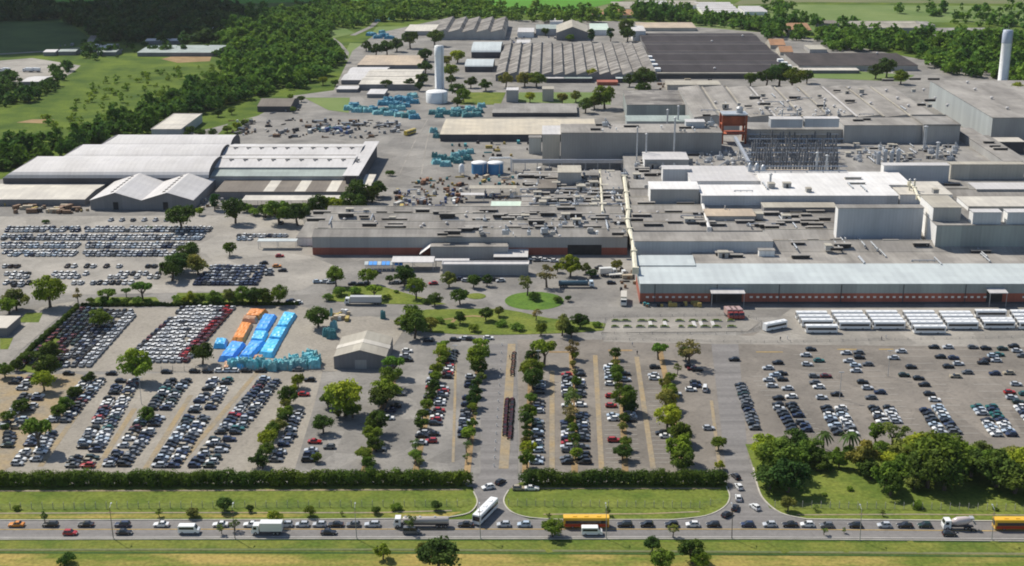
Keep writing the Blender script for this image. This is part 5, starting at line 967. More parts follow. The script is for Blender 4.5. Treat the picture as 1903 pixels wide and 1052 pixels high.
fence('wire fence with concrete posts on the right road verge', [(1440, 944), (1903, 950), (2000, 951)], 2.6)
t = fence('low rail fence round the paved court by the bus apron', [(1118, 622), (1125, 596), (1140, 590)] + [(1380, 587)] + curve([(1380, 587), (1415, 600), (1400, 616), (1330, 622)], 3) + [(1118, 622)], 4.5, h=1.1)
fence('wire fence behind the teal mounds and parked dark cars', [(300, 690), (620, 690)], 4, h=1.8)
fence('thin rail fence between the bus apron and the right lot', [(1120, 632), (1420, 638), (1903, 628)], 5, h=1.0)
def pole(px, py, k):
    p = P(px, py); t = thing('street_lamp', f'tall concrete street lamp pole, {ORD[k]} from the left along the near road edge', 'street lamp', (p.x, p.y, 0), 0, 'street lamps along the road')
    m = MB(); m.tube((0, 0, -.1), (-.25, 0, 9.6), .13, .07, 8); m.build('pole', 'pole_dark' if k in (0, 1, 5) else 'pole_concrete', t)
    m = MB(); m.tube((-.25, 0, 9.5), (-.3, 1.6, 10.0), .06, n=5); m.build('arm', 'galvanised', t)
    m = MB(); m.box(-.45, -.15, 1.4, 2.2, 9.9, 10.1); m.build('lamp_head', 'galvanised', t)
    m = MB(); m.box(-.8, .3, -.06, .06, 8.2, 8.35); m.build('crossbar', 'timber', t)
for k, px in enumerate((211, 437, 663, 893, 1127, 1360, 1598, 1843)): pole(px, 1002 + (px > 1500) * 3, k)
for k, (px, py, lb) in enumerate([(263, 752, 'slender light mast by the bright tree in the slanting lots'), (846, 690, 'slender light mast in the lane beside the second tree row'), (1000, 700, 'slender light mast beside the motorcycle bay row'), (1560, 742, 'slender light mast in the right car lot'), (1650, 700, 'slender light mast farther back in the right car lot')]):
    p = P(px, py); t = thing('light_mast', lb, 'light mast', (p.x, p.y, 0)); m = MB(); m.tube((0, 0, 0), (0, 0, 10), .12, .07, 6); m.build('pole', 'galvanised', t); m = MB(); m.box(-.9, .9, -.15, .15, 9.9, 10.1); m.build('lamp_head', 'galvanised', t)
# ================================================================ VEHICLES
COL = {'white': (.72, .72, .70), 'silver': (.46, .48, .50), 'pale blue': (.42, .50, .58), 'grey': (.13, .135, .14), 'black': (.012, .012, .014), 'dark blue': (.018, .03, .075), 'red': (.38, .015, .015), 'dark red': (.11, .012, .016), 'teal': (.02, .13, .12), 'beige': (.36, .31, .22), 'orange': (.62, .22, .02), 'dark green': (.012, .035, .025), 'brown': (.06, .035, .025)}
def body_mesh(kind, wheels=True):
    """rounded lower shell, hood, roof panel and wheel arches of one car type"""
    L = {'hatchback': 3.9, 'saloon': 4.4, 'estate': 4.4, 'van': 4.8, 'pickup': 4.9}[kind]; a = L / 2
    belt = {'van': 1.05, 'pickup': .98}.get(kind, .92); w_ = .86
    if kind == 'saloon': prof = [(-a, .32), (-a - .02, .62), (-a + .1, .86), (-a + .9, .95), (a - 1.55, .92), (a - .5, .8), (a - .06, .64), (a, .36), (a - .2, .24), (-a + .2, .24)]; cab = (-a + .75, a - 1.35, -a + 1.3, a - 2.05, 1.4)
    elif kind == 'van': prof = [(-a, .35), (-a, 1.0), (-a + .05, 1.08), (a - .9, 1.08), (a - .3, .9), (a, .7), (a, .36), (a - .2, .25), (-a + .2, .25)]; cab = (-a + .05, a - .75, -a + .15, a - 1.35, 1.95)
    elif kind == 'pickup': prof = [(-a, .4), (-a, .95), (-a + 1.9, .98), (a - 1.5, .95), (a - .4, .86), (a, .7), (a, .4), (a - .2, .3), (-a + .2, .3)]; cab = (-a + 1.9, a - 1.3, -a + 2.1, a - 1.95, 1.6)
    elif kind == 'estate': prof = [(-a, .32), (-a - .02, .7), (-a + .06, .95), (a - 1.5, .93), (a - .45, .82), (a - .05, .66), (a, .36), (a - .2, .24), (-a + .2, .24)]; cab = (-a + .08, a - 1.3, -a + .5, a - 2.0, 1.48)
    else: prof = [(-a, .32), (-a - .02, .7), (-a + .08, .92), (a - 1.3, .92), (a - .4, .8), (a - .04, .62), (a, .36), (a - .2, .24), (-a + .2, .24)]; cab = (-a + .12, a - 1.05, -a + .55, a - 1.75, 1.44)
    mb = MB(); n = len(prof); cx = sum(p[0] for p in prof) / n
    ring = lambda y, s, dz: [(cx + (x - cx) * s, y, .5 + (z - .5) * s + dz) for x, z in prof]
    Rg = [ring(-w_ + .1, .955, 0), ring(-w_, 1, -.01), ring(w_, 1, -.01), ring(w_ - .1, .955, 0)]
    Rg = [ring(-w_, .97, -.02), ring(-w_ + .08, 1, 0), ring(w_ - .08, 1, 0), ring(w_, .97, -.02)]
    vs = sum(Rg, []); fs = [(k * n + i, (k + 1) * n + i, (k + 1) * n + (i + 1) % n, k * n + (i + 1) % n) for k in range(3) for i in range(n)]
    fs += [tuple(range(n)), tuple(range(4 * n - 1, 3 * n - 1, -1))]; mb.add(vs, fs, 0)
    x0, x1, t0, t1, zt = cab; z0 = belt - .03
    B = [(x0, -.77, z0), (x1, -.77, z0), (x1, .77, z0), (x0, .77, z0)]; T = [(t0, -.6, zt), (t1, -.6, zt), (t1, .6, zt), (t0, .6, zt)]
    mb.frustum(T, [(t0 + .06, -.54, zt + .05), (t1 - .1, -.54, zt + .05), (t1 - .1, .54, zt + .05), (t0 + .06, .54, zt + .05)], 0)
    gl = MB(); gl.frustum(B, T)
    for (bx, tx) in ((x0, t0), (x1, t1), ((x0 + x1) / 2, (t0 + t1) / 2)):      # pillars proud of the glass
        for s in (-1, 1): mb.frustum([(bx - .05, s * .785, z0), (bx + .05, s * .785, z0), (bx + .05, s * .74, z0), (bx - .05, s * .74, z0)], [(tx - .05, s * .615, zt), (tx + .05, s * .615, zt), (tx + .05, s * .57, zt), (tx - .05, s * .57, zt)], 0)
    if kind == 'pickup': mb.box(-a + .1, -a + 1.8, -.68, .68, .9, .985, 1)
    if wheels:
        for sx in (-a + .75, a - .8):
            for s in (-1, 1): mb.tube((sx, s * .68, .31), (sx, s * .9, .31), .31, n=10, m=1)
    return mb.mesh('body', ['paint', 'tyre']), gl.mesh('windows', ['glass_dark']), L
CARS = {k: body_mesh(k) for k in ('hatchback', 'saloon', 'estate', 'van', 'pickup')}
NEAR = {k: body_mesh(k, False) for k in CARS}
mb = MB(); mb.tube((0, -.11, 0), (0, .11, 0), .31, n=12, m=0); mb.tube((0, -.125, 0), (0, .125, 0), .18, n=10, m=1); wheelm = mb.mesh('wheel', ['tyre', 'rim'])
mb = MB(); mb.box(-.06, .03, -.2, .2, -.08, .08); hlm = mb.mesh('headlight', ['lamp_glass']); mb = MB(); mb.box(-.03, .04, -.18, .18, -.09, .09); tlm = mb.mesh('tail_light', ['tail_red'])
def near_car(loc, rz, kind, col, label, group, cat='car'):
    b, g, L = NEAR[kind]; t = thing('car' if cat == 'car' else cat.replace(' ', '_'), label, cat, loc, rz, group)
    o = link('body', b, t); o.color = (*COL[col], 1); link('windows', g, t); a = L / 2
    for sx in (-a + .75, a - .8):
        for s in (-1, 1): q = link('wheel', wheelm, t); q.location = (sx, s * .78, .31)
    for s in (-1, 1): q = link('headlight', hlm, t); q.location = (a - .02, s * .6, .6); q = link('tail_light', tlm, t); q.location = (-a + .01, s * .62, .68)
    return t
rc = random.Random(33)
def kindpick(): return rc.choices(['hatchback', 'saloon', 'estate'], [5, 3, 2])[0]
KW = {'hatchback': 'hatchback', 'saloon': 'saloon car', 'estate': 'estate car', 'van': 'van', 'pickup': 'pickup'}
# road traffic ---------------------------------------------------
UP = [(31, 'orange'), (94, 'black'), (160, 'black'), (228, 'dark blue'), (300, 'white'), (410, 'white'), (467, 'white'), (530, 'silver'), (562, 'silver'), (594, 'silver'), (624, 'black'), (657, 'grey'), (692, 'silver'), (865, 'black'), (936, 'silver'), (974, 'pale blue'), (1161, 'black'), (1202, 'black'), (1248, 'black'), (1287, 'white'), (1325, 'black'), (1389, 'dark blue'), (1430, 'silver'), (1468, 'black'), (1500, 'white'), (1536, 'grey'), (1589, 'black'), (1643, 'silver'), (1681, 'black'), (1718, 'dark green')]
for k, (px, c) in enumerate(UP):
    p = P(px, 978.5 + (px > 1500) * 1.5); kd = kindpick()
    near_car((p.x, p.y, .15), R(180) + rc.uniform(-.03, .03), kd, c, f'{c} {KW[kd]}, {ORD[k]} from the left in the queue on the far road lane', 'cars queuing on the far road lane')
for px, py, c, kd, lb in [(131, 994, 'red', 'hatchback', 'red hatchback alone on the near road lane'), (231, 993, 'black', 'saloon', 'black saloon right of the first lamp pole on the near lane'), (611, 993, 'black', 'saloon', 'black saloon left of the second thick pole on the near lane'), (1764, 996, 'black', 'hatchback', 'black hatchback on the near lane below the mixer lorry'), (765, 992, 'grey', 'van', 'grey van half hidden by a thin tree under the tanker lorry')]:
    p = P(px, py); near_car((p.x, p.y, .15), rc.uniform(-.03, .03), kd, c, lb, 'vehicles on the near road lane', 'van' if kd == 'van' else 'car')
for px, py, c, rz, kd, lb in [(930, 899, 'black', 55, 'hatchback', 'black hatchback entering the left gate'), (907, 909, 'white', 200, 'hatchback', 'white hatchback waiting behind the bus in the left gate'), (988, 911, 'white', 0, 'saloon', 'white saloon standing on the lawn edge under the middle hedge'), (964, 911, 'beige', 0, 'hatchback', 'cream hatchback on the lawn edge beside the left gate'),
                          (1367, 889, 'black', 110, 'hatchback', 'black hatchback highest in the right gate queue'), (1373, 908, 'white', 100, 'hatchback', 'white hatchback second in the right gate queue'), (1372, 929, 'white', 85, 'hatchback', 'white hatchback third in the right gate queue'), (1366, 947, 'black', 70, 'hatchback', 'black hatchback fourth in the right gate queue'), (1351, 960, 'black', 45, 'hatchback', 'black hatchback joining the road at the right gate'), (1403, 946, 'white', 115, 'hatchback', 'white hatchback alone on the right side of the right gate')]:
    p = P(px, py); near_car((p.x, p.y, .18), R(rz), kd, c, lb, 'cars passing the gates')
NROAD = len(UP) + 5 + 10
# parked cars ----------------------------------------------------
PK = []       # x, y, rz, colour, kind, file phrase, py
def addcar(x, y, rz, c, phrase, px_y, sym=None): PK.append([x, y, rz, c, kindpick(), phrase, px_y])
MIX = (['black', 'dark blue', 'grey', 'silver', 'white', 'pale blue', 'red', 'dark green', 'teal', 'dark red', 'beige'], [22, 15, 14, 20, 14, 8, 2, 4, 2, 2, 1])
def mixcol(): return rc.choices(*MIX)[0]
def file(phrase, a, b, pitch=2.75, prob=.93, files=(0,), lane=4.8, gaps=(), cols=None, jit=.25):
    p, q = P(*a), P(*b); n = max(1, int(abs(q.y - p.y) / pitch))
    for fi, off in enumerate(files):
        for k in range(n):
            t = (k + .5) / n
            if rc.random() > prob or any(g0 <= t <= g1 for g0, g1 in gaps): continue
            x, y = p.x + (q.x - p.x) * t + off * lane + rc.uniform(-jit, jit), p.y + (q.y - p.y) * t + rc.uniform(-.12, .12)
            ph = phrase if len(files) == 1 else phrase.replace('file', ('left', 'middle', 'right')[fi if len(files) == 3 else fi * 2] + ' file')
            addcar(x, y, rc.choice([0, math.pi]) + rc.uniform(-.05, .05), (rc.choice(cols) if cols else mixcol()), ph, a[1] + (b[1] - a[1]) * t)
D2, S1 = (-.5, .5), (0,)
file('file of the first slanting row', (44, 868), (84, 806), files=D2)
file('file of the upper first row', (15, 800), (62, 735), prob=.8, files=D2)
file('file of the second slanting row', (106, 788), (180, 702), files=D2, prob=.9)
file('file of the upper corner row', (26, 728), (52, 700), files=D2, prob=.8)
file('file of the third slanting row', (146, 872), (238, 708), files=D2, gaps=[(.13, .16)])
file('file of the fourth slanting row', (214, 870), (334, 708), files=D2, gaps=[(.52, .6)])
file('file of the fifth slanting row', (306, 872), (412, 706), files=D2, gaps=[(.55, .59)])
file('file of the sixth slanting row', (372, 872), (506, 704), files=D2, gaps=[(.88, .9)])
file('file shaded by the slanting trees', (512, 862), (556, 766), files=S1, prob=.85, cols=['grey', 'black', 'dark blue', 'silver'])
file('file in the far left corner', (8, 858), (20, 806), files=S1, prob=.6)
def singles(phrase, lst, rzs=(0, math.pi)):
    for px, py, c in lst:
        p = P(px, py); addcar(p.x, p.y, rc.choice(rzs) + rc.uniform(-.06, .06), c, phrase, py)
singles('group right of the slanting trees', [(573, 858, 'black'), (578, 840, 'silver'), (575, 848, 'dark blue'), (585, 824, 'red'), (565, 736, 'red'), (576, 709, 'black'), (612, 834, 'grey'), (544, 780, 'grey'), (540, 812, 'black')])
singles('row below the teal mounds', [(128, 697, 'black'), (207, 697, 'black'), (310, 694, 'black'), (362, 693, 'black'), (386, 693, 'black'), (409, 692, 'white'), (421, 692, 'pale blue'), (434, 692, 'white'), (458, 692, 'black'), (484, 692, 'black'), (553, 690, 'grey')])
file('file left of bay tree row three', (1142, 832), (1131, 676), prob=.55, cols=['white', 'silver', 'silver', 'white', 'pale blue', 'red'])
file('file right of bay tree row one', (996, 866), (1003, 712), prob=.8, cols=['pale blue', 'black', 'dark blue', 'silver', 'grey', 'dark green'])
file('file left of bay tree row two', (1054, 866), (1053, 686), prob=.68, cols=['white', 'silver', 'black', 'dark blue', 'grey', 'red'])
file('file right of bay tree row two', (1086, 866), (1076, 686), prob=.66, cols=['black', 'dark blue', 'grey', 'black', 'white'])
file('file right of bay tree row three', (1178, 820), (1160, 690), prob=.4, cols=['black', 'silver', 'dark blue'])
singles('group around bay tree row four', [(1217, 685, 'black'), (1214, 700, 'silver'), (1216, 706, 'white'), (1230, 808, 'black'), (1238, 814, 'white'), (1256, 735, 'silver'), (1287, 688, 'dark red'), (1296, 690, 'black'), (1292, 714, 'black'), (1284, 727, 'white'), (1293, 720, 'dark blue'), (1317, 799, 'silver'), (1282, 683, 'black')])
p = P(1310, 726); near_car((p.x, p.y, .2), R(80), 'van', 'white', 'tall white van in the lane right of the fourth tree row', None, 'van'); NROAD += 0
file('file left of tent tree row two', (776, 850), (812, 664), prob=.42, cols=['silver', 'white', 'black', 'grey', 'silver', 'black', 'dark blue', 'red'])
file('file right of tent tree row two', (800, 826), (842, 655), prob=.66, cols=['black', 'dark blue', 'grey', 'white', 'black', 'silver', 'red'])
file('file left of the gate lane trees', (858, 830), (876, 700), prob=.6, cols=['black', 'silver', 'grey', 'dark blue'])
singles('group behind the tent shed', [(757, 655, 'white'), (752, 664, 'silver'), (758, 672, 'black'), (735, 758, 'black'), (722, 780, 'white'), (706, 838, 'grey'), (725, 766, 'dark blue'), (845, 634, 'black'), (862, 632, 'silver'), (797, 635, 'black'), (908, 631, 'white'), (875, 633, 'black'), (786, 808, 'silver'), (744, 735, 'grey')])
RL = [(1364, 671, 'black'), (1507, 652, 'black'), (1445, 677, 'black'), (1497, 663, 'silver'), (1500, 680, 'silver'), (1522, 673, 'teal'), (1427, 687, 'silver'), (1453, 697, 'black'), (1454, 708, 'black'), (1428, 709, 'silver'), (1435, 720, 'silver'), (1463, 725, 'silver'), (1470, 740, 'white'), (1446, 743, 'black'), (1513, 702, 'grey'), (1535, 702, 'dark red'), (1514, 714, 'grey'), (1521, 722, 'white'), (1554, 736, 'black'), (1527, 742, 'silver'), (1572, 659, 'silver'), (1595, 658, 'grey'), (1597, 667, 'black'), (1577, 674, 'silver'), (1590, 682, 'pale blue'), (1590, 692, 'silver'), (1612, 680, 'grey'), (1603, 713, 'black'), (1612, 724, 'silver'), (1635, 732, 'dark blue'), (1618, 742, 'grey'), (1660, 668, 'silver'), (1674, 656, 'silver'), (1693, 685, 'black'), (1680, 700, 'dark green'), (1707, 706, 'black'), (1717, 718, 'black'), (1727, 735, 'black'), (1737, 746, 'white'), (1735, 648, 'black'), (1761, 648, 'silver'), (1747, 666, 'black'), (1772, 668, 'dark blue'), (1762, 684, 'black'), (1781, 679, 'silver'), (1775, 702, 'beige'), (1797, 695, 'grey'), (1808, 648, 'grey'), (1832, 650, 'black'), (1863, 651, 'dark green'), (1830, 672, 'brown'), (1845, 664, 'pale blue'), (1856, 662, 'teal'), (1850, 673, 'silver'), (1848, 697, 'dark blue'), (1874, 696, 'beige'), (1883, 646, 'black'), (1890, 655, 'silver'), (1899, 664, 'grey'), (1888, 717, 'silver'), (1876, 732, 'red'), (1880, 742, 'silver'), (1892, 750, 'dark green'), (1902, 765, 'pale blue'), (1904, 735, 'teal'), (1440, 700, 'pale blue'), (1826, 677, 'black')]
singles('scatter on the upper right lot', RL)
file('file beside the right gate lane', (1404, 802), (1375, 716), prob=.95, cols=['black', 'grey', 'dark blue', 'silver', 'grey', 'silver', 'black', 'dark green'])
file('file of right lot row one', (1488, 806), (1456, 752), files=D2, prob=.95, cols=['black', 'dark blue', 'silver', 'grey', 'dark blue', 'black'])
file('file of right lot row two', (1572, 812), (1546, 758), files=D2, prob=.92, cols=['silver', 'pale blue', 'grey', 'black', 'white'])
file('file of right lot row three', (1654, 790), (1636, 758), files=D2, prob=.95, cols=['silver', 'white', 'dark blue', 'black'])
file('file of right lot row four', (1764, 810), (1726, 756), files=D2, prob=.97, cols=['silver', 'pale blue', 'dark blue', 'black', 'white', 'grey'])
file('file of right lot row five', (1868, 814), (1826, 756), files=D2, prob=.95, cols=['silver', 'pale blue', 'dark blue', 'black', 'teal', 'white'])
file('file of right lot row six', (1955, 814), (1905, 756), files=D2, prob=.9)
# farther lots
def block(a0, a1, b0, b1, cols_n, along, palette, rowgap=2.5, prob=.97, head=None, phrase='dense block'):
    """columns of nose-to-tail cars between the bottom edge a0-a1 and the top edge b0-b1"""
    for k in range(cols_n):
        u = (k + .5) / cols_n; p = P(a0[0] + (a1[0] - a0[0]) * u, a0[1] + (a1[1] - a0[1]) * u); q = P(b0[0] + (b1[0] - b0[0]) * u, b0[1] + (b1[1] - b0[1]) * u)
        L = (q - p).length; n = int(L / along); rz = math.atan2(q.y - p.y, q.x - p.x); base = palette(u) if callable(palette) else palette
        for i in range(n):
            t = (i + .5) / n
            if rc.random() > prob: continue
            v = p.lerp(q, t); c = rc.choice(base(t) if callable(base) else base)
            addcar(v.x + rc.uniform(-.1, .1), v.y, rz + rc.choice([0, math.pi]), c, phrase, a0[1] + (b0[1] - a0[1]) * t)
def pal1(u):
    if u < .5: return lambda t: ['black', 'black', 'black', 'dark blue', 'dark green', 'dark red'] if t > .45 - u * .4 else ['grey', 'black', 'dark red', 'silver', 'dark red']
    if u < .85: return lambda t: ['silver', 'grey', 'dark blue', 'black'] if t < .5 else ['grey', 'black', 'dark blue', 'silver']
    return ['silver', 'silver', 'white']
block((28, 688), (170, 684), (150, 574), (262, 580), 10, 4.5, pal1, prob=.95)
def pal2(u):
    if u < .15: return ['black', 'dark red', 'grey', 'dark blue']
    if u > .82: return lambda t: ['dark red', 'dark red', 'red', 'silver']
    return lambda t: ['silver', 'white', 'white'] if rc.random() < .95 else ['black']
block((222, 676), (350, 676), (338, 572), (440, 572), 10, 4.35, pal2, prob=.985)
block((356, 532), (478, 532), (392, 496), (496, 496), 14, 4.6, ['dark blue', 'dark blue', 'grey', 'silver', 'black'], prob=.97)
def hrow(y, x0, x1, pal, prob=.96, pitch=2.45, slope=0, head=80):
    p, q = P(x0, y), P(x1, y + slope); n = int((q.x - p.x) / pitch)
    for k in range(n):
        if rc.random() > prob: continue
        v = p.lerp(q, (k + .5) / n); addcar(v.x, v.y, R(head) + rc.choice([0, math.pi]), rc.choice(pal), 'far rows', y)
SB = ['silver', 'silver', 'silver', 'pale blue', 'white', 'white', 'white', 'grey', 'dark blue']
for y, x0, x1, pr in [(426, 12, 395, .95), (430.5, 10, 392, .95), (441, 4, 380, .97), (445.5, 3, 375, .97), (456, 3, 150, .95), (456, 160, 355, .95), (460.5, 3, 145, .95), (460.5, 160, 350, .93), (471, 5, 145, .88), (471, 155, 330, .95), (475.5, 5, 140, .9), (475.5, 160, 325, .9)]: hrow(y, x0, x1, SB, pr)
hrow(411, 196, 320, ['black', 'silver', 'grey', 'dark blue'], .8, 5)
for y, x0, x1, pr in [(497, 5, 60, .3), (497, 120, 240, .5), (497, 270, 305, .7), (511, 8, 58, .8), (511, 85, 200, .6), (511, 195, 300, .85), (517, 5, 55, .8), (517, 100, 150, .9), (517, 200, 298, .85), (528, 5, 60, .95), (528, 110, 250, .9), (532, 10, 58, .7)]: hrow(y, x0, x1, ['white', 'white', 'white', 'silver', 'black'] if y > 500 else ['white', 'brown', 'black', 'white'], pr, 2.7)
hrow(440, 440, 545, SB, .7); hrow(446, 440, 500, SB, .8); hrow(417, 470, 560, ['black', 'white', 'grey'], .35, 4)
for q, c in zip([(590, 526), (603, 526), (615, 527), (655, 530), (668, 531), (680, 529), (735, 528), (750, 527), (763, 528), (805, 529), (845, 522), (857, 521), (866, 524), (880, 522), (893, 521), (905, 526), (918, 522), (930, 524), (500, 505), (525, 505), (515, 497), (490, 491), (520, 478), (700, 508), (990, 484), (998, 486), (1006, 484), (1014, 486), (1022, 485), (1030, 487), (1113, 500), (1105, 515), (500, 512), (553, 565), (540, 562), (1136, 528), (1045, 492)], ['pale blue', 'silver', 'silver', 'black', 'black', 'grey', 'grey', 'black', 'grey', 'red', 'black', 'dark blue', 'silver', 'black', 'dark blue', 'silver', 'black', 'silver', 'silver', 'black', 'orange', 'black', 'red', 'dark blue', 'white', 'grey', 'white', 'white', 'grey', 'white', 'black', 'dark blue', 'grey', 'white', 'dark blue', 'black', 'black']):
    p = P(*q); addcar(p.x, p.y, rc.choice([0, math.pi]) + rc.uniform(-.3, .3), c, 'by the office block', q[1])
# rank: those that show largest are objects of their own, the rest one object
PK.sort(key=lambda c: -c[6])
NI = 300 - NROAD - 1
near, far_ = PK[:NI], PK[NI:]
files = {}
for c in near: files.setdefault(c[5], []).append(c)
for ph, lst in files.items():
    lst.sort(key=lambda c: c[1])
    scat = ph.startswith(('group', 'scatter', 'row'))
    cnt = {}
    if scat: lst.sort(key=lambda c: c[0])
    for c in lst:
        key = (c[3], c[4]); cnt[key] = cnt.get(key, 0) + 1
    seen = {}
    for i, c in enumerate(lst):
        x, y, rz, col, kd, _, _ = c; b, g, L = CARS[kd]
        o = link('parked_car', b); o.location = (x, y, .2); o.rotation_euler.z = rz; o.color = (*COL[col], 1)
        link('windows', g, o)
        o['group'] = 'cars parked in the near lots'; o['category'] = 'car'
        key = (col, kd); seen[key] = seen.get(key, 0) + 1
        if scat:
            o['label'] = f'{col} {KW[kd]}, ' + (f'only one in the {ph}' if cnt[key] == 1 else f'{ORD[seen[key] - 1]} such from left in the {ph}')
        else:
            o['label'] = f'{col} {KW[kd]}, {ORD[i]} from front in the {ph}'
# the many small far cars, one object
allc = list(COL); mats_ = []
for nm in allc:
    m = mat('paint_' + nm.replace(' ', '_'), COL[nm], .05, 1.0, .35, spec=.5); mats_.append('paint_' + nm.replace(' ', '_'))
def low_car(mb, x, y, rz, ci, kd):
    L = 2.05; k, s = math.cos(rz), math.sin(rz)
    T = lambda q: (x + q[0] * k - q[1] * s, y + q[0] * s + q[1] * k, q[2] + .2)
    w_ = .86
    mb.frustum([T(q) for q in [(-L, -w_, .25), (L, -w_, .25), (L, w_, .25), (-L, w_, .25)]], [T(q) for q in [(-L + .05, -w_ + .06, .92), (L - .2, -w_ + .06, .82), (L - .2, w_ - .06, .82), (-L + .05, w_ - .06, .92)]], ci)
    b = [T(q) for q in [(-1.7, -.76, .9), (.9, -.76, .86), (.9, .76, .86), (-1.7, .76, .9)]]; t = [T(q) for q in [(-1.3, -.6, 1.42), (.25, -.6, 1.42), (.25, .6, 1.42), (-1.3, .6, 1.42)]]
    mb.frustum(b, t, len(allc), ci)
    for sx in (-1.25, 1.25):
        for sy in (-.84, .84):
            p0 = T((sx - .3, sy - .04, .02)); mb.frustum([T((sx - .28, sy - .05, -.02)), T((sx + .28, sy - .05, -.02)), T((sx + .28, sy + .05, -.02)), T((sx - .28, sy + .05, -.02))], [T((sx - .28, sy - .05, .5)), T((sx + .28, sy - .05, .5)), T((sx + .28, sy + .05, .5)), T((sx - .28, sy + .05, .5))], len(allc) + 1)
mb = MB()
for c in far_: low_car(mb, c[0], c[1], c[2], allc.index(c[3]), c[4])
o = mb.build('parked_cars', mats_ + ['glass_dark', 'tyre']); tag(o, 'dense rows of small parked cars on the far storage lots', 'cars', kind='stuff')
print('cars', len(PK), 'individual', len(near) + NROAD + 1)
# ---------------------------------------------------------------- buses
def make_bus(label, group, loc, rz, paint=(.78, .78, .76), lower=None, name='bus', L=12.2):
    t = thing(name, label, 'bus', loc, rz, group); a = L / 2
    mb = MB(); w_ = 1.3
    prof = [(-w_ + .05, .35), (-w_, .6), (-w_, 2.75), (-w_ + .08, 3.1), (-w_ + .25, 3.2), (w_ - .25, 3.2), (w_ - .08, 3.1), (w_, 2.75), (w_, .6), (w_ - .05, .35)]
    n = len(prof); vs = [(x, y * s, z) for x, s in ((-a, .93), (-a + .25, 1), (a - .25, 1), (a, .93)) for y, z in prof]
    mb.add(vs, [(k * n + i, k * n + (i + 1) % n, (k + 1) * n + (i + 1) % n, (k + 1) * n + i) for k in range(3) for i in range(n)] + [tuple(range(n - 1, -1, -1)), tuple(range(3 * n, 4 * n))])
    for q in (-3.5, 0, 3.2): mb.box(q - .6, q + .6, -.5, .5, 3.18, 3.34)
    o = mb.build('body', 'paint', t); o.color = (*paint, 1)
    m = MB()
    for s in (-1, 1): m.box(-a + .5, a - .6, s * (w_ + .015) - .012, s * (w_ + .015) + .012, 1.45, 2.4)
    m.build('windows', 'glass_dark', t); m = MB(); m.box(a - .02, a + .02, -1.05, 1.05, 1.3, 2.75); m.build('windscreen', 'glass_dark', t)
    if lower:
        m = MB()
        for s in (-1, 1): m.box(-a + .3, a - .3, s * (w_ + .02) - .018, s * (w_ + .02) + .018, .5, 1.4)
        m.box(-a - .015, -a + .02, -1.1, 1.1, .5, 1.4); so_ = m.build('skirt', 'matte', t); so_.color = (*lower, 1)
    for sx in (-a + 3.0, a - 2.6):
        for s in (-1, 1): q = link('wheel', wheelm, t); q.location = (sx, s * 1.14, .5); q.scale = (1.6, 1.4, 1.6)
    for s in (-1, 1): q = link('headlight', hlm, t); q.location = (a - .02, s * .9, .75)
    return t
BUSC = [(1486, 1545, [580, 587, 594, 605]), (1553, 1611, [579, 586, 592, 598]), (1618, 1675, [579, 586, 592, 598]), (1686, 1745, [579, 586, 592, 598, 606]), (1752, 1812, [580, 586, 593, 598]), (1822, 1880, [577, 592, 597]), (1887, 1945, [578, 585, 592, 598])]
for ci, (x0, x1, ys) in enumerate(BUSC):
    for k, y in enumerate(ys):
        p = P((x0 + x1) / 2 + (y - 590) * .75, y, 3.1)
        make_bus(f'white bus, {ORD[len(ys) - 1 - k]} from the front in the {ORD[ci]} stack from the left', 'white buses parked on the apron', (p.x, p.y, .2), R(180), (.80, .80, .78), L=12.4)
p = P(1440, 606, 1.5); make_bus('white bus standing askew left of the parked white buses', None, (p.x, p.y, .2), R(28), (.8, .8, .78), L=10.5)
p = P(902, 951, 1.6); make_bus('white bus turning out of the left gate onto the road', None, (p.x, p.y, .2), R(246), (.8, .8, .78), L=12.2)
for px, lb in ((1089, 'yellow bus with red lower half beside the white minibus'), (1888, 'yellow bus with red lower half cut by the right edge')):
    p = P(px, 979 + (px > 1500) * 4); make_bus(lb, 'yellow buses on the road', (p.x, p.y, .16), R(180), (.78, .44, .02), (.42, .055, .02), L=12.8)
p = P(762, 246, 1.5); make_bus('yellow bus on the far site road beside the equipment yard', None, (p.x, p.y, .2), R(62), (.62, .44, .04), L=12)
def minibus(px, py, lb):
    p = P(px, py); t = thing('minibus', lb, 'minibus', (p.x, p.y, .16), 0); m = MB()
    m.extrude_y([(-2.9, .4), (-2.9, 2.3), (-2.7, 2.45), (1.6, 2.45), (2.3, 1.5), (2.85, 1.2), (2.95, .8), (2.95, .4)], -1.0, 1.0); o = m.build('body', 'paint', t); o.color = (.8, .8, .78, 1)
    m = MB(); [m.box(-2.6, 1.5, s * 1.012 - .012, s * 1.012 + .012, 1.45, 2.1) for s in (-1, 1)]; m.build('windows', 'glass_dark', t)
    m = MB(); m.add([(1.75, -.9, 2.3), (1.75, .9, 2.3), (2.32, .9, 1.54), (2.32, -.9, 1.54)], [(0, 3, 2, 1)]); m.build('windscreen', 'glass_dark', t)
    for sx in (-1.8, 1.9):
        for s in (-1, 1): q = link('wheel', wheelm, t); q.location = (sx, s * .9, .36); q.scale = (1.15, 1.1, 1.15)
minibus(1100, 994, 'white minibus in front of the yellow bus'); minibus(352, 991, 'white delivery van with raised roof on the near lane')
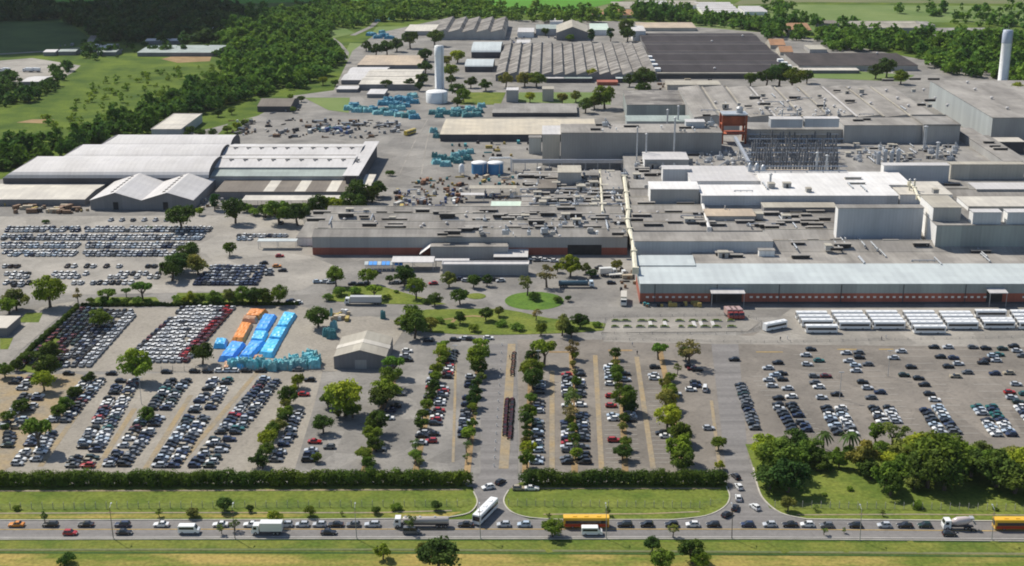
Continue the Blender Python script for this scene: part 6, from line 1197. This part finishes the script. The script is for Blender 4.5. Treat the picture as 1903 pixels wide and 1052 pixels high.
# ---------------------------------------------------------------- lorries
def lorry(label, loc, rz, kind, cabc=(.75, .75, .73), bodyc=(.7, .7, .68), L=12.0, cat='lorry'):
    t = thing('lorry', label, cat, loc, rz); a = L / 2
    m = MB(); m.extrude_y([(a - 2.1, .5), (a - 2.1, 2.9), (a - .5, 2.9), (a - .1, 1.7), (a, 1.4), (a, .5)], -1.2, 1.2); c = m.build('cab', 'paint', t); c.color = (*cabc, 1)
    m = MB(); m.add([(a - .44, -1.05, 2.75), (a - .44, 1.05, 2.75), (a - .12, 1.05, 1.8), (a - .12, -1.05, 1.8)], [(0, 3, 2, 1)]); m.box(a - 1.5, a - .6, -1.215, -1.2, 1.7, 2.5); m.box(a - 1.5, a - .6, 1.2, 1.215, 1.7, 2.5); m.build('windows', 'glass_dark', c)
    m = MB(); m.box(-a, a - 2.0, -.5, .5, .6, .95); m.build('chassis', 'steel_dark', t)
    if kind == 'tank':
        m = MB(); N = 16; pts = []
        for x, s in ((-a, .0), (-a, .9), (-a + .25, 1), (a - 2.9, 1), (a - 2.65, .9), (a - 2.65, 0)): pts.append([(x, 1.22 * s * math.cos(i * 2 * math.pi / N), 1.95 + 1.0 * s * math.sin(i * 2 * math.pi / N)) for i in range(N)])
        m.add(sum(pts, []), [(k * N + i, k * N + (i + 1) % N, (k + 1) * N + (i + 1) % N, (k + 1) * N + i) for k in range(5) for i in range(N)]); o = m.build('tank', 'paint', t, True); o.color = (*bodyc, 1)
        for q in (-.25, .02, .28): m = MB(); m.lathe([(.35, 2.9), (.35, 3.1), (0, 3.12)], 10, 0, (q * L, 0, 0)); m.build('hatch', 'steel', t)
    elif kind == 'mixer':
        m = MB(); N = 14; pts = []
        for x, r, zc in ((-a + .3, .35, 2.9), (-a + .9, .75, 2.75), (-a + 2.2, 1.2, 2.45), (a - 4, 1.25, 2.25), (a - 2.7, .8, 2.05), (a - 2.5, .0, 2.0)): pts.append([(x, r * math.cos(i * 2 * math.pi / N), zc + r * math.sin(i * 2 * math.pi / N)) for i in range(N)])
        m.add(sum(pts, []), [(k * N + i, k * N + (i + 1) % N, (k + 1) * N + (i + 1) % N, (k + 1) * N + i) for k in range(5) for i in range(N)] + [tuple(range(N - 1, -1, -1))]); o = m.build('drum', 'paint', t, True); o.color = (*bodyc, 1)
        m = MB(); m.box(-a + .1, -a + 1.2, -.8, .8, 3.0, 3.5); m.tube((-a, 0, 2.3), (-a - .7, 0, 1.2), .25, n=6); m.build('chute', 'steel', t)
    else:
        m = MB(); m.box(-a, a - 2.4, -1.25, 1.25, .95, 3.6 if kind == 'box' else 1.5); o = m.build('load_box', 'paint', t); o.color = (*bodyc, 1)
        m = MB(); [m.box(-a + .02, a - 2.42, s * 1.27 - .015, s * 1.27 + .015, .95, 1.15) for s in (-1, 1)]; m.build('side_rail', 'steel_dark', t)
    for sx in ([-a + .9, -a + 2.1, -a + 3.3] if L > 10 else [-a + 1.2, -a + 2.3]) + [a - 1.2]:
        for s in (-1, 1): q = link('wheel', wheelm, t); q.location = (sx, s * 1.05, .5); q.scale = (1.6, 1.5, 1.6)
    return t
def at(px, py, z=.17): p = P(px, py); return (p.x, p.y, z)
lorry('silver tanker lorry with white cab in the road queue', at(783, 979), R(180), 'tank', (.78, .78, .76), (.42, .38, .34), 15.5)
lorry('white lorry with rounded load behind the bright tree on the near lane', at(497, 992), R(180), 'box', (.75, .75, .74), (.72, .72, .7), 8.5)
lorry('concrete mixer lorry with pinkish drum at the right of the road', at(1779, 983), R(180), 'mixer', (.78, .78, .76), (.55, .47, .45), 8.6)
lorry('dark blue-green tanker lorry behind the roundabout island', at(1071, 534), 0, 'tank', (.6, .7, .75), (.05, .10, .13), 15.5)
lorry('long pale grey box lorry on the avenue left of the garden', at(675, 566), R(180), 'box', (.7, .7, .68), (.5, .49, .47), 15.5)
lorry('beige box lorry standing end-on by the pale hall corner', at(1159, 563), R(-95), 'box', (.7, .68, .62), (.58, .52, .42), 11)
lorry('white box lorry backed into the bay of the broad works', at(1134, 467), 0, 'box', (.8, .8, .78), (.75, .75, .72), 11)
for k, px in enumerate((1355, 1364, 1373)): lorry(f'small red-cabbed lorry with pale load, {ORD[k]} of three by the bus apron', at(px, 590), R(-80), 'box', (.3, .04, .03), (.45, .3, .26), 7)
for k, (px, py) in enumerate([(1148, 515), (1130, 512)]): lorry(['pale open lorry by the cream walls near the pale hall', 'white box lorry under the dark trees near the pale hall'][k], at(px, py), R(10), 'flat' if k == 0 else 'box', (.7, .7, .68), (.7, .68, .62), 8)
for k, (px, py) in enumerate([(10, 134), (52, 134), (66, 134)]): lorry(f'white lorry in the far left truck park, {ORD[k]} from the left', at(px, py), R(170), 'box', (.8, .8, .8), (.8, .8, .8), 9)
for k, (px, py, rz) in enumerate([(595, 228, 0), (648, 232, 0), (668, 234, 10), (735, 243, 70), (585, 242, 60), (460, 232, 60), (452, 240, 60), (445, 248, 60), (712, 236, 20), (727, 232, 20)]): lorry(f'dark flat lorry in the far equipment yard, {ORD[k]} of ten', at(px, py), R(rz), 'flat', (.12, .12, .13), (.14, .13, .12), 10)
# ---------------------------------------------------------------- motorcycles
mb = MB(); [mb.tube((x, -.06, .3), (x, .06, .3), .3, n=10, m=0) for x in (-.62, .62)]
mb.frustum([(-.5, -.14, .45), (.4, -.14, .45), (.4, .14, .45), (-.5, .14, .45)], [(-.7, -.12, .8), (.35, -.16, .92), (.35, .16, .92), (-.7, .12, .8)], 1); mb.tube((.62, 0, .3), (.42, 0, 1.0), .05, n=5, m=0); mb.tube((.42, -.35, 1.02), (.42, .35, 1.02), .03, n=5, m=0)
mcm = mb.mesh('motorcycle', ['tyre', 'paint'])
kk = 0
for (xa, ya, xb, yb, n, col_) in [(938, 812, 943, 742, 34, 'left'), (948, 818, 953, 742, 36, 'right'), (952, 700, 956, 655, 14, 'upper')]:
    for k in range(n):
        t = k / n; p = P(xa + (xb - xa) * t, ya + (yb - ya) * t); o = link('motorcycle', mcm); o.location = (p.x + rc.uniform(-.15, .15), p.y, .22); o.rotation_euler.z = rc.uniform(-.15, .15); c = rc.choice([(.10, .015, .015), (.03, .03, .035), (.16, .02, .02), (.05, .05, .06)]); o.color = (*c, 1)
        tag(o, f'parked motorcycle, {ORD[k]} from the hedge end of the {col_} file in the ochre bay', 'motorcycle', 'motorcycles in the ochre bay')
o = link('motorcycle', mcm); o.location = at(1809, 989); o.rotation_euler.z = math.pi; o.color = (.05, .05, .05, 1); tag(o, 'motorcycle ridden along the road behind the mixer lorry', 'motorcycle')
# ================================================================ YARD GOODS, PEOPLE, CLOUD
def tarp(label, quad, m, h=1.7, cat='tarpaulin'):
    """a tarpaulin pulled over a row of cars: domed top with sagging waves and a draped skirt"""
    gx, gy = sum(a for a, b in quad) / 4, sum(b for a, b in quad) / 4; quad = [(gx + (a - gx) * 1.12, gy + (b - gy) * 1.12) for a, b in quad]
    q = [P(a, b, h) for a, b in quad]; rng = random.Random(int(quad[0][0] * 13)); nu, nv = 14, 8; mb = MB(); o0 = q[0].copy(); o0.z = 0
    vs = []
    for i in range(nu + 1):
        for j in range(nv + 1):
            a = q[0].lerp(q[1], j / nv); b = q[3].lerp(q[2], j / nv); v = a.lerp(b, i / nu) - o0
            e = min(i, nu - i, j, nv - j); v.z = (h if e else .1) + (rng.uniform(-.14, .14) + .22 * math.sin(i * 1.9) * (e > 0)); vs.append(v)
    mb.add(vs, [(i * (nv + 1) + j, i * (nv + 1) + j + 1, (i + 1) * (nv + 1) + j + 1, (i + 1) * (nv + 1) + j) for i in range(nu) for j in range(nv)])
    o = mb.build('tarpaulin', m, None); o.location = (o0.x, o0.y, .15)
    if o.data.polygons[30].normal.z < 0: o.data.flip_normals()
    return tag(o, label, cat, 'tarpaulins over stored goods')
ZX = lambda x, y: (380 + x / 4.53, 560 + y / 4.53)
def tq(*c): return [ZX(*p) for p in c]
tarp('blue tarpaulin at the lower left of the blue cluster', tq((120, 470), (235, 470), (335, 345), (225, 330)), 'tarp_blue')
tarp('blue tarpaulin strip in the middle of the blue cluster', tq((285, 460), (385, 460), (505, 330), (390, 325)), 'tarp_blue')
tarp('cyan tarpaulin at the lower right of the blue cluster', tq((455, 432), (575, 440), (640, 320), (530, 310)), 'tarp_cyan')
tarp('pale cyan tarpaulin in the upper middle of the blue cluster', tq((385, 320), (490, 325), (530, 250), (420, 245)), 'tarp_cyan')
tarp('cyan tarpaulin above the lower right one in the blue cluster', tq((535, 305), (645, 310), (700, 215), (590, 210)), 'tarp_cyan')
tarp('blue tarpaulin at the upper left of the blue cluster', tq((420, 235), (520, 240), (600, 110), (500, 100)), 'tarp_blue')
tarp('cyan tarpaulin at the top right of the blue cluster', tq((600, 205), (700, 205), (770, 100), (670, 80)), 'tarp_cyan')
tarp('small cyan tarpaulin left of the blue cluster', tq((75, 365), (170, 365), (195, 310), (100, 305)), 'tarp_cyan')
tarp('blue tarpaulin at the bottom tip of the blue cluster', tq((215, 530), (330, 540), (370, 470), (265, 465)), 'tarp_cyan')
tarp('orange tarpaulin strip left of the blue cluster', tq((230, 310), (330, 315), (400, 180), (310, 170)), 'tarp_orange')
tarp('orange tarpaulin block at the top of the stored goods', tq((315, 150), (430, 155), (445, 125), (330, 115)), 'tarp_peach')
tarp('large orange tarpaulin at the top left of the stored goods', tq((340, 120), (460, 125), (525, 65), (380, 60)), 'tarp_orange')
tarp('peach tarpaulin among the teal mounds', tq((400, 500), (470, 500), (495, 450), (420, 450)), 'tarp_peach')
tarp('small peach tarpaulin left of the blue tip', tq((160, 560), (200, 560), (215, 500), (170, 500)), 'tarp_peach')
# netted mounds
def mound(px, py, wpx, h, m, label, group):
    """stacked goods under a net: a blocky pile of uneven stacks with the net sagging between them"""
    p = P(px, py); r = wpx / scale_at(py) / 2; rng = np.random.default_rng(int(px * 7 + py)); n = 13
    hs = rng.uniform(.6, 1.0, (5, 5)); mb = MB(); vs = []
    for i in range(n):
        for j in range(n):
            u, v = i / (n - 1) * 2 - 1, j / (n - 1) * 2 - 1; e = max(abs(u), abs(v))
            k = hs[min(4, int((u + 1) * 2.49)), min(4, int((v + 1) * 2.49))]
            z = -.05 if e > .99 else h * k * (1.0 if e < .84 else .8) + rng.uniform(-.12, .12)
            s_ = 1 if e > .99 else .96; vs.append((u * r * s_ + rng.uniform(-.1, .1), v * r * .95 * s_ + rng.uniform(-.1, .1), z))
    mb.add(vs, [(i * n + j, (i + 1) * n + j, (i + 1) * n + j + 1, i * n + j + 1) for i in range(n - 1) for j in range(n - 1)])
    o = mb.build('netted_stack', m); o.location = (p.x, p.y, .1); o.rotation_euler.z = rng.uniform(-.25, .25); return tag(o, label, 'netted goods', group)
def mounds(spots, mats_, h, where):
    spots = sorted(spots)
    for k, (px, py, w_) in enumerate(spots):
        m = mats_[k % len(mats_)]; c = {'net_teal': 'teal', 'net_teal_dark': 'dark teal', 'net_blue': 'blue', 'net_cyan': 'cyan'}[m]
        mound(px, py, w_, h, m, f'{c} net-covered stack, {ORD[k]} from the left {where}', 'net-covered stacks ' + where)
rm = random.Random(4)
mounds([(508, 688, 18), (520, 683, 26), (536, 684, 32), (546, 676, 22), (560, 683, 26), (572, 672, 24), (580, 666, 24), (584, 682, 24), (590, 676, 16), (496, 686, 18), (470, 684, 22), (452, 682, 22), (432, 684, 20), (484, 680, 18)], ['net_cyan', 'net_teal', 'net_cyan', 'net_teal'], 3.6, 'along the fence by the blue tarpaulins')
mounds([(648, 204, 20), (658, 198, 22), (664, 208, 20), (674, 204, 22), (684, 208, 20), (694, 205, 20), (702, 212, 20), (712, 208, 20), (722, 214, 20), (732, 211, 20), (742, 216, 20), (754, 218, 18), (770, 220, 22), (765, 213, 18)], ['net_teal', 'net_blue', 'net_teal', 'net_teal_dark'], 3.2, 'in the curved row behind the yard')
mounds([(712, 195, 22), (722, 188, 20), (733, 196, 22), (742, 186, 22), (752, 198, 22), (758, 188, 22), (766, 181, 20), (770, 192, 18), (745, 204, 20), (730, 204, 18)], ['net_blue', 'net_blue', 'net_teal'], 3.5, 'in the square patch left of the tower')
mounds([(806, 212, 20), (820, 208, 20), (834, 212, 20), (848, 207, 20), (860, 211, 20), (874, 205, 20), (888, 209, 22), (816, 218, 16), (868, 217, 20), (886, 216, 20), (895, 199, 16), (806, 246, 16), (812, 256, 14), (846, 216, 18)], ['net_teal_dark', 'net_teal', 'net_teal_dark'], 3.2, 'right of the squat white tank')
mounds([(812, 304, 20), (822, 296, 18), (828, 308, 22), (838, 300, 18), (846, 292, 18), (852, 303, 18), (860, 288, 20), (868, 297, 18), (874, 285, 14), (808, 292, 12)], ['net_teal_dark', 'net_teal'], 3.2, 'left of the blue tanks')
mounds([(690, 66, 18), (702, 71, 18), (714, 68, 20), (724, 72, 18), (710, 62, 14)], ['net_blue', 'net_blue', 'net_teal'], 3.5, 'far behind the stepped white roofs')
mounds([(702, 40, 12), (714, 36, 12), (728, 37, 12)], ['net_teal_dark'], 3, 'at the far wood edge')
mounds([(608, 624, 18), (620, 612, 14), (617, 628, 18), (616, 588, 5), (712, 592, 10)], ['net_teal_dark', 'net_teal'], 3.5, 'beside the tent shed')
# pallets and crates of the yards
mb = MB(); mb.box(-1.0, 1.0, -.8, .8, .12, 1.5, 0); [mb.box(-1.05, 1.05, y - .08, y + .08, 0, .12, 1) for y in (-.6, 0, .6)]; mb.box(-.9, .9, -.7, .7, 1.52, 2.1, 0); palm_ = mb.mesh('pallet_stack', ['matte', 'timber'])
mb = MB(); mb.box(-.9, .9, -.7, .7, .1, 1.3, 0); [mb.box(x - .06, x + .06, -.76, .76, 0, 1.36, 1) for x in (-.85, -.3, .3, .85)]; mb.box(-.6, .7, -.5, .5, 1.37, 1.7, 0); cratem = mb.mesh('crate', ['matte', 'timber'])
mb = MB(); mb.box(-3, 3, -1.2, 1.2, 0, 2.5, 0)
for x in np.arange(-2.8, 2.9, .4): mb.box(x - .07, x + .07, -1.26, 1.26, .05, 2.4, 0)
mb.box(2.98, 3.05, -1.1, 1.1, .1, 2.4, 0); contm = mb.mesh('container', ['matte'])
mb = MB()
for k in range(6): mb.tube((-3, -.75 + .3 * k, .3), (3, -.7 + .3 * k, .3), .15, n=6)
for k in range(4): mb.tube((-2.8, -.45 + .3 * k, .58), (2.8, -.45 + .3 * k, .58), .15, n=6)
pipem = mb.mesh('pipe_pile', ['matte'])
CN = {'grey': (.25, .25, .25), 'dark': (.05, .05, .055), 'white': (.7, .7, .68), 'blue': (.07, .11, .24), 'rust': (.24, .12, .07), 'yellow': (.42, .32, .10), 'beige': (.45, .38, .28), 'teal': (.05, .25, .27), 'brown': (.22, .14, .09), 'pale': (.5, .5, .47)}
def goods(x0, x1, y0, y1, n, cols, where, seed, slope=0, mix=(6, 1, 2)):
    rr = random.Random(seed)
    for k in range(n):
        u = rr.random(); px = x0 + (x1 - x0) * u; py = rr.uniform(y0, y1) + slope * (u - .5); p = P(px, py); c = rr.choice(cols)
        if rr.random() < .15: continue
        me, nm, lb, ct = rr.choices([(palm_, 'pallet_stack', 'loaded pallet stack', 'pallet'), (cratem, 'crate', 'slatted crate', 'crate'), (contm, 'container', 'container', 'container'), (pipem, 'pipe_pile', 'pile of pipes', 'pipes')], (mix[0] * .5, mix[0] * .5, mix[1], mix[2]))[0]
        o = link(nm, me); o.location = (p.x, p.y, .1); o.rotation_euler.z = R(rr.choice([0, 90, 5, 60])); s = rr.uniform(.55, .95); o.scale = (s, s, s); o.color = (*CN[c], 1)
        tag(o, f'{c} {lb} among the goods {where}', ct, f'{c} {lb}s {where}')
goods(492, 700, 222, 258, 120, ['dark', 'grey', 'grey', 'brown', 'pale', 'dark'], 'in the far equipment yard', 1, mix=(6, 2, 4))
goods(590, 650, 238, 250, 50, ['teal', 'grey', 'pale', 'blue'], 'in the middle of the far equipment yard', 2)
goods(680, 745, 225, 250, 34, ['dark', 'grey', 'white'], 'at the right of the far equipment yard', 3)
goods(430, 478, 224, 252, 30, ['dark', 'brown', 'beige', 'white'], 'by the green strip of the far yard', 4)
goods(735, 870, 352, 388, 120, ['blue', 'white', 'yellow', 'rust', 'dark', 'grey', 'blue', 'pale'], 'in the scrap yard', 5, mix=(8, 1, 1))
goods(770, 960, 328, 350, 60, ['rust', 'yellow', 'dark', 'brown', 'teal', 'beige'], 'below the blue tanks', 6)
goods(880, 985, 358, 372, 26, ['blue', 'dark', 'white'], 'behind the mint roof', 7)
goods(940, 1035, 316, 345, 26, ['grey', 'dark', 'white', 'pale'], 'right of the blue tanks', 8)
goods(830, 1000, 266, 292, 30, ['dark', 'yellow', 'grey', 'teal'], 'before the long cream shed', 9)
goods(5, 165, 380, 398, 50, ['yellow', 'brown', 'beige', 'brown', 'dark', 'beige'], 'before the low warehouse', 10, mix=(5, 4, 0))
goods(360, 430, 372, 392, 20, ['grey', 'beige', 'pale'], 'beside the twin-gable shed', 11)
goods(1225, 1345, 150, 172, 34, ['beige', 'dark', 'brown', 'beige'], 'before the huge dark roof', 12)
goods(1195, 1222, 92, 136, 40, ['rust', 'beige', 'rust', 'brown', 'white'], 'between saw-tooth works and dark roof', 13)
goods(940, 1060, 66, 82, 26, ['blue', 'white', 'grey'], 'by the far gabled hall', 14)
goods(615, 650, 580, 596, 16, ['beige', 'yellow', 'white'], 'behind the tent shed', 15, mix=(5, 1, 0))
goods(1150, 1200, 500, 540, 18, ['dark', 'beige', 'grey', 'brown'], 'at the corner of the pale hall', 16)
goods(1195, 1300, 566, 571, 14, ['yellow', 'dark', 'yellow', 'teal'], 'along the front of the pale hall', 17, mix=(3, 1, 0))
goods(90, 240, 84, 100, 40, ['grey', 'dark', 'pale', 'white'], 'along the far country road', 18)
goods(1440, 1540, 316, 336, 14, ['grey', 'dark'], 'by the silver silos', 19)
goods(500, 560, 188, 214, 14, ['grey', 'dark', 'white'], 'beside the brown house', 20)
mb = MB()
for k in range(5):
    for j in range(4): pass
for k in range(20):
    rr = random.Random(k); px, py = 1142 + (k % 10) * 24 + rr.uniform(-4, 4), 598 + (k // 10) * 11; p = P(px, py); t = link('planting_bed', None)
    bpy.data.objects.remove(t)
    w_ = rr.uniform(1.2, 2.2); m = MB(); m.box(-w_, w_, -.7, .7, 0, .45, 0); m.box(-w_ + .12, w_ - .12, -.58, .58, .45, .5, 1); m.box(-w_ * .6, w_ * .4, -.4, .4, .5, .9, 1)
    o = m.build('planting_bed', ['kerb', 'field_mid']); o.location = (p.x, p.y, .22); tag(o, f'low stone planting bed, {ORD[k % 10]} from the left in the {["rear", "front"][k // 10]} line of the paved court', 'planting bed', 'planting beds of the paved court')
for k, px in enumerate((1209, 1303, 1325, 1290, 1236)):
    m = MB(); m.box(-.7, .7, -3.2, 3.2, 0, .35); o = m.build('stone_bench', 'roof_white'); p = P(px, 604); o.location = (p.x, p.y, .22); tag(o, f'long white stone bench running back in the paved court, {ORD[sorted((1209, 1303, 1325, 1290, 1236)).index(px)]} from the left', 'bench', 'white benches of the paved court')
# people, tiny at this distance: one continuous skinned body each
def person(px, py, col, label, rz):
    p = P(px, py); me = bpy.data.meshes.new('person')
    v = [(0, 0, .95), (0, 0, 1.2), (0, 0, 1.42), (0, .01, 1.53), (0, .02, 1.68), (-.11, 0, .92), (-.12, .08, .5), (-.12, -.02, .06), (.11, 0, .92), (.12, -.12, .5), (.12, -.24, .08), (-.2, 0, 1.4), (-.25, .05, 1.12), (-.24, .16, .88), (.2, 0, 1.4), (.25, -.05, 1.12), (.24, -.12, .88), (-.12, .14, .03), (.12, -.1, .05)]
    e = [(0, 1), (1, 2), (2, 3), (3, 4), (0, 5), (5, 6), (6, 7), (0, 8), (8, 9), (9, 10), (2, 11), (11, 12), (12, 13), (2, 14), (14, 15), (15, 16), (7, 17), (10, 18)]
    me.from_pydata(v, e, []); me.materials.append(M['cloth_dark' if col else 'cloth_pale']); o = link('person', me); o.location = (p.x, p.y, .2); o.rotation_euler.z = rz
    s = o.modifiers.new('skin', 'SKIN'); rad = [.15, .15, .16, .06, .115, .1, .075, .05, .1, .075, .05, .07, .05, .04, .07, .05, .04, .04, .04]
    for i, sv in enumerate(me.skin_vertices[0].data): sv.radius = (rad[i], rad[i]); sv.use_root = i == 0
    o.modifiers.new('sub', 'SUBSURF').levels = 1; tag(o, label, 'person')
for a in [(1638, 633, 1, 'person in dark clothes walking before the parked buses', 1.2), (1646, 630, 0, 'person in pale clothes near the walker before the parked buses', 2), (1450, 634, 1, 'person in dark clothes walking below the askew white bus', .4), (1463, 632, 0, 'person in pale clothes below the askew white bus', 1.5), (1184, 660, 1, 'person in dark clothes between the upper lane dividers', 0), (1175, 644, 0, 'person in pale clothes crossing above the bay lot', .8), (947, 668, 1, 'person in dark clothes beside the motorcycle bay', 2.2)]: person(*a)
# white barrier posts beside the gate lane
mb = MB(); mb.lathe([(.16, 0), (.13, .9), (.16, .92), (0, 1.05)], 8); bolm = mb.mesh('bollard', ['paint_white'])
for k in range(16):
    p = P(918 + k * 1.0, 868 - k * 15); o = link('bollard', bolm); o.location = (p.x, p.y, .2); tag(o, f'white bollard, {ORD[k]} from the road along the gate lane', 'bollard', 'white bollards along the gate lane')
# the drifting cloud whose shade lies over the upper-left wood (well above and outside the picture)
g = Vector((-470, 1780, 0)); H_ = 800.0; cx_, cy_ = g.x - SHX * H_, g.y - SHY * H_
rng = np.random.default_rng(5); mb = MB()
for k in range(34):
    a = rng.uniform(0, 6.28); d = rng.uniform(0, 1) ** .5; x, y, r_ = cx_ + 190 * d * math.cos(a), cy_ + 480 * d * math.sin(a), rng.uniform(60, 110)
    mb.lathe([(0.01, -r_ * .4), (r_ * .7, -r_ * .32), (r_, 0), (r_ * .8, r_ * .45), (r_ * .4, r_ * .7), (0.01, r_ * .78)], 14, 0, (x, y, H_ + rng.uniform(-15, 25)))
o = mb.build('cloud', 'cloud', None, True); tag(o, kind='structure')

# the thin summer haze lying over the valley
g0 = MB(); g0.box(-6500, 6500, -350, 14500, -1.5, 196); m, n, l, b = newmat('haze_air')
n.remove(b); vol = n.new('ShaderNodeVolumePrincipled'); vol.inputs['Color'].default_value = (.9, .93, 1, 1); vol.inputs['Density'].default_value = HAZE; vol.inputs['Anisotropy'].default_value = .2
l.new(vol.outputs[0], n['Material Output'].inputs['Volume']); M['haze_air'] = m
o = g0.build('haze', 'haze_air'); tag(o, kind='stuff')
